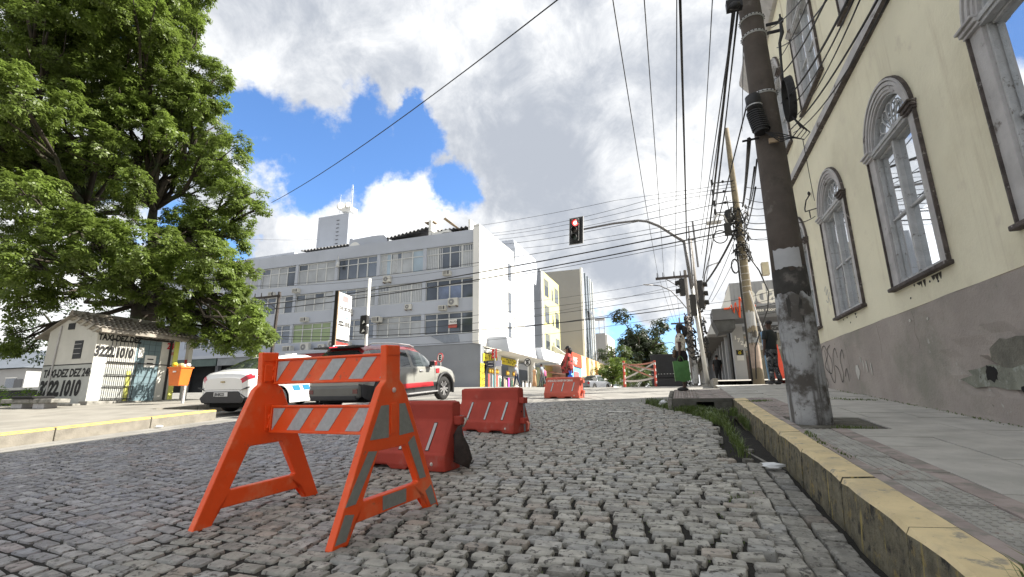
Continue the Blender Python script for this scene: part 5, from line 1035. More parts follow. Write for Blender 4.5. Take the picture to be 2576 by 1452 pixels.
b2 = barrier('middle dark red plastic barrier with three pale strips standing on the cobbles', (-2.82, 6.98, float(G(-2.8, 6.9)) + .0), R(-17), redpl, 1.13, .655, rx=R(2))
b3 = barrier('farthest red barrier on the sunlit crossing with white stencilled lettering', (-3.30, 13.80, float(G(-3.3, 13.7)) - .01), R(-12), redpl2, 1.12, .60, True)
q = MB(); q.ring([(.0, 0, .0), (.02, .01, .06), (.0, .0, .16), (-.03, 0, .28), (-.02, 0, .36)], [.09, .10, .085, .05, .02], 9); q.v = [(x * 1.0 + .012 * math.sin(z * 60 + y * 50), y * .55, z) for x, y, z in q.v]
tag(part('torn_sack', q, mat('dark_sacking', (.035, .026, .022), .9, .35, 9, .8, 30), smooth=True, loc=(-2.07, 4.33, -.62)), 'dark torn sack hanging against the end of the nearest red barrier', 'sack')
q = MB(); q.ring([(-2.10, 4.42, -.27), (-2.06, 4.40, -.21), (-2.10, 4.42, -.17), (-2.05, 4.43, -.20), (-2.12, 4.40, -.19), (-2.13, 4.42, -.24)], .012, 6); tag(part('white_tie', q, MATS['litter_white'], smooth=True), 'white plastic tie knotted on the lug of the nearest red barrier', 'tie')
q = MB(); q.ring([(-2.19, 6.78, -.33), (-2.15, 6.75, -.36), (-2.16, 6.74, -.44)], [.01, .02, .01], 5); tag(part('orange_tape', q, mat('salmon_tape', (.7, .22, .15), .7, .1)), 'torn scrap of orange tape on the end of the middle red barrier', 'tape')
# ================================================================ VEHICLES
rubber = mat('tyre_rubber', (.018, .018, .018), .85, .15, 8); carglass = mat('car_glass', (.035, .045, .045), .06, .1, 1, spec=1., coat=1.); under = mat('underbody', (.012, .012, .012), .95, 0)
rimm = mat('alloy_rim', (.58, .58, .58), .3, .05, metal=.7); plast = mat('black_car_plastic', (.03, .03, .032), .55, .1, 4)
def wheel(parent, x, y, z, r, side, spokes=10, w=.2):
    t = bpy.data.objects.new('wheel', None); t.name = 'wheel'; bpy.data.objects.remove(t)
    q = MB(); prof = [(r * .62, -w / 2 + .01), (r * .9, -w / 2), (r * .985, -w / 2 + .03), (r, 0), (r * .985, w / 2 - .03), (r * .9, w / 2), (r * .62, w / 2 - .01)]; n = 28
    vs = [(side * a, rr * math.cos(2 * math.pi * k / n), rr * math.sin(2 * math.pi * k / n)) for k in range(n) for rr, a in prof]; m_ = len(prof)
    q.add(vs, [(k * m_ + i, k * m_ + i + 1, ((k + 1) % n) * m_ + i + 1, ((k + 1) % n) * m_ + i) for k in range(n) for i in range(m_ - 1)])
    wh = part('wheel', q, rubber, parent, smooth=True, loc=(x, y, z), recalc=True)
    q = MB(); xo = side * (w / 2 - .02); q.ring([(xo - side * .05, 0, 0), (xo, 0, 0)], [r * .64, r * .64], 24, cap=False)
    for k in range(spokes):
        a = 2 * math.pi * (k + (.12 if k % 2 else -.12)) / spokes if spokes == 10 else 2 * math.pi * k / spokes
        c, s = math.cos(a), math.sin(a); d = Vector((0, c, s)); e = Vector((0, -s, c)); o = Vector((xo, 0, 0))
        q.add([o + d * .04 + e * .018, o + d * .04 - e * .018, o + d * r * .63 - e * .024, o + d * r * .63 + e * .024], [(0, 1, 2, 3)])
    q.ring([(xo - side * .01, 0, 0), (xo + side * .006, 0, 0)], r * .13, 10); rm = part('rim', q, rimm, wh)
    q = MB(); q.ring([(xo - side * .07, 0, 0), (xo - side * .06, 0, 0)], [r * .63, r * .63], 20); part('brake_shadow', q, under, wh)
    return wh
def car(t, st_, L, wheels, rw, paint, classify, zb, arch=1.17):
    ys = np.array([s[0] for s in st_]); Y_ = np.unique(np.concatenate([np.linspace(0, L, int(L / .055)), ys])); A = np.array(st_)
    def itp(c):                                   # smooth interpolation of station columns
        return np.interp(Y_, ys, A[:, c])
    hw, zbo, zbe, zt_, ht = (itp(i) for i in (1, 2, 3, 4, 5))
    ker = np.array([.2, .6, .2])
    for arr in (hw, zbe, zt_, ht): arr[1:-1] = np.convolve(arr, ker, 'valid')
    rows_ = []
    for i, y in enumerate(Y_):
        b_ = zbo[i]
        for wy in wheels:
            d = abs(y - wy)
            if d < rw * arch: b_ = max(b_, rw + math.sqrt((rw * arch) ** 2 - d * d))
        zm = b_ + (zbe[i] - b_) * .45
        half = [(hw[i] * .97, b_), (hw[i], b_ + (zm - b_) * .35), (hw[i] * 1.008, zm), (hw[i] * 1.0, zbe[i] - .07 * (zbe[i] > .7)), (hw[i] * .965, zbe[i]), (ht[i] + (hw[i] * .965 - ht[i]) * .5, zbe[i] + (zt_[i] - zbe[i]) * .48), (ht[i], zbe[i] + (zt_[i] - zbe[i]) * .80), (ht[i] * .8, zt_[i]), (ht[i] * .4, zt_[i] + .012), (0, zt_[i] + .016)]
        rows_.append([(x, y, z) for x, z in half] + [(-x, y, z) for x, z in half[::-1][1:]])
    n = len(rows_[0]); keys = {}
    for i in range(len(Y_) - 1):
        for k in range(n - 1):
            seg = k if k < 9 else (n - 2 - k)
            qd = [rows_[i][k], rows_[i + 1][k], rows_[i + 1][k + 1], rows_[i][k + 1]]
            c = [sum(p[j] for p in qd) / 4 for j in range(3)]
            keys.setdefault(classify(c[1], c[2], seg, c[0]), []).append((i, k))
    for key, quads in keys.items():
        nm, m_ = key if isinstance(key, tuple) else ('body', paint)
        q = MB(); idx = {}
        for (i, k) in quads:
            f = []
            for (a, c) in ((i, k), (i + 1, k), (i + 1, k + 1), (i, k + 1)):
                if (a, c) not in idx: idx[(a, c)] = len(q.v); q.v.append(rows_[a][c])
                f.append(idx[(a, c)])
            q.f.append(tuple(f)); q.mi.append(0)
        if nm == 'body':                          # caps front and rear
            for i in (0, len(Y_) - 1):
                o = len(q.v); q.v += rows_[i]; q.f.append(tuple(range(o, o + n))); q.mi.append(0)
        part(nm, q, m_, t, smooth=True, recalc=True)
    q = MB(); q.box(-hw.max() * .80, hw.max() * .80, .25, L - .2, zb - .03, zb + .35); part('underbody', q, under, t)
    for wy in wheels:
        for s in (-1, 1): wheel(t, s * (hw.max() - .115), wy, rw, rw, s, 10 if L < 4.4 else 7)
# sedan: white taxi, seen from behind
white = mat('white_car_paint', (.78, .78, .77), .25, .02, 1, coat=.8)
tail = mat('red_tail_lamp', (.45, .015, .03), .2, .3, 5, coat=.6); tail2 = mat('dark_tail_lamp', (.10, .01, .015), .2, .3, 5, coat=.6)
blue = mat('blue_decal', (.03, .22, .42), .5, .05)
def cls_sedan(y, z, seg, x):
    ax = abs(x)
    if seg in (4, 5) and 1.05 < y < 3.2 and z > .95 and not (1.95 < y < 2.03): return ('side_window', carglass)
    if seg in (5, 6, 7, 8) and .44 < y < 1.22: return ('rear_window', carglass)
    if seg in (6, 7, 8) and 2.78 < y < 3.32: return ('windscreen', carglass)
    if y < .50 and seg in (3, 4) and .80 < z < .97: return ('tail_lamp', tail)
    if seg <= 1 and y < .24 and z < .5: return ('rear_diffuser', plast)
    return 'body'
sed = thing('taxi_sedan', 'white sedan taxi with blue side stripe seen from behind at the left kerb', 'car', (-10.83, 8.90, -.34), R(0)); sed.rotation_euler = (math.atan(.0733) * .9, 0, R(2))
car(sed, [(0, .60, .46, .84, .90, .48), (.05, .72, .34, .92, .99, .58), (.16, .80, .27, .96, 1.05, .64), (.36, .845, .21, .98, 1.09, .67), (.48, .855, .2, .985, 1.13, .66), (.9, .865, .2, .98, 1.32, .61), (1.3, .865, .2, .97, 1.44, .58), (1.9, .865, .2, .965, 1.50, .57), (2.3, .865, .2, .96, 1.505, .57), (2.7, .865, .2, .94, 1.43, .57), (3.0, .865, .2, .93, 1.27, .60), (3.35, .86, .2, .92, 1.04, .68), (3.7, .855, .2, .88, .97, .68), (4.1, .82, .22, .82, .88, .64), (4.35, .74, .3, .70, .76, .55), (4.47, .6, .4, .58, .62, .45)], 4.47, (.95, 3.5), .31, white, cls_sedan, .2)
q = MB(); q.prism([(-.62, .30), (.62, .30), (.70, .42), (.50, .58), (-.50, .58), (-.70, .42)], -.045, .02); part('rear_insert', q, plast, sed, recalc=True, bevel=.01)
q = MB(); q.box(-.22, .22, -.058, -.046, .46, .565); pl_ = part('number_plate', q, mat('plate_white', (.62, .62, .62), .6, .03), sed); T('plate_lettering', 'JBN8G25', pl_, blackp, .105, (-.195, -.060, .475), FRONT, .003, .0005, world=False, sx=.80)
q = MB(); q.box(-.045, .045, -.012, .0, .835, .855) if 0 else q.box(-.06, .06, -.03, .03, .80, .83); part('badge', q, mat('gold_badge', (.4, .3, .12), .4, .05, metal=.6), sed)
for s in (-1, 1):
    q = MB(); q.prism([(s * .55, .60), (s * .80, .66), (s * .80, .69)], -.02, .05); part('bumper_vent', q, plast, sed, recalc=True)
    q = MB(); q.prism([(.30, .86), (1.1, .90), (1.12, .84), (.42, .80)], s * .866, s * .872, 'x'); part('blue_stripe', q, blue, sed, recalc=True)
    for k in range(5): q = MB(); q.prism([(1.45 + k * .38, .52), (1.70 + k * .38, .52), (1.62 + k * .38, .66), (1.37 + k * .38, .66)], s * .868, s * .880, 'x'); part('blue_chevron', q, blue, sed, recalc=True)
    q = MB(); q.box(*sorted((s * .87, s * 1.02)), 2.85, 2.98, .98, 1.10); part('mirror', q, white, sed, bevel=.02)
q = MB(); q.box(-.14, .14, 2.15, 2.3, 1.485, 1.56); q.box(-.01, .01, 2.14, 2.149, 1.5, 1.55); part('roof_sign', q, wpaint, sed, bevel=.01)
q = MB(); q.cyl((.0, 1.75, 1.47), (-.05, 1.5, 1.75), .005, n=4); q.ell((0, 1.72, 1.48), (.05, .08, .025)); part('aerial', q, plast, sed)
q = MB(); q.box(-.845, .845, .19, .20, .700, .706) if 0 else q.box(-.55, .55, -.002, .0, .62, .626); part('boot_gap', q, plast, sed)
# compact SUV: silver grey with a red roof
silver = mat('champagne_grey_paint', (.27, .27, .245), .28, .03, 1, coat=.8); redroof = mat('red_roof_paint', (.30, .03, .03), .25, .03, 1, coat=.8)
def cls_suv(y, z, seg, x):
    if seg in (4, 5) and .42 < y < 2.98 and z > .98 and not (.95 < y < 1.05 or 1.85 < y < 1.94): return ('side_window', carglass)
    if seg in (6, 7, 8) and 2.62 < y < 3.05: return ('windscreen', carglass)
    if seg in (5, 6, 7, 8) and .06 < y < .24 and z > 1.0: return ('rear_window', carglass)
    if seg >= 6 and .24 <= y < 2.66 and z > 1.35: return ('roof', redroof)
    if seg <= 1 and z < .75: return ('cladding', plast)
    return 'body'
suv = thing('compact_suv', 'silver grey compact suv with red roof, red mirror and red side stripe', 'car', (-7.86, 9.42, -.275)); suv.rotation_euler = (math.atan(.0733), 0, R(-5))
car(suv, [(0, .74, .42, .90, .97, .62), (.05, .84, .34, .98, 1.04, .68), (.12, .885, .28, 1.0, 1.20, .68), (.2, .90, .25, 1.005, 1.40, .66), (.3, .905, .22, 1.01, 1.51, .655), (.6, .91, .2, 1.01, 1.555, .66), (1.3, .91, .2, 1.005, 1.575, .665), (2.0, .91, .2, 1.0, 1.565, .66), (2.45, .91, .2, .99, 1.51, .655), (2.7, .91, .2, .985, 1.40, .66), (3.0, .91, .2, .975, 1.13, .70), (3.15, .91, .2, .96, 1.04, .72), (3.6, .90, .2, .92, 1.01, .70), (4.0, .86, .22, .83, .94, .64), (4.2, .78, .28, .72, .82, .56), (4.3, .66, .36, .58, .64, .5)], 4.3, (.78, 3.45), .345, silver, cls_suv, .22, 1.14)
for wy in (.78, 3.45):
    for s in (-1, 1):
        q = MB(); q.ring([(s * .915, wy + .435 * math.cos(a), .345 + .435 * math.sin(a)) for a in np.linspace(-.35, math.pi + .35, 20)], [.042] * 20, 6); part('arch_trim', q, plast, suv, smooth=True)
q = MB(); q.box(-.80, .80, -.05, .1, .30, .62); part('rear_bumper', q, mat('grey_bumper', (.12, .12, .11), .4, .1, 2, coat=.4), suv, bevel=.12)
q = MB(); q.box(-.72, .72, -.07, .06, .26, .38); part('lower_bumper', q, plast, suv, bevel=.03)
q = MB(); q.box(-.66, .66, -.05, .30, 1.50, 1.55); sp_ = part('spoiler', q, plast, suv, bevel=.015); q = MB(); q.box(-.13, .13, -.056, -.051, 1.515, 1.535); part('brake_light', q, mat('lit_brake_lamp', (.6, .02, .03), .4, 0, emit=((1, .05, .08), .35)), sp_)
for s in (-1, 1):
    q = MB(); q.box(*sorted((s * .60, s * .82)), -.035, .08, .72, .95); part('tail_lamp', q, tail, suv, bevel=.02)
    q = MB(); q.box(*sorted((s * .62, s * .76)), -.058, -.045, .42, .52); part('fog_lamp', q, tail2, suv)
    q = MB(); q.box(*sorted((s * .95, s * 1.12)), 2.62, 2.76, 1.0, 1.14); part('mirror', q, [redroof, redroof][0], suv, bevel=.03); q = MB(); q.box(*sorted((s * .90, s * .95)), 2.64, 2.72, .97, 1.03); q.box(*sorted((s * .95, s * 1.11)), 2.60, 2.619, 1.01, 1.13); part('mirror_foot', q, plast, suv)
    q = MB(); q.ring([(s * .62, .45, 1.545), (s * .62, .6, 1.61), (s * .62, 1.4, 1.63), (s * .62, 2.1, 1.60), (s * .62, 2.3, 1.54)], .018, 6); part('roof_rail', q, rimm, suv, smooth=True)
    q = MB(); q.prism([(1.2, .44), (2.85, .44), (2.80, .56), (1.2, .56)], s * .912, s * .922, 'x'); part('red_stripe', q, mat('red_decal', (.62, .03, .04), .4, .05), suv, recalc=True)
    q = MB(); q.box(*sorted((s * .80, s * .97)), 1.25, 3.0, .27, .31); part('side_step', q, rimm, suv, bevel=.012)
    q = MB(); q.box(*sorted((s * .915, s * .935)), 2.98, 3.14, .80, .93); part('side_scuttle', q, MATS['red_decal'], suv, bevel=.01)
    q = MB(); q.box(*sorted((s * .912, s * .945)), 2.18, 2.34, .86, .90); part('door_handle', q, rimm, suv, bevel=.01)
    q = MB()
    for yy_ in (1.06, 1.92, 2.92): q.box(*sorted((s * .9135, s * .9165)), yy_, yy_ + .008, .32, .97)
    part('door_gap', q, under, suv)
q = MB(); q.box(-.24, .24, -.062, -.051, .64, .75) if 0 else q.box(-.22, .22, -.03, .0, .74, .86); part('plate_recess', q, plast, suv)
def simple_car(nm, label, x, y, rz, L, H, W, paint, hatch=True, pickup=False):
    z = float(G(x, y)); t = thing(nm, label, 'pickup' if pickup else 'car', (x, y, z), rz)
    s = L / 4.3; k = H / 1.5; w = W / 2
    if pickup: S_ = [(0, w, .45, 1.0, 1.03, w * .9), (.1, w, .4, 1.05, 1.08, w * .9), (1.0, w, .35, 1.08, 1.10, w * .9), (1.75, w, .3, 1.08, 1.10, w * .88), (1.85, w, .3, 1.08, 1.72, w * .75), (2.6, w, .3, 1.08, 1.78, w * .75), (3.2, w, .3, 1.07, 1.75, w * .74), (3.8, w, .3, 1.05, 1.18, w * .8), (4.6, w, .32, .98, 1.08, w * .78), (5.1, w * .85, .45, .8, .85, w * .7)]; L = 5.1; s = 1; k = 1
    else: S_ = [(a * s, b_ * w / .865, c, d * k, e * k, f * w / .865) for a, b_, c, d, e, f in [(0, .68, .40, .88, .94, .5), (.12, .82, .28, .96, 1.15 if hatch else 1.03, .62), (.35, .855, .23, .97, 1.42 if hatch else 1.08, .60), (.9, .865, .2, .97, 1.48 if hatch else 1.2, .58), (1.7, .865, .2, .96, 1.5, .57), (2.4, .865, .2, .95, 1.48, .57), (3.0, .865, .2, .93, 1.22, .62), (3.3, .86, .2, .9, 1.02, .66), (3.9, .82, .22, .82, .92, .62), (4.3, .62, .4, .6, .64, .5)]]
    def cl(y_, z_, seg, x_):
        if pickup:
            if seg in (4, 5) and 1.95 < y_ < 3.45: return ('side_window', carglass)
            if seg in (6, 7, 8) and (1.7 < y_ < 1.9 or 3.2 < y_ < 3.75): return ('windscreen', carglass)
            return 'body'
        if seg in (4, 5) and .3 * s < y_ < 2.95 * s and z_ > .98 * k: return ('side_window', carglass)
        if seg in (6, 7, 8) and ((.1 < y_ < .4 * s if hatch else .7 < y_ < 1.5) or 2.5 * s < y_ < 3.2 * s): return ('windscreen', carglass)
        return 'body'
    car(t, S_, L, (.85 * s if not pickup else 1.1, 3.4 * s if not pickup else 4.15), .32 if not pickup else .37, paint, cl, .25)
    for sg_ in (-1, 1): q = MB(); q.box(*sorted((sg_ * w * .72, sg_ * w * .96)), -.03, .06, .72, .95); part('tail_lamp', q, tail, t)
    return t
greym = mat('silver_car_paint', (.17, .18, .20), .3, .03, coat=.5)
o = simple_car('pickup_truck', 'silver pickup tilted over the crest just right of the lettered red barrier', -10.6, 53.5, R(-20), 5.1, 1.75, 1.8, greym, pickup=True)
o = simple_car('parked_car', 'white hatchback parked beyond the crest right of the silver pickup', -9.4, 63, R(-18), 3.9, 1.5, 1.7, white)
o = simple_car('parked_car', 'pale silver car half hidden behind the white hatchback', -11.0, 60, R(-8), 4.3, 1.5, 1.7, mat('pale_silver_paint', (.55, .57, .58), .3, .03, coat=.5), False)
o = simple_car('parked_car', 'white car seen low behind the left post of the striped frame', -9.2, 76, R(-15), 4.2, 1.6, 1.7, white)
o = simple_car('parked_car', 'small white car seen through the striped frame', -7.0, 80, R(-30), 4.1, 1.6, 1.7, white)
# black box truck
tr = thing('box_truck', 'black curtain sided box truck parked right of the striped frame', 'truck', (-.85, 41.5, float(G(-1, 42))), R(-4))
q = MB(); q.box(-1.15, 1.05, -3.2, 3.2, .62, 2.42); part('cargo_box', q, mat('black_tarpaulin', (.016, .017, .018), .6, .3, 1.5), tr, bevel=.03)
q = MB(); q.box(-1.14, 1.04, -3.15, 3.3, .02, .60); part('chassis', q, plast, tr)
q = MB()
for k in range(10): q.box(-1.1 + k * .22, -1.0 + k * .22, -3.215, -3.201, .90, .93)
part('reflector_dashes', q, wpaint, tr)
for x in (-.85, .75):
    for y in (-2.2, -1.2, 2.6): wheel(tr, x, y, .42, .42, -1 if x < 0 else 1, 7, .28)
q = MB(); q.box(-1.05, .95, 3.3, 4.9, .5, 2.3); part('cab', q, plast, tr, bevel=.08)

# ================================================================ PEOPLE
def skinbody(name, joints, bones, root, m_, parent, sub=2, label=None):
    names = list(joints); me = bpy.data.meshes.new(name)
    me.from_pydata([joints[k][0] for k in names], [(names.index(a), names.index(c)) for a, c in bones], []); me.materials.append(m_)
    o = bpy.data.objects.new(name, me); COL.objects.link(o); o.parent = parent
    md = o.modifiers.new('skin', 'SKIN'); md.use_smooth_shade = True; md.branch_smoothing = .6
    for i, k in enumerate(names):
        r = joints[k][1]; sv = me.skin_vertices[0].data[i]; sv.radius = (r, r) if not isinstance(r, tuple) else r; sv.use_root = (k == root)
    s = o.modifiers.new('sub', 'SUBSURF'); s.levels = sub; s.render_levels = sub
    return o
def person(label, loc, rz, h, skin, pose, sc_=1.):
    """Front of the figure looks along -Y of its own frame."""
    k = h / 1.7
    t = thing('person', label, 'person', loc, rz)
    p = dict(lean=0., stride=0., armL=(.0, .0), armR=(.0, .0), shw=.17, hipw=.085, elbL=.0, elbR=.0, belly=0.); p.update(pose)
    V = lambda x, y, z: Vector((x * k, y * k, z * k))
    ln = p['lean']
    J = {}
    J['pelvis'] = (V(0, 0, .93), .115 * k); J['waist'] = (V(0, ln * .1 - p['belly'] * .3, 1.06), (.105 + p['belly'] * .5) * k); J['chest'] = (V(0, ln * .5, 1.26), .125 * k); J['neck0'] = (V(0, ln * .85, 1.42), .06 * k); J['neck'] = (V(0, ln - .01, 1.47), .048 * k)
    J['head0'] = (V(0, ln - .02, 1.55), .072 * k); J['head1'] = (V(0, ln - .01, 1.62), .082 * k); J['head2'] = (V(0, ln, 1.67), .05 * k)
    B = [('pelvis', 'waist'), ('waist', 'chest'), ('chest', 'neck0'), ('neck0', 'neck'), ('neck', 'head0'), ('head0', 'head1'), ('head1', 'head2')]
    hands = {}
    for s, nm, (fx, sp), el in ((-1, 'L', p['armL'], p['elbL']), (1, 'R', p['armR'], p['elbR'])):
        sh = V(s * p['shw'], ln * .8, 1.40); a1 = V(s * (p['shw'] + .03 + sp * .5), ln * .8 - fx * .5, 1.13); a2 = V(s * (p['shw'] + .03 + sp), ln * .8 - fx - el, .88 + el * .9)
        J['sh' + nm] = (sh, .055 * k); J['el' + nm] = (a1, .040 * k); J['wr' + nm] = (a2, .027 * k)
        d = (a2 - a1).normalized(); hd = a2 + d * .07 * k; J['ha' + nm] = (hd, (.030 * k, .018 * k)); hands[nm] = (a2, hd, d)
        B += [('chest', 'sh' + nm), ('sh' + nm, 'el' + nm), ('el' + nm, 'wr' + nm), ('wr' + nm, 'ha' + nm)]
        for f in range(4):
            yo = (f - 1.5) * .017; l_ = (.055, .065, .06, .045)[f]
            J['f%d%s' % (f, nm)] = (hd + (d * l_ + Vector((0, yo, 0)) - Vector((s * .012, 0, 0))) * k, .008 * k); B.append(('ha' + nm, 'f%d%s' % (f, nm)))
        J['th' + nm] = (a2 + (d * .06 + Vector((-s * .01, -.045, 0))) * k, .009 * k); B.append(('wr' + nm, 'th' + nm))
        st = p['stride'] * s
        J['hip' + nm] = (V(s * p['hipw'], 0, .86), .092 * k); J['kn' + nm] = (V(s * (p['hipw'] + .005), -st * .45 - .01, .48), .056 * k); J['an' + nm] = (V(s * (p['hipw'] + .005), -st + (.02 if st >= 0 else .06), .085), .036 * k); J['toe' + nm] = (V(s * (p['hipw'] + .02), -st - .13, .03), .033 * k)
        J['heel' + nm] = (V(s * (p['hipw'] + .005), -st + .06, .04), .03 * k)
        B += [('pelvis', 'hip' + nm), ('hip' + nm, 'kn' + nm), ('kn' + nm, 'an' + nm), ('an' + nm, 'toe' + nm), ('an' + nm, 'heel' + nm)]
    skinbody('body', J, B, 'pelvis', skin, t)
    hc = V(0, ln - .015, 1.60)
    q = MB(); q.ell(hc + V(0, -.095, -.01), (.014 * k, .022 * k, .022 * k), 8, 6); q.ell(hc + V(.088, .01, 0), (.012 * k, .02 * k, .03 * k), 6, 5); q.ell(hc + V(-.088, .01, 0), (.012 * k, .02 * k, .03 * k), 6, 5)
    part('nose_and_ears', q, skin, t, smooth=True)
    q = MB(); q.ell(hc + V(.032, -.082, .02), (.012 * k, .006 * k, .007 * k), 6, 4); q.ell(hc + V(-.032, -.082, .02), (.012 * k, .006 * k, .007 * k), 6, 4); part('eyes', q, blackp, t)
    q = MB(); q.ell(hc + V(0, -.083, -.055), (.024 * k, .006 * k, .007 * k), 8, 4); part('mouth', q, mat('lips', (.25, .08, .07), .6, 0), t)
    return t, J, k, hc
def limb(name, J, keys, radii, m_, t, label=None):
    Jn = {a: (J[a][0], r) for a, r in zip(keys, radii)}
    return skinbody(name, Jn, [(keys[i], keys[i + 1]) for i in range(len(keys) - 1)], keys[0], m_, t, 2)
def loft(q, rings_, n=18):                       # rings: (cx, cy, cz, rx, ry)
    vs = [(cx + rx * math.cos(2 * math.pi * i / n), cy + ry * math.sin(2 * math.pi * i / n), cz) for cx, cy, cz, rx, ry in rings_ for i in range(n)]
    q.add(vs, [(r * n + i, r * n + (i + 1) % n, (r + 1) * n + (i + 1) % n, (r + 1) * n + i) for r in range(len(rings_) - 1) for i in range(n)] + [tuple(range(n))[::-1], tuple(range((len(rings_) - 1) * n, len(rings_) * n))]); return q
def trousers(t, J, k, m_, to=1.0):
    for nm in 'LR':
        a, c, d = J['hip' + nm][0], J['kn' + nm][0], J['an' + nm][0]; e = c.lerp(d, to)
        q = MB(); q.ring([a + Vector((0, 0, .06 * k)), a, a.lerp(c, .5), c, c.lerp(e, .5), e + Vector((0, 0, .02 * k))], [.105 * k, .108 * k, .088 * k, .072 * k, .066 * k, .062 * k], 12); part('trouser_leg', q, m_, t, smooth=True)
    q = MB(); loft(q, [(0, 0, .80 * k, .165 * k, .115 * k), (0, 0, .88 * k, .185 * k, .128 * k), (0, 0, .98 * k, .17 * k, .12 * k), (0, 0, 1.03 * k, .155 * k, .112 * k)]); part('trouser_seat', q, m_, t, smooth=True)
def top(t, J, k, m_, name='shirt', ln=0., hem=.93, wide=1., flare=1., sleeve=.45, belly=0.):
    q = MB(); loft(q, [(0, -belly * .2, hem * k, .165 * wide * flare * k, .125 * wide * flare * k), (0, ln * .1 - belly * .3, 1.06 * k, .155 * wide * (1 + (flare - 1) * .7) * k, (.12 + belly * .4) * wide * k), (0, ln * .5, 1.24 * k, .185 * wide * k, .135 * wide * k), (0, ln * .7, 1.36 * k, .20 * k, .12 * k), (0, ln * .82, 1.42 * k, .14 * k, .09 * k), (0, ln * .88, 1.46 * k, .068 * k, .062 * k)])
    sh_ = part(name, q, m_, t, smooth=True)
    for nm in 'LR':
        a, c, d = J['sh' + nm][0], J['el' + nm][0], J['wr' + nm][0]; e = a.lerp(c, min(1, sleeve * 2))
        pts = [a + Vector((0, 0, .015 * k)), a.lerp(e, .5), e] + ([c.lerp(d, (sleeve - .5) * 2)] if sleeve > .5 else []); q = MB(); q.ring(pts, [.072 * k, .068 * k, .062 * k * wide] + ([.05 * k] if sleeve > .5 else []), 10); part('sleeve', q, m_, sh_, smooth=True)
    return sh_
def shoes(t, J, k, m_):
    for nm in 'LR':
        a = J['an' + nm][0]; b_ = J['toe' + nm][0]; q = MB(); c = (a + b_) / 2; q.ell((c.x, c.y + .02 * k, .045 * k), (.050 * k, .135 * k, .05 * k), 12, 8); q.v = [(x, y, max(z, .0)) for x, y, z in q.v]; part('shoe', q, m_, t, smooth=True)
skd = mat('dark_skin', (.075, .042, .03), .6, .05); skm = mat('brown_skin', (.20, .10, .065), .6, .05); skl = mat('light_skin', (.48, .30, .22), .6, .05)
hairb = mat('black_hair', (.012, .010, .010), .6, .2, 20, .4, 60)
# woman at the corner, looking left, with a green bag
zc = P(0, 12.3)
w1, J, k, hc = person('woman in floral blouse and dark skirt waiting at the corner with a green bag', (.03, 12.3, zc), R(-93), 1.62, skd, dict(armL=(.04, .0), armR=(.03, .0), shw=.155, hipw=.06))
flor = mat('floral_blouse', (.75, .70, .60), .85, .1, 10, spots=[((.05, .05, .045), 14, .52, .56), ((.55, .33, .08), 11, .60, .64)])
top(w1, J, k, flor, 'blouse', hem=1.0, wide=.98, sleeve=.33)
q = MB(); loft(q, [(0, 0, .68 * k, .15 * k, .14 * k), (0, 0.01, .86 * k, .168 * k, .15 * k), (0, .0, .98 * k, .15 * k, .128 * k), (0, 0, 1.04 * k, .13 * k, .11 * k)]); part('skirt', q, mat('black_skirt', (.012, .012, .015), .9, .1), w1, smooth=True)
q = MB(); q.ell(hc + Vector((0, .035, .03)), (.095 * k, .10 * k, .095 * k), 14, 10); q.ring([hc + Vector((0, .09, .04)), hc + Vector((0, .14, -.03)), hc + Vector((0, .145, -.14)), hc + Vector((0, .12, -.24))], [.05, .075, .065, .03], 10); part('hair', q, hairb, w1, smooth=True)
q = MB(); loft(q, [(-.02, -.15, .80, .10, .045), (-.02, -.15, .84, .12, .06), (-.02, -.14, .96, .11, .055), (-.02, -.13, 1.0, .08, .04)]); tag(part('shoulder_bag', q, mat('brown_leather', (.09, .055, .03), .6, .15), smooth=True), 'small brown shoulder bag worn by the woman at the corner', 'bag')
bpy.data.objects['shoulder_bag'].location = w1.location; bpy.data.objects['shoulder_bag'].rotation_euler = (0, 0, R(-93))
shoes(w1, J, k, plast)
gb_ = thing('green_bag', 'bright green cloth shopping bag held by the woman at the corner', 'bag', (.0, 12.02, zc + .22)); gm_ = mat('green_bag_cloth', (.07, .18, .055), .85, .2, 5, .3, 12)
q = MB(); n = 10; vs = []
for j in range(7):
    for i in range(n + 1):
        u = i / n; z = j / 6 * .47; bl = math.sin(math.pi * u) * (.05 * math.sin(math.pi * (j / 6) * .9) + .01)
        vs.append((-.175 + .35 * u + .012 * (1 - j / 6) * 2, -bl, z + (.015 * math.sin(u * 9)))); 
o_ = len(vs); vs += [(x, -y + .0, z) for x, y, z in vs]
fs = [(j * (n + 1) + i, j * (n + 1) + i + 1, (j + 1) * (n + 1) + i + 1, (j + 1) * (n + 1) + i) for j in range(6) for i in range(n)]; fs += [tuple(o_ + t_ for t_ in f)[::-1] for f in fs]
q.add(vs, fs); part('bag_body', q, gm_, gb_, smooth=True)
q = MB(); q.cyl((-.155, -.01, .0), (-.18, -.01, .47), .005, n=4); q.cyl((.195, -.01, .0), (.18, -.01, .47), .005, n=4); part('pale_piping', q, mat('pale_green_piping', (.45, .65, .35), .8, 0), gb_)
q = MB(); q.ring([(-.08, -.01, .46), (-.04, -.01, .56), (.0, -.0, .60), (.04, -.01, .56), (.08, -.01, .46)], .010, 6); part('handle', q, gm_, gb_)
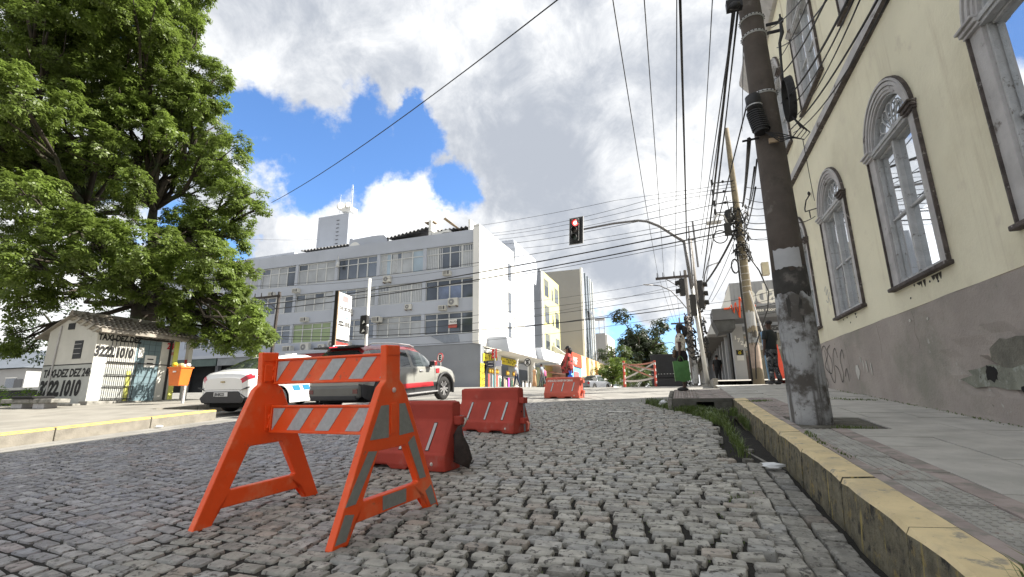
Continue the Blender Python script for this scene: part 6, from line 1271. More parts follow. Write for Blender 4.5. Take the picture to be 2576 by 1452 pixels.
# man with camouflage trousers by the second pole
zm = P(2.4, 15.0)
m1, J, k, hc = person('man in dark t-shirt and camouflage trousers standing near the second pole, back half turned', (2.42, 14.9, zm), R(-132), 1.76, skd, dict(armL=(.05, .03), armR=(.06, .03), shw=.19, stride=.03, lean=.03))
top(m1, J, k, mat('charcoal_tshirt', (.022, .028, .03), .9, .15, 4), ln=.03, hem=.92, wide=1.12, sleeve=.40)
camo = mat('camouflage_cloth', (.10, .11, .12), .9, .1, 8, spots=[((.015, .017, .02), 7, .48, .52), ((.42, .42, .42), 8, .58, .61)])
trousers(m1, J, k, camo); shoes(m1, J, k, plast)
q = MB(); q.ell(hc + Vector((0, .02, .055)), (.09 * k, .095 * k, .07 * k), 14, 10); part('hair', q, hairb, m1, smooth=True)
# woman in the red and black blouse behind the lettered barrier
zr = float(G(-3.75, 16.4)) - .02
w2, J, k, hc = person('woman in wide red and dark patterned blouse walking left behind the lettered barrier', (-3.74, 16.4, zr), R(-72), 1.62, skm, dict(armL=(.06, .02), armR=(.08, .02), shw=.18, hipw=.09, belly=.14, stride=.10))
top(w2, J, k, mat('red_print_blouse', (.50, .075, .07), .9, .15, 5, spots=[((.05, .03, .02), 7, .50, .56), ((.60, .30, .26), 9, .62, .70)]), 'blouse', hem=.72, wide=1.35, flare=1.22, sleeve=.40, belly=.14)
trousers(w2, J, k, blackp, .8); shoes(w2, J, k, plast)
q = MB(); q.ell(hc + Vector((0, .03, .03)), (.10 * k, .105 * k, .10 * k), 14, 10); q.ring([hc + Vector((0, .08, .02)), hc + Vector((0, .09, -.09)), hc + Vector((0, .08, -.17))], [.085, .085, .05], 10); part('hair', q, hairb, w2, smooth=True)
q = MB(); q.prism([(-.10, 0), (.10, 0), (.08, .18), (.03, .20), (.05, .34), (.03, .34), (.0, .22), (-.03, .34), (-.05, .34), (-.03, .20), (-.08, .18)], -.03, .03); q.xf(Matrix.Translation((-3.62, 16.15, zr + .42))); tag(part('blue_bag', q, mat('blue_plastic', (.02, .16, .75), .6, .1), recalc=True, bevel=.01), 'bright blue carrier bag held by the woman in red', 'bag')
# shoppers
def shopper(label, x, y, rz, h, shirt, pants, hair, stride=.2, skin=skl, lean=.06, arms=(.12, .02), sleeve=.4):
    t, J, k, hc = person(label, (x, y, float(G(x, y)) + .02), rz, h, skin, dict(stride=stride, lean=-lean, armL=arms, armR=(-arms[0], arms[1]), shw=.18))
    top(t, J, k, shirt, ln=-lean, wide=1.1, sleeve=sleeve); trousers(t, J, k, pants); shoes(t, J, k, plast)
    q = MB(); q.ell(hc + Vector((0, .025, .04)), (.09 * k, .095 * k, .08 * k), 12, 8); part('hair', q, hair, t, smooth=True)
    return t
greysh = mat('grey_shirt', (.28, .31, .36), .9, .1); navy = mat('navy_cloth', (.02, .03, .06), .9, .1); ghair = mat('grey_hair', (.35, .34, .33), .8, .1)
shopper('grey haired man in grey shirt walking left in front of the clothes shop', -12.5, 36.2, R(-100), 1.75, greysh, navy, ghair)
shopper('man in light grey t-shirt walking left beyond the round sign', -9.9, 34.6, R(-95), 1.72, greysh, mat('grey_trousers', (.12, .12, .13), .9, .1), hairb, .25, skm)
shopper('shopper in white top beside the clothes racks', -11.6, 40.5, R(-60), 1.62, mat('white_cloth', (.65, .64, .62), .9, .1), navy, hairb, .1)
shopper('shopper in a pink top near the far clothes rack', -10.8, 38.5, R(-110), 1.6, mat('pink_cloth', (.55, .12, .25), .9, .1), blackp, hairb, .12)
shopper('distant passer-by in black deep in the gallery', 2.0, 30.0, R(180), 1.7, blackp, blackp, hairb, .1, skm)
# mannequin in a pale dress
mq = thing('mannequin', 'white mannequin in a long peach dress beside the round sign', 'mannequin', (-11.75, 38.6, float(G(-11.7, 38.6)) + .05))
q = MB(); loft(q, [(0, 0, 0, .20, .16), (0, 0, .5, .16, .13), (0, 0, .95, .12, .10), (0, 0, 1.15, .10, .08), (0, 0, 1.3, .16, .09), (0, 0, 1.42, .06, .05)]); part('dress', q, mat('peach_cloth', (.62, .36, .20), .9, .1), mq, smooth=True)
q = MB(); q.ring([(0, 0, 1.4), (0, 0, 1.5), (0, 0, 1.58), (0, 0, 1.72)], [.04, .045, .085, .05], 10); q.ring([(.15, 0, 1.36), (.22, -.02, 1.12), (.12, -.06, .95)], [.04, .03, .025], 8); q.ring([(-.15, 0, 1.36), (-.22, -.02, 1.12), (-.2, 0, .85)], [.04, .03, .025], 8); part('figure', q, mat('mannequin_white', (.72, .70, .66), .4, .03), mq, smooth=True)
q = MB(); loft(q, [(0, 0, 0, .17, .14), (0, 0, .6, .15, .12), (0, 0, 1.1, .13, .1), (0, 0, 1.35, .15, .1)]); mq2 = thing('mannequin', 'small mannequin in a light green dress right of the peach one', 'mannequin', (-11.1, 39.4, float(G(-11, 39)) + .05)); part('dress', q, mat('light_green_cloth', (.35, .50, .25), .9, .1), mq2, smooth=True)
q = MB(); q.ring([(0, 0, 1.35), (0, 0, 1.42), (0, 0, 1.5), (0, 0, 1.62)], [.05, .04, .08, .05], 8); part('figure', q, MATS['mannequin_white'], mq2, smooth=True)
# ================================================================ POLES, SIGNALS, SIGNS
polem = mat('concrete_pole', (.095, .080, .070), .9, .18, 2.5, .45, 45, spots=[((.05, .045, .04), 2.2, .55, .72), ((.18, .165, .15), 5, .6, .75)])
polew = mat('whitewashed_pole', (.38, .39, .40), .85, .10, 3, .4, 45, spots=[((.085, .078, .07), 1.9, .49, .60), ((.13, .125, .12), 9, .60, .66)], streak=((.10, .095, .09), 7, .52, .66))
bp = thing('utility_pole', 'massive concrete utility pole with flaking whitewashed foot standing on the right pavement', 'pole', (1.36, 6.43, P(1.3, 6.43)))
def rad(z): return .212 - .0125 * (z + .3)
q = MB(); q.ring([(1.36, 6.43, z) for z in np.linspace(1.20, 10.5, 12)], [rad(z) for z in np.linspace(1.20, 10.5, 12)], 28); part('shaft', q, polem, bp, world=True, smooth=True)
q = MB(); q.ring([(1.36, 6.43, z) for z in np.linspace(-.45, 1.20, 8)], [rad(z) + .0015 for z in np.linspace(-.45, 1.20, 8)], 28); part('painted_foot', q, polew, bp, world=True, smooth=True)
def wrap(z0, z1, a0, a1, m_, nm, off=.004, jag=0., n=14, cx=1.36, cy=6.43, rf_=rad, parent=None):
    q = MB(); vs = []; rj = random.Random(int(z0 * 100))
    for i in range(n + 1):
        a = a0 + (a1 - a0) * i / n
        for (z, j) in ((z0, rj.uniform(-jag, jag)), (z1, rj.uniform(-jag, jag))):
            r = rf_(z) + off; vs.append((cx + r * math.cos(a), cy + r * math.sin(a), z + j))
    q.add(vs, [(2 * i, 2 * i + 2, 2 * i + 3, 2 * i + 1) for i in range(n)]); return part(nm, q, m_, parent or bp, world=True, smooth=True)
greyp = mat('grey_paper', (.42, .43, .45), .85, .06, 6)
wrap(1.50, 1.745, R(-150), R(-55), greyp, 'paper_poster', .004, .012)
wrap(1.38, 1.52, R(-165), R(-40), blackp, 'black_tape', .003, .004) if 0 else None
wrap(1.18, 1.50, R(-180), R(180), mat('dark_stain', (.05, .048, .045), .95, .3, 4, spots=[((.14, .13, .12), 4, .55, .65)]), 'dark_stain', .0026, .05, 30)
for z, sd in ((1.02, 1), (.98, 2)):
    q = MB(); rr_ = random.Random(sd); a0 = R(-118) if sd == 1 else R(-82)
    pts = [(a0 + .12 * math.cos(t) * (1 + rr_.uniform(-.4, .4)), z + .14 * math.sin(t) * (1 + rr_.uniform(-.4, .4))) for t in np.linspace(0, 6.28, 16)[:-1]]
    r = rad(1.0) + .0036; q.add([(1.36 + r * math.cos(a), 6.43 + r * math.sin(a), zz_) for a, zz_ in pts] + [(1.36 + r * math.cos(a0), 6.43 + r * math.sin(a0), z)], [(i, (i + 1) % 15, 15) for i in range(15)]); part('peeled_patch', q, MATS['dark_stain'], bp, world=True)
galv = MATS['galvanised_steel']
for z in (5.15, 4.88, 3.93):
    q = MB(); n = 28; r = rad(z) + .006
    q.ring([(1.36 + r * math.cos(a), 6.43 + r * math.sin(a), z) for a in np.linspace(0, 2 * math.pi, n)], .012, 4); q.v = [(x, y, z + (zz_ - z) * 1.8) for x, y, zz_ in q.v]; bd_ = part('steel_band', q, galv, bp, world=True)
    q = MB()
    for i in range(22): a = 2 * math.pi * i / 22; q.ell((1.36 + (r + .013) * math.cos(a), 6.43 + (r + .013) * math.sin(a), z), (.009, .009, .009), 5, 4)
    part('band_holes', q, blackp, bd_, world=True)
cblk = mat('cable_black', (.018, .018, .02), .6, .1)
sc_ = thing('splice_closure', 'black ribbed fibre splice closure strapped to the left side of the big pole', 'cable box', (1.20, 6.20, 3.6))
q = MB(); q.ring([(1.19, 6.22, 3.86), (1.195, 6.22, 3.84), (1.20, 6.21, 3.62)], [.07, .092, .092], 16); part('dome', q, cblk, sc_, world=True, smooth=True)
q = MB()
for i in range(9): z = 3.60 - i * .03; q.ring([(1.20 + .005 * i, 6.21, z), (1.20 + .005 * i, 6.21, z - .018)], [.108, .108], 16)
q.ring([(1.205, 6.21, 3.60), (1.24, 6.2, 3.30)], [.09, .085], 14); part('ribbed_base', q, cblk, sc_, world=True)
q = MB(); q.ring([(1.20, 6.21, 3.69), (1.20, 6.21, 3.675)], [.098, .098], 16); part('clamp', q, galv, sc_, world=True)
cl_ = thing('cable_coil', 'flat coil of spare black cable hung on the right side of the big pole', 'cable coil', (1.62, 6.3, 3.7)); q = MB()
for i in range(6): q.ring([(1.585 + .014 * i, 6.27 + .15 * math.cos(a), 3.73 + .30 * math.sin(a) + .005 * i) for a in np.linspace(0, 2 * math.pi, 22)], .014, 5)
part('windings', q, cblk, cl_, world=True)
q = MB()
for i in range(4): q.ring([(1.60, 6.2, 3.45 - .0 * i), (1.66 + .03 * i, 6.15, 3.25 - .03 * i), (1.55 + .04 * i, 6.12, 3.12 - .02 * i), (1.42, 6.15, 3.10 + .04 * i), (1.28, 6.18, 3.28), (1.24, 6.2, 3.38)], .007, 5)
part('hanging_loops', q, cblk, cl_, world=True)
q = MB(); q.box(1.30, 1.42, 6.165, 6.195, 3.12, 3.18); tag(part('cable_tag', q, mat('brown_tag', (.35, .26, .17), .7, .1)), 'small tan cable tag on the big pole below the splice closure', 'tag')
q = MB(); q.cyl((1.02, 6.3, 3.27), (1.22, 6.32, 3.29), .014, n=6); tag(part('steel_stub', q, iron), 'short steel rod sticking out left of the big pole', 'rod')
q = MB(); q.box(1.50, 1.68, 6.30, 6.33, 4.80, 4.83); q.box(1.50, 1.68, 6.30, 6.33, 4.93, 4.96); q.ring([(1.68, 6.3, 5.05), (1.67, 6.3, 4.75), (1.62, 6.28, 4.6), (1.60, 6.27, 4.35), (1.58, 6.25, 4.0)], [.012, .028, .02, .016, .012], 6); q.ell((1.68, 6.3, 4.95), (.035, .035, .05)); tag(part('cable_bracket', q, iron), 'black cable bracket with clamp on the right side of the big pole', 'bracket')
q = MB(); q.box(1.02, 1.22, 6.1, 6.2, 5.18, 5.32); q.ell((1.12, 6.1, 5.2), (.08, .05, .06)); tag(part('wire_clamp', q, iron), 'dark bundle of wire clamps at the top left of the big pole', 'clamp')
# second pole with all its cable clutter
X2, Y2 = 2.47, 18.3; Z2 = .50
p2 = thing('utility_pole', 'slimmer yellowish concrete pole wrapped in tangled cables across the side street', 'pole', (X2, Y2, Z2))
pm2 = mat('ochre_concrete_pole', (.23, .195, .14), .9, .2, 1.5, .3, 30, spots=[((.11, .09, .06), 1.5, .5, .68), ((.42, .38, .30), 1.1, .62, .70)])
r2f = lambda z: .185 - .0105 * (z - Z2)
q = MB(); q.ring([(X2, Y2, z) for z in np.linspace(Z2 - .2, 10.15, 12)], [r2f(z) for z in np.linspace(Z2 - .2, 10.15, 12)], 16); part('shaft', q, pm2, p2, world=True, smooth=True)
for (z0, z1, m_) in ((2.35, 2.9, greyp), (.9, 1.75, mat('torn_pink_paper', (.46, .36, .30), .9, .2, 4)), (1.8, 2.2, polew)):
    wrap(z0, z1, R(-160), R(-40), m_, 'poster_remains', .006, .06, cx=X2, cy=Y2, rf_=r2f, parent=p2)
rr_ = random.Random(21)
for z in (7.9, 7.5, 7.05, 6.7):
    q = MB(); q.cyl((X2, Y2 - .1, z), (X2 - .75, Y2 - .2, z - .02), .022, n=5); q.box(X2 - .80, X2 - .72, Y2 - .24, Y2 - .16, z - .10, z + .12); q.ell((X2 - .38, Y2 - .17, z), (.05, .05, .06), 6, 5); part('insulator_arm', q, iron, p2, world=True)
q = MB()
for i in range(46):                              # cable tangle
    z = rr_.uniform(5.0, 6.9); a = rr_.uniform(0, 6.28); r = rr_.uniform(.14, .34)
    q.ring([(X2 + r * math.cos(a + t) * rr_.uniform(.8, 1.3), Y2 - .05 + r * math.sin(a + t), z + .22 * t * rr_.uniform(-1, 1)) for t in np.linspace(0, 2.6, 5)], rr_.uniform(.012, .03), 4)
part('cable_tangle', q, cblk, p2, world=True, kind='stuff')
q = MB(); q.ell((X2 - .32, Y2 - .12, 6.45), (.17, .15, .34), 10, 8); q.box(X2 - .52, X2 - .30, Y2 - .3, Y2 - .12, 5.75, 6.2); part('black_enclosure', q, cblk, p2, world=True)
q = MB()
for i in range(10): z = 3.6 + i * .24 + rr_.uniform(-.05, .05); q.ring([(X2 + (r2f(z) + .004) * math.cos(a), Y2 + (r2f(z) + .004) * math.sin(a), z) for a in np.linspace(0, 6.28, 14)], .010, 4)
part('wire_strap', q, trim, p2, world=True)
q = MB(); q.ring([(X2 - .22, Y2 - .2, .5), (X2 - .22, Y2 - .2, 3.6), (X2 - .2, Y2 - .18, 4.8), (X2 - .18, Y2 - .15, 5.4)], .035, 6); q.ring([(X2 + .1, Y2 - .25, 5.0), (X2 + .42, Y2 - .3, 4.3), (X2 + .62, Y2 - .35, 3.5), (X2 + .52, Y2 - .35, 2.9), (X2 + .3, Y2 - .35, 2.4), (X2 - .02, Y2 - .3, 1.6), (X2 - .1, Y2 - .25, .55)], .024, 6); part('down_cable', q, cblk, p2, world=True, smooth=True)
q = MB()
for i in range(5): q.ring([(X2 - .30 + .02 * i, Y2 - .3, 4.75 + .0 * i)] if 0 else [(X2 - .32 + .12 * math.cos(a), Y2 - .28 + .02 * i, 4.55 + .26 * math.sin(a)) for a in np.linspace(0, 6.28, 14)], .02, 4)
tag(part('cable_coil', q, cblk), 'tight black coil of cable hung left of the second pole', 'cable coil')
q = MB(); q.ring([(X2 - .70 + .24 * math.cos(a), Y2 - .35, 5.68 + .24 * math.sin(a)) for a in np.linspace(0, 6.3, 24)], .022, 5); tag(part('cable_hoop', q, cblk), 'round hoop of black cable standing out left of the second pole', 'cable coil')
q = MB(); q.box(X2 + .50, X2 + .72, Y2 - .45, Y2 - .2, 4.10, 4.55); tag(part('pale_box', q, mat('beige_box', (.45, .42, .34), .7, .1)), 'beige junction box hanging right of the second pole', 'junction box')
q = MB(); q.ring([(X2 - .35, Y2 - .2, 6.1), (X2 - .5, Y2 - .3, 6.5), (X2 - .72, Y2 - .4, 6.55), (X2 - .85, Y2 - .45, 6.3)], .03, 6); q.box(X2 - 1.12, X2 - .62, Y2 - .55, Y2 - .35, 6.18, 6.26); tag(part('street_lamp', q, trim), 'flat grey street lamp on a short bent arm at the second pole', 'street lamp')
q = MB(); q.cyl((X2 + .30, Y2 - .5, Z2), (X2 + .24, Y2 - .5, 2.1), .075, n=10); q.v = [(x, y, z) for x, y, z in q.v]; tag(part('blue_post', q, mat('blue_pipe', (.12, .25, .42), .5, .15, 3), smooth=True), 'short blue metal post right of the second pole', 'post')
q = MB(); q.cyl((X2 + .24, Y2 - .5, 2.1), (X2 + .02, Y2 - .32, 3.6), .03, n=6); tag(part('guy_rod', q, trim), 'slanted grey rod rising from the blue post', 'rod')
q = MB(); q.prism([(3.55, .4), (3.95, .4), (3.75, 2.0), (3.55, 2.2)], 21.5, 21.8); tag(part('red_banner', q, mat('red_banner_cloth', (.55, .07, .04), .8, .1), recalc=True), 'red upright banner half hidden behind the man in camouflage', 'banner')
# mast arm signal
steel = mat('grey_painted_steel', (.16, .16, .17), .55, .12, 3); steell = mat('light_galvanised_pole', (.50, .50, .48), .5, .1, 2, metal=.2)
ms_ = thing('signal_mast', 'tall grey signal mast with long curved arm reaching over the street', 'signal mast', (.90, 20.3, .5))
q = MB(); q.ring([(.93, 20.35, .45), (.70, 20.2, 4.4)], [.085, .08], 10); part('lower_pole', q, steell, ms_, world=True, smooth=True)
q = MB(); q.ring([(.70, 20.2, 4.3), (.57, 19.7, 6.22)], [.075, .07], 10); part('upper_pole', q, steel, ms_, world=True, smooth=True)
q = MB(); q.ring([(.57, 19.7, 6.20), (.2, 19.5, 6.45), (-.35, 19.1, 6.80), (-.80, 18.9, 6.99), (-1.15, 18.8, 7.04), (-2.1, 18.4, 6.9), (-3.35, 17.9, 6.62)], [.07, .065, .06, .055, .05, .045, .035], 10); part('arm', q, steel, ms_, world=True, smooth=True)
def lens(par, x, z, r, m_, hood=True, y=-.1):
    q = MB(); q.ring([(x, y - .005, z), (x, y - .02, z)], [r, r * .9], 16); l = part('lens', q, m_, par)
    if hood:
        q = MB(); pts = [(x + (r + .01) * math.cos(a), (r + .01) * math.sin(a) + z) for a in np.linspace(-.3, math.pi + .3, 12)]
        q.add([(px_, y - .004, pz_) for px_, pz_ in pts] + [(px_, y - .16, pz_ - .02) for px_, pz_ in pts], [(i, i + 1, 13 + i, 12 + i) for i in range(11)]); part('visor', q, blackp, l)
    return l
th = thing('traffic_light', 'black backed traffic light showing red at the end of the mast arm', 'traffic light', (-3.54, 17.83, 6.02)); th.rotation_euler = (R(0), R(3), R(-14))
q = MB(); q.box(-.29, .29, -.03, .0, 0, 1.10); part('back_plate', q, plast, th, bevel=.01)
q = MB()
for (a, c, d, e) in ((-.31, -.29, 0, 1.1), (.29, .31, 0, 1.1)): q.box(a, c, -.034, .004, d - .02, e + .02)
q.box(-.289, .289, -.034, .004, -.02, .0); q.box(-.289, .289, -.034, .004, 1.1, 1.12); part('white_border', q, mat('light_border', (.42, .42, .42), .6, .05), th)
q = MB(); q.box(-.16, .16, -.10, -.031, .06, 1.04); part('housing', q, blackp, th, bevel=.01)
lens(th, 0, .86, .12, mat('red_light', (.8, .02, .02), .5, 0, emit=((1, .045, .04), 2.6))); q = MB(); q.ell((0, -.135, .86), (.065, .01, .065), 12, 6); part('red_core', q, mat('red_light_core', (1, .2, .15), .5, 0, emit=((1, .30, .25), 3.2)), th)
lens(th, 0, .56, .11, mat('dark_amber_lens', (.05, .035, .02), .3, .1)); lens(th, 0, .25, .11, mat('dark_green_lens', (.03, .05, .035), .3, .1))
q = MB(); q.box(-.165, -.15, -.115, -.101, .42, .70); q.box(.13, .165, -.115, -.101, .10, .14); q.box(.15, .165, -.115, -.101, .10, .98); q.box(-.165, .165, -.115, -.1012, .99, 1.02); part('white_edges', q, wpaint, th)
def side_head(label, x, y, z, rz, n, s=1.):
    t = thing('traffic_light', label, 'traffic light', (x, y, z), rz)
    q = MB(); q.box(-.13 * s, .13 * s, -.09 * s, .09 * s, 0, .32 * n * s); part('housing', q, plast, t, bevel=.01)
    for i in range(n): lens(t, 0, (.16 + .32 * i) * s, .11 * s, MATS['dark_amber_lens'], True, -.09 * s)
    return t
side_head('upper black two lamp signal facing left on the mast', .33, 20.2, 4.05, R(-85), 2, 1.1)
side_head('black three lamp signal facing right beside the mast', 1.10, 21.6, 3.72, R(80), 3, 1.25)
side_head('narrow dark signal back clamped low on the mast', .68, 20.0, 3.15, R(-170), 3, .9)
for (x, y, z0, z1, r, lb) in ((1.02, 22.6, .55, 7.25, .11, 'rough concrete service pole right behind the signal mast'), (.55, 22.9, .55, 3.6, .16, 'stout dark cable covered pole left behind the signal mast')):
    t = thing('utility_pole', lb, 'pole', (x, y, z0)); q = MB(); q.ring([(x, y, z0), (x - .12, y, z1)], [r, r * .8], 10); part('shaft', q, mat('grey_concrete_pole', (.22, .20, .18), .9, .2, 2, .3, 30), t, world=True, smooth=True)
    q = MB(); q.ring([(x, y, z0), (x, y, z0 + 1.1)], r + .005, 10); part('whitewash', q, polew, t, world=True)
    q = MB()
    for i in range(34): z = rr_.uniform(1.6, 4.6 if z1 > 5 else 3.6); a = rr_.uniform(0, 6.28); q.ring([(x + .22 * math.cos(a + u) * rr_.uniform(.6, 1.2), y - .1 + .2 * math.sin(a + u), z + .15 * u * rr_.uniform(-1, 1)) for u in np.linspace(0, 2.2, 4)], rr_.uniform(.015, .04), 4)
    part('cable_tangle', q, cblk, t, world=True, kind='stuff')
q = MB(); q.ring([(.90, 20.6, .5), (.78, 20.6, 4.6), (.88, 21.6, 7.5)], [.05, .045, .04], 8); tag(part('service_riser', q, steel, smooth=True), 'thin grey riser pipe running up beside the signal mast', 'pipe')
q = MB(); q.cyl((1.18, 23.3, 6.0), (1.14, 23.3, 8.3), .05, n=6); q.box(.9, 1.2, 23.25, 23.35, 7.35, 7.42); tag(part('antenna_stub', q, steel), 'short dark stub with a crossbar at the top of the service pole', 'bracket')
p4 = thing('power_pole', 'distant power pole with a long wooden crossarm and three insulators', 'pole', (.95, 39.5, .8)); q = MB(); q.cyl((.97, 39.5, .6), (.97, 39.5, 10.0), .16, .12, 8); part('shaft', q, MATS['grey_concrete_pole'], p4, world=True)
q = MB(); q.box(-1.35, 1.25, 39.3, 39.42, 9.36, 9.56); q.cyl((-.6, 39.3, 9.4), (.95, 39.3, 8.2), .03, n=4); part('crossarm', q, mat('dark_timber', (.06, .05, .045), .9, .2), p4, world=True)
for x in (-1.2, -.75, .1, .6): q = MB(); q.cyl((x, 39.36, 9.56), (x, 39.36, 9.95), .05, .03, 6); part('insulator', q, iron, p4, world=True)
p5 = thing('power_pole', 'farthest power pole with a thin crossarm above the woman at the corner', 'pole', (.3, 63, 0)); q = MB(); q.cyl((.3, 63, -1), (.3, 63, 9.8), .14, .1, 6); part('shaft', q, MATS['grey_concrete_pole'], p5, world=True); q = MB(); q.box(-.75, 1.2, 62.8, 62.95, 8.95, 9.15); part('crossarm', q, MATS['dark_timber'], p5, world=True)
def arm_lamp(label, pts, r, base=None):
    t = thing('street_lamp', label, 'street lamp', base or pts[0]); q = MB(); q.ring(pts, r, 6); part('arm', q, steel, t, world=True, smooth=True)
    e = Vector(pts[-1]); d = (e - Vector(pts[-2])).normalized(); q = MB(); q.ring([e - d * .05, e + d * .35, e + d * .6], [.05, .10, .05], 8); q.v = [(x, y, e.z + (z - e.z) * .5) for x, y, z in q.v]; part('lamp_head', q, trim, t, world=True, smooth=True)
arm_lamp('long curved street lamp arm reaching left from the cable covered pole', [(.67, 31.5, 5.46), (.3, 31.3, 6.0), (-.2, 31, 6.6), (-.8, 30.7, 6.9), (-1.28, 30.5, 6.95)], .035)
arm_lamp('short bent street lamp right of the service pole under the wires', [(1.75, 31.6, 6.4), (1.95, 31.6, 7.6), (2.15, 31.6, 8.1), (2.45, 31.55, 8.2)], .04)
arm_lamp('small distant curved street lamp left of the woman at the corner', [(.2, 62, 5.8), (-.8, 62, 6.6), (-2.0, 62, 6.5)], .05)
# left pole, totem, wooden pole
wp = thing('signal_pole', 'white straight pole carrying black pedestrian signals in front of the office', 'pole', (-12.0, 16.0, .1)); q = MB(); q.cyl((-12.0, 16.0, .1), (-12.0, 16.0, 4.95), .065, n=10); part('shaft', q, wpaint, wp, world=True, smooth=True)
q = MB(); q.box(-12.19, -12.04, 15.78, 15.98, 2.62, 3.35); q.box(-12.13, -11.85, 15.75, 15.93, 3.0, 3.36); q.box(-12.10, -11.86, 15.76, 15.92, 2.60, 2.92); ps = tag(part('pedestrian_signal', q, blackp, bevel=.02), 'black pedestrian signal heads on the white pole', 'signal')
q = MB(); q.prism([(-12.05, 3.0), (-11.92, 3.06), (-11.97, 3.15)], 15.735, 15.749); q.prism([(-12.05, 2.66), (-11.92, 2.70), (-11.97, 2.79)], 15.735, 15.759); part('pale_lens', q, wpaint, ps, recalc=True)
tt = thing('totem_sign', 'black edged illuminated totem sign for the taxi rank beside the white pole', 'sign', (-14.6, 17.7, .2)); tt.rotation_euler = (0, 0, 0)
q = MB(); q.box(-15.02, -14.86, 17.5, 17.62, .0, 5.02); part('post', q, mat('totem_black', (.02, .016, .014), .5, .05), tt, world=True)
q = MB(); q.box(-14.84, -14.80, 17.5, 17.54, .0, 4.98); part('edge_strip', q, mat('rusty_edge', (.42, .30, .2), .6, .1), tt, world=True)
# panel turned towards the street: faces half right
a = R(99); M_ = Matrix.Translation((-14.80, 17.52, 0)) @ Matrix.Rotation(a, 4, 'Z')
q = MB(); q.box(.0, 1.15, -.0, .16, 2.72, 4.98); q.xf(M_); part('light_box', q, MATS['totem_black'], tt, world=True)
q = MB(); q.box(.03, 1.14, -.012, -.001, 2.76, 4.95); q.xf(M_); fc = part('white_face', q, mat('sign_white', (.80, .80, .80), .5, .02), tt, world=True)
RT = (R(90), 0, a)
def onp(u, z): v = M_ @ Vector((u, -.014, z)); return (v.x, v.y, v.z)
q = MB(); q.box(.32, .82, -.016, -.0125, 4.55, 4.85); q.xf(M_); part('grey_print', q, mat('mauve_print', (.30, .22, .22), .7, .05), fc, world=True)
T('lettering', 'TÁXI DEZ DEZ', fc, blackp, .21, onp(.07, 4.15), RT, .014, .001, sx=.78); T('lettering', '3222.1010', fc, blackp, .30, onp(.08, 3.40), RT, .022, .001, sx=.78); T('lettering', '3222.1010', fc, mat('pale_print', (.35, .36, .38), .7, .05), .28, onp(.10, 3.08), RT, .004, .001, sx=.78)
q = MB(); q.prism([(.05, 3.95), (.4, 3.92), (.6, 3.82), (1.1, 3.86), (1.1, 3.82), (.6, 3.78), (.4, 3.88), (.05, 3.93)], -.016, -.0125); q.xf(M_); part('blue_wave', q, blue, fc, world=True, recalc=True)
q = MB(); q.box(.05, 1.10, .0, .06, 1.95, 2.62); q.xf(M_); rf_ = part('red_panel', q, mat('red_panel_face', (.62, .06, .045), .6, .05), tt, world=True)
T('lettering', 'PONTO DE TÁXI', rf_, wpaint, .14, onp(.14, 2.36), RT, .003, .001, sx=.86); T('lettering', '24 HORAS', rf_, wpaint, .13, onp(.14, 2.18), RT, .003, .001)
q = MB(); q.box(.0, .62, .0, .05, 1.35, 1.88); q.xf(M_); dp = part('dark_panel', q, mat('dark_panel_face', (.05, .05, .065), .6, .05), tt, world=True); T('lettering', 'TÁXI\nCENTRO', dp, wpaint, .13, onp(.10, 1.66), RT, .002, .001)
wo_ = thing('wooden_pole', 'thin dark wooden pole with crossarm beside the tree edge', 'pole', (-26.3, 25, .6)); q = MB(); q.cyl((-26.5, 25.0, .3), (-26.3, 25.0, 7.5), .13, .10, 8); part('shaft', q, mat('dark_timber', (.06, .05, .045), .9, .2), wo_, world=True)
q = MB(); q.box(-28.7, -26.1, 24.9, 25.0, 7.15, 7.27); q.cyl((-27.6, 24.9, 7.15), (-26.4, 24.9, 6.3), .025, n=4); part('crossarm', q, MATS['dark_timber'], wo_, world=True)
for x in (-28.5, -27.9, -26.9): q = MB(); q.cyl((x, 24.95, 7.27), (x, 24.95, 7.55), .05, .03, 6); part('insulator', q, iron, wo_, world=True)
# road signs
redr = mat('sign_red', (.62, .02, .02), .5, .03)
def disc_sign(label, x, y, z0, z, r, rz, letter, redring, sl=0):
    t = thing('road_sign', label, 'road sign', (x, y, z0), rz)
    q = MB(); q.cyl((0, .03, 0), (0, .03, z - z0 + r * .8), .03, n=8); part('post', q, steell, t)
    q = MB(); q.ring([(0, .0, z - z0), (0, -.02, z - z0)], r, 24); pl = part('ring', q, redr if redring else blackp, t); q = MB(); q.ring([(0, -.0205, z - z0), (0, -.026, z - z0)], r * .80, 24); part('face', q, wpaint, t)
    T('letter', letter, t, blackp, r * 1.5, (-r * .36, -.03, z - z0 - r * .50), FRONT, .02, .001, world=False)
    if sl:
        for s in (-1, 1): q = MB(); q.prism([(-r * .6, s * -r * .6 + z - z0 - .03), (-r * .6, s * -r * .6 + z - z0 + .03), (r * .6, s * r * .6 + z - z0 + .03), (r * .6, s * r * .6 + z - z0 - .03)], -.034 - s * .001, -.031); part('slash', q, blackp, t, recalc=True)
disc_sign('red ringed parking sign with black letter E before the grey ground floor wall', -12.5, 23.3, float(G(-12.5, 23)), 2.23, .26, R(-25), 'E', True)
disc_sign('black ringed crossed letter E sign seen before the far clothes rack', -9.2, 28.8, float(G(-9.2, 28.8)), 2.22, .26, R(-15), 'E', False, 1)
t = thing('street_name_sign', 'pole with a red panel and dark street name plates before the clothes shop', 'sign', (-10.4, 26.2, float(G(-10.4, 26)))); z0 = t.location.z
q = MB(); q.cyl((0, 0, 0), (0, 0, 2.3), .045, n=8); part('post', q, steell, t)
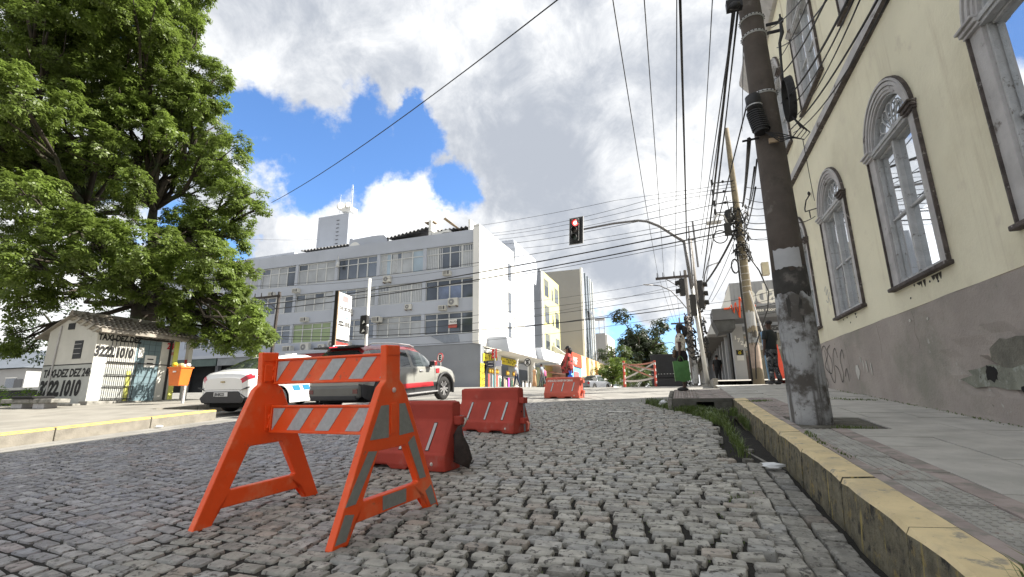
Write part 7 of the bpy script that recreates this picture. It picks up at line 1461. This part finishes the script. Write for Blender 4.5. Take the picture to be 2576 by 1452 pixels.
q = MB(); q.box(-.2, .12, -.03, .0, 1.75, 2.30); rp = part('red_panel', q, redr, t, bevel=.006); q = MB(); q.ring([(-.12, -.034, 1.85), (.02, -.034, 2.0), (-.1, -.034, 2.1), (.05, -.034, 2.2)], .02, 4); part('white_print', q, wpaint, rp)
q = MB(); q.box(-.55, .0, -.02, .02, 1.45, 1.62); q.box(-.5, .0, -.02, .02, 1.25, 1.43); np_ = part('name_plate', q, mat('plate_dark_blue', (.03, .035, .07), .5, .05), t, bevel=.005); q = MB(); q.box(.0, .42, -.021, .02, 1.28, 1.60); part('name_plate', q, mat('plate_pale', (.5, .5, .6), .5, .05), t, bevel=.005)
q = MB(); q.box(-.42, -.08, -.023, -.021, 1.515, 1.545); q.box(-.42, -.12, -.023, -.021, 1.32, 1.35); part('plate_lettering', q, wpaint, np_)
# red and white works frame with crossing tapes
fr = thing('works_frame', 'red and white striped works frame with crossed barrier tapes on the crest', 'works frame', (-2.7, 33.5, .65)); tapew = mat('barrier_tape_white', (.72, .66, .60), .7, .05); taper = mat('barrier_tape_salmon', (.62, .28, .20), .7, .08)
for (x, y) in ((-3.70, 33.3), (-1.70, 33.9)):
    q = MB()
    q.cyl((x, y, .62), (x, y, 2.42), .07, n=8); q.cyl((x - .04, y - .25, .62), (x, y, 2.42), .045, n=6); pst = part('post', q, mat('post_red', (.55, .08, .05), .7, .15), fr, world=True)
    for k in range(4): q = MB(); q.cyl((x, y, .85 + k * .42), (x, y, 1.02 + k * .42), .075, n=8); part('white_band', q, wpaint, pst, world=True)
    q = MB(); q.box(x - .35, x + .35, y - .3, y + .3, .58, .64); part('foot', q, blackp if x < -3 else trim, pst, world=True)
def tape(p0, p1, sag, m_, w=.055):
    q = MB(); vs = []
    for i in range(13): u = i / 12; p = Vector(p0).lerp(Vector(p1), u); z = p.z - sag * 4 * u * (1 - u); vs += [(p.x, p.y, z - w), (p.x, p.y, z + w)]
    vs += [(x, y + .004, z) for x, y, z in vs]
    q.add(vs, [(2 * i, 2 * i + 2, 2 * i + 3, 2 * i + 1) for i in range(12)] + [(26 + 2 * i, 26 + 2 * i + 1, 26 + 2 * i + 3, 26 + 2 * i + 2) for i in range(12)]); part('tape', q, m_, fr, world=True)
A0, A1 = (-3.70, 33.2), (-1.70, 33.8)
tape((*A0, 2.18), (*A1, 2.32), .10, taper); tape((*A0, 2.22), (*A1, 1.78), .0, taper); tape((*A0, 1.22), (*A1, 2.26), .05, tapew); tape((*A0, 2.14), (*A1, 1.22), .03, taper); tape((*A0, 1.08), (*A1, 1.30), .12, tapew, .065); tape((*A0, 2.25), (*A1, 1.70), .02, tapew, .03)
# ---- overhead wires
WG = {}
for i, (p0, p1, sag, r) in enumerate(WIRES):
    p0, p1 = Vector(p0), Vector(p1); n = 14
    if i == 0:
        lb = 'lone thin wire crossing the blue sky from the tree to the upper edge'
    elif i in (1, 2): lb = ['upper', 'lower'][i - 1] + ' of two thick black cables crossing before the office facade'
    elif 25 < i < 30: lb = 'thin wire running down the street on the far crossarm'
    elif i == 29: lb = 'wire'
    else: lb = 'thin black overhead wire'
    q = MB(); q.ring([p0.lerp(p1, j / n) - Vector((0, 0, sag * 4 * (j / n) * (1 - j / n))) for j in range(n + 1)], r, 5)
    o = part('overhead_wire', q, cblk, smooth=True)
    if i in (0, 1, 2): tag(o, lb, 'cable')
    else:
        g_ = ('thin wires crossing the street towards the second pole' if i < 16 else 'thin wires low across the crossing towards the signal mast' if i < 22 else 'short wires between the signal mast and the fitness store' if i < 26 else 'thin wires running down the street from the big pole' if i < 41 else 'cables fanning out at the second pole' if i < 52 else 'cables fanning from the big pole over the cream wall')
        tag(o, 'black cable', 'cable', g_); m_d = p0.lerp(p1, .5); WG.setdefault(g_, []).append((m_d.x / m_d.y if ('down' in g_ or 'fan' in g_) else -m_d.z / m_d.y, o))
ORD = 'first second third fourth fifth sixth seventh eighth ninth tenth eleventh twelfth thirteenth fourteenth fifteenth sixteenth seventeenth'.split()
for g_, l_ in WG.items():
    for k_, (_, o) in enumerate(sorted(l_, key=lambda t: t[0])): o['label'] = ORD[k_] + (' from the left of the ' if ('down' in g_ or 'fan' in g_) else ' from the top of the ') + g_

# ================================================================ TREES
def leafmat(nm, col, tr=.5): return mat(nm, col, .45, .28, .9, spec=.6, trans=tr, spots=[(tuple(c * 1.7 for c in col), 3.5, .56, .74)])
leafm = leafmat('tree_leaves', (.155, .215, .042)); bark = mat('bark', (.05, .04, .03), .95, .3, 3, .8, 20, spots=[((.05, .07, .03), 2, .5, .7)])
def foliage(name, lobes, n_per, L, W_, parent, m_, seed, world=True, leaflets=6, droop=.35):
    g = np.random.default_rng(seed); Vs = []
    for (cx, cy, cz, r) in lobes:
        n = max(4, int(n_per * r * r)); d = g.normal(size=(n, 3)); d /= np.linalg.norm(d, axis=1)[:, None]
        # sub-clumps: pull sprays towards a few knots on the lobe so that the outline is uneven
        kn = g.normal(size=(max(5, int(9 * r)), 3)); kn /= np.linalg.norm(kn, axis=1)[:, None]
        near = kn[np.argmax(d @ kn.T, axis=1)]; kr = g.uniform(.80, 1.18, len(kn))[np.argmax(d @ kn.T, axis=1)]
        d = d * .45 + near * .55; d /= np.linalg.norm(d, axis=1)[:, None]
        rad_ = r * kr * (1 - .38 * g.random(n) ** 1.6)
        c = np.array([cx, cy, cz]) + d * rad_[:, None] * np.array([1, 1, .78]) + g.normal(size=(n, 3)) * .07 * r ** .5
        up = d * .55 + np.array([0, 0, .75]) + g.normal(size=(n, 3)) * .28; up /= np.linalg.norm(up, axis=1)[:, None]
        a = np.cross(up, g.normal(size=(n, 3))); a /= np.linalg.norm(a, axis=1)[:, None]; b2 = np.cross(up, a)
        s = g.uniform(.75, 1.25, n)
        for k in range(leaflets):
            th = 2 * math.pi * k / leaflets + g.uniform(-.3, .3, n)
            dr_ = a * np.cos(th)[:, None] + b2 * np.sin(th)[:, None]; sd = -a * np.sin(th)[:, None] + b2 * np.cos(th)[:, None]
            dd = dr_ - up * droop * g.uniform(.3, 1.3, n)[:, None]; dd /= np.linalg.norm(dd, axis=1)[:, None]
            l = (L * s * g.uniform(.7, 1.2, n))[:, None]; w = (W_ * s)[:, None]
            p0 = c + dd * l * .15; p2 = c + dd * l; pm = c + dd * l * .55 + up * w * .15
            Vs.append(np.stack([p0, pm + sd * w * .5, p2, pm - sd * w * .5], 1).reshape(-1, 3))
    V = np.concatenate(Vs); nq = len(V) // 4
    me = bpy.data.meshes.new(name); me.vertices.add(len(V)); me.vertices.foreach_set('co', V.astype('f').ravel())
    me.loops.add(nq * 4); me.loops.foreach_set('vertex_index', np.arange(nq * 4)); me.polygons.add(nq); me.polygons.foreach_set('loop_start', np.arange(0, nq * 4, 4)); me.materials.append(m_); me.update(); me.validate()
    return part(name, me, None, parent, world=world, kind='stuff')
def branch(q, p0, p1, r0, r1, n=6, wob=.25, seed=0, m=8):
    rr = random.Random(seed); p0, p1 = Vector(p0), Vector(p1); L_ = (p1 - p0).length
    pts = [p0.lerp(p1, i / n) + Vector((rr.uniform(-1, 1), rr.uniform(-1, 1), rr.uniform(-.5, 1))) * wob * L_ * .14 * (0 < i < n) for i in range(n + 1)]
    q.ring(pts, [r0 + (r1 - r0) * i / n for i in range(n + 1)], m); return pts
tree = thing('broad_leaved_tree', 'huge spreading broad leaved tree that fills the left side above the taxi hut', 'tree', (-21.5, 14.0, .2))
q = MB(); branch(q, (-21.5, 14.2, -.4), (-20.9, 13.0, 4.2), .62, .48, 6, .3, 1, 14); part('trunk', q, bark, tree, world=True, smooth=True)
q = MB(); k0 = (-20.9, 13.0, 4.1)
limbs = [((-19.6, 11.9, 7.6), .24), ((-22.3, 11.0, 7.4), .22), ((-18.6, 12.6, 6.2), .18), ((-20.6, 10.2, 6.6), .18)]
for i, (p, r) in enumerate(limbs): branch(q, k0, p, r + .08, r * .6, 6, .5, i + 3, 10)
for i, (x, y, z, r) in enumerate(LOBES):
    src = min(limbs, key=lambda l: (Vector(l[0]) - Vector((x, y, z))).length)[0]; pts = branch(q, src if z > 4.6 else k0, (x, y, z), .11, .035, 5, .6, i + 20, 6)
    for j in range(4): rr = random.Random(i * 9 + j); branch(q, pts[3], (x + rr.uniform(-.8, .8) * r, y + rr.uniform(-.8, .8) * r, z + rr.uniform(-.6, .7) * r), .05, .015, 3, .4, j + i, 5)
part('limbs', q, bark, tree, world=True, smooth=True)
LO2 = []
gl = random.Random(77)
for (x, y, z, r) in LOBES:                       # each lobe carries smaller tufts on its skin
    LO2.append((x, y, z, r * .86))
    for j in range(int(4 + 5 * r)):
        v = Vector((gl.gauss(0, 1), gl.gauss(0, 1), gl.gauss(.1, .9))).normalized() * r * .86; LO2.append((x + v.x, y + v.y, z + v.z * .8, r * gl.uniform(.20, .36)))
foliage('crown', LO2, 380, .155, .058, tree, leafm, 5)
def small_tree(nm, label, cat, base, h, lobes, m_, n_per, L, W_, seed, trunk=.2, stuff=None):
    t = thing(nm, label, cat, base); q = MB()
    if trunk:
        branch(q, base, (base[0], base[1], base[2] + h * .6), trunk, trunk * .5, 5, .3, seed)
        for i, (x, y, z, r) in enumerate(lobes): branch(q, (base[0], base[1], base[2] + h * .4), (x, y, z), trunk * .4, trunk * .12, 4, .4, seed + i, 5)
        part('trunk', q, bark, t, world=True)
    foliage('crown', lobes, n_per, L, W_, t, m_, seed, leaflets=4); return t
gr = random.Random(31)
def cloud_lobes(cx, cy, cz, rx, rz, n, r0, r1): return [(cx + gr.gauss(0, rx * .45), cy + gr.gauss(0, rx * .4), cz + gr.gauss(0, rz * .45), gr.uniform(r0, r1)) for _ in range(n)]
olive = leafmat('olive_leaves', (.045, .062, .030)); lime = leafmat('lime_leaves', (.13, .19, .03)); mid = leafmat('mid_leaves', (.075, .11, .028))
small_tree('far_tree', 'tall airy dark tree standing far down the street', 'tree', (-6.6, 92, -1.5), 13, cloud_lobes(-6.8, 92, 8.2, 6.0, 5.5, 40, 1.0, 1.9), olive, 34, .62, .30, 3, .5)
small_tree('far_tree', 'greener tree right of the tall airy one, above the black truck', 'tree', (-3.2, 90, -1.5), 10, cloud_lobes(-3.2, 90, 6.0, 3.2, 4.6, 20, 1.1, 1.8), mid, 36, .55, .24, 4, .3)
small_tree('far_tree', 'thin sparse tree beside the pole left of the tall airy one', 'tree', (-12.5, 92, -1.5), 9, cloud_lobes(-12.3, 92, 6.8, 3.6, 4, 16, .8, 1.4), olive, 30, .5, .22, 6, .25)
small_tree('rounded_street_tree', 'round light green street tree above the parked cars', 'tree', (-8.1, 60, .2), 4.2, cloud_lobes(-8.1, 60, 3.1, 1.7, 1.2, 12, .75, 1.15), lime, 110, .26, .12, 7, .15)
small_tree('street_shrub', 'pale green shrub behind the striped works frame', 'shrub', (-5.4, 70, -.5), 4, cloud_lobes(-5.2, 70, 2.6, 2.4, 2.2, 12, .8, 1.3), mid, 60, .34, .15, 8, .15)
small_tree('street_shrub', 'rounded bushy tree in the middle distance under the tall airy tree', 'shrub', (-8.3, 78, -.5), 7, cloud_lobes(-7.6, 78, 4.8, 2.6, 2.2, 12, 1.0, 1.5), mid, 50, .40, .18, 9, .2)
small_tree('street_shrub', 'low dark shrub between the truck and the poles', 'shrub', (.2, 48, .5), 2.4, cloud_lobes(.5, 48, 1.7, .9, 1.3, 8, .4, .7), olive, 120, .2, .1, 10, .1)
q = MB(); branch(q, (-11.9, 90, -1), (-12.1, 90, 9.2), .28, .16, 5, .15, 4); tag(part('bare_pole', q, MATS['dark_timber']), 'dark rough pole among the far trees', 'pole')
small_tree('garden_shrub', 'bright green shrub at the left edge beside the hut', 'shrub', (-19.4, 8.2, -.2), .7, [(-19.4, 8.9, .15, .45), (-18.6, 8.8, .05, .35), (-20.2, 8.7, .1, .5), (-21.0, 8.4, .1, .5), (-21.9, 8.2, .1, .5)], leafmat('bright_shrub_leaves', (.16, .28, .02)), 420, .12, .045, 12, 0)
small_tree('garden_shrub', 'small tuft of pale leaves under the bench', 'shrub', (-18.2, 8.4, -.3), .3, [(-18.3, 8.5, -.18, .22), (-18.7, 8.4, -.2, .2)], MATS['bright_shrub_leaves'], 600, .10, .03, 13, 0)
small_tree('background_tree', 'dark tree mass behind the hut at the left edge', 'tree', (-30, 17, 0), 5, cloud_lobes(-30, 17, 3.5, 3.2, 2.4, 10, 1.1, 1.8), leafmat('dark_leaves', (.03, .055, .015)), 50, .24, .1, 14, .3)
# ================================================================ GRASS, LITTER
gm = leafmat('grass_blades', (.12, .17, .045), .25)
def grass(name, label, pts, dens, h, seed, zf):
    g = random.Random(seed); q = MB()
    for (x0, y0, x1, y1, w, k) in pts:
        for _ in range(int(dens * k)):
            u = g.random(); x = x0 + (x1 - x0) * u + g.gauss(0, w); y = y0 + (y1 - y0) * u + g.gauss(0, w); z = zf(x, y) - .01; a = g.uniform(0, 6.28); hh = h * g.uniform(.4, 1.25); l = g.uniform(.2, .9) * hh; bw = .0035 + .002 * g.random()
            dx, dy = math.cos(a), math.sin(a); m1_ = (x + dx * l * .35, y + dy * l * .35, z + hh * .7); tp = (x + dx * l, y + dy * l, z + hh * g.uniform(.75, 1.0))
            q.add([(x - dy * bw, y + dx * bw, z), (x + dy * bw, y - dx * bw, z), (m1_[0] + dy * bw, m1_[1] - dx * bw, m1_[2]), (m1_[0] - dy * bw, m1_[1] + dx * bw, m1_[2]), tp], [(0, 1, 2, 3), (3, 2, 4)])
    return tag(part(name, q, gm), label, 'grass', kind='stuff')
gz = lambda x, y: float(G(x, y)) - .03
grass('verge_grass', 'grass tufts growing in the gutter below the corner kerb and along the cobbles', [(-.75, 12.0, -.3, 10.6, .10, 1.6), (-.35, 10.8, .15, 9.9, .12, 3.2), (.15, 9.8, .55, 8.2, .08, 1.7), (.56, 8.2, .54, 5.6, .03, .45), (-.1, 10.2, .5, 9.4, .12, 2.0), (-.25, 10.5, .2, 9.9, .08, 1.6)], 700, .15, 3, gz)
grass('joint_grass', 'short grass and moss in the joints of the cobbles', [(-4.5, 1.9, -2.6, 2.4, .35, 1.0), (-2.2, 1.9, -.2, 2.1, .5, .5), (-3.3, 2.6, -2.4, 3.2, .25, .4), (-.5, 4.5, .2, 6.0, .25, .7), (.0, 2.5, .35, 4.2, .06, .6), (-1.0, 3.0, -.2, 3.5, .3, .3)], 420, .022, 4, lambda x, y: float(G(x, y)) - .018)
grass('pavement_grass', 'small weed tufts in the pavement joints and beside the wall', [(1.08, 9.2, 1.35, 9.35, .05, .5), (1.10, 4.3, 1.12, 5.6, .02, .25), (1.5, 6.0, 1.8, 5.95, .04, .2), (2.4, 9.6, 2.9, 9.3, .05, .3), (3.05, 4.5, 3.07, 12, .02, .5)], 700, .045, 5, lambda x, y: P(x, y) - .01)
grass('kerb_grass', 'long grass tuft at the bottom right corner growing over the broken kerb', [(1.02, 2.02, 1.22, 2.22, .045, 1.0)], 420, .13, 6, lambda x, y: P(x, y) - .02)
grass('gutter_tuft', 'grass tuft growing out of the kerb face in the gutter', [(.84, 8.6, .83, 7.6, .015, .5), (.8, 9.6, .84, 9.3, .03, .3)], 420, .16, 8, lambda x, y: float(G(x, y)) - .03)
bagm = mat('white_plastic_film', (.70, .72, .74), .5, .08, 9)
def crumple(name, c, r, m_, label, seed, cat='litter'):
    g = np.random.default_rng(seed); bm = bmesh.new(); bmesh.ops.create_icosphere(bm, subdivisions=2, radius=1)
    for v in bm.verts: s = 1 + g.uniform(-.35, .3); v.co = Vector((v.co.x * r[0] * s, v.co.y * r[1] * s, max(-.3, v.co.z) * r[2] * s))
    me = bpy.data.meshes.new(name); bm.to_mesh(me); bm.free(); me.materials.append(m_); return tag(part(name, me, None, loc=c), label, cat)
crumple('plastic_bag', (-.42, 10.75, float(G(-.4, 10.7)) + .04), (.09, .07, .11), bagm, 'crumpled white plastic bag lying on the cobbles by the grass', 1)
crumple('paper_litter', (.22, 9.75, float(G(.2, 9.7)) + .03), (.07, .05, .02), mat('cream_paper', (.65, .60, .48), .9, .05), 'small cream scrap of paper in the gutter grass', 2)
crumple('clear_bag', (.40, 9.5, float(G(.4, 9.5)) + .0), (.10, .06, .05), mat('clear_film', (.25, .30, .34), .3, .2, 9), 'bluish clear plastic bag at the drain mouth', 3)
crumple('crumpled_foil', (.72, 5.15, float(G(.7, 5.1)) - .01), (.10, .05, .03), bagm, 'crumpled silver white wrapper in the gutter by the kerb', 4)
crumple('paper_litter', (-10.05, 6.9, float(G(-10, 6.9)) + .01), (.10, .05, .03), bagm, 'scrap of white paper at the foot of the left kerb', 5)
q = MB(); q.box(-1.42, -.98, 9.62, 9.68, 0, .006); q.v = [(x, y, z + float(G(x, y)) + .012) for x, y, z in q.v]; tag(part('white_strip', q, wpaint), 'flat white strip lying on the cobbles near the corner grass', 'litter')


# ================================================================ separate pieces that were modelled together
def split_islands(old, new):
    cache = {}
    for o in [o for o in bpy.data.objects if o.type == 'MESH' and o.name.split('.')[0] == old]:
        me = o.data
        if me.name not in cache:
            p = list(range(len(me.vertices)))
            def f(a):
                while p[a] != a: p[a] = p[p[a]]; a = p[a]
                return a
            for e in me.edges:
                a, c = f(e.vertices[0]), f(e.vertices[1])
                if a != c: p[a] = c
            isl = {}
            for pg in me.polygons: isl.setdefault(f(pg.vertices[0]), []).append(pg)
            out = []
            for pgs in isl.values():
                ids = sorted({v for pg in pgs for v in pg.vertices}); ix = {v: i for i, v in enumerate(ids)}
                m2 = bpy.data.meshes.new(new); m2.from_pydata([me.vertices[v].co[:] for v in ids], [], [[ix[v] for v in pg.vertices] for pg in pgs])
                for mm in me.materials: m2.materials.append(mm)
                m2.polygons.foreach_set('material_index', [pg.material_index for pg in pgs]); m2.polygons.foreach_set('use_smooth', [pg.use_smooth for pg in pgs]); out.append(m2)
            cache[me.name] = out
        for k, m2 in enumerate(cache[me.name]):
            if k == 0: o.data = m2; c = o
            else: c = o.copy(); c.data = m2; COL.objects.link(c)
            c.name = new
for old, new in (('coupling_lug', 'coupling_lug'), ('curtain', 'curtain_fold'), ('wire_strap', 'wire_strap'), ('party_wall', 'party_wall'), ('socket', 'socket'), ('locking_tab', 'locking_tab'), ('eyes', 'eye'), ('nose_and_ears', 'nose_or_ear'),
                 ('ribs', 'rib'), ('ridge_tiles', 'ridge_tile'), ('window_grille', 'grille_bar'), ('slats', 'slat'), ('louvre', 'louvre'), ('side_window', 'side_window'), ('windscreen', 'windscreen'), ('mirror_foot', 'mirror_foot'),
                 ('door_gap', 'door_gap'), ('tail_lamp', 'tail_lamp'), ('reflector_dashes', 'reflector_dash'), ('roof_wall', 'roof_wall'), ('pane', 'pane'), ('name_plate', 'name_plate'), ('pale_lens', 'pale_lens'), ('paper_notice', 'paper_notice'),
                 ('notice_bars', 'notice_bar'), ('dark_line', 'dark_line'), ('drip_ledge', 'drip_ledge'), ('white_box', 'white_box'), ('yellow_jamb', 'yellow_jamb'), ('pale_piping', 'pale_piping'), ('window_bar', 'window_bar'), ('sign_marks', 'sign_mark'),
                 ('white_edges', 'white_edge'), ('door_joints', 'door_joint'), ('insulator_arm', 'insulator_arm'), ('bracket', 'bracket'), ('down_cable', 'down_cable'), ('side_wall', 'side_wall'), ('house_number', 'house_number')):
    split_islands(old, new)
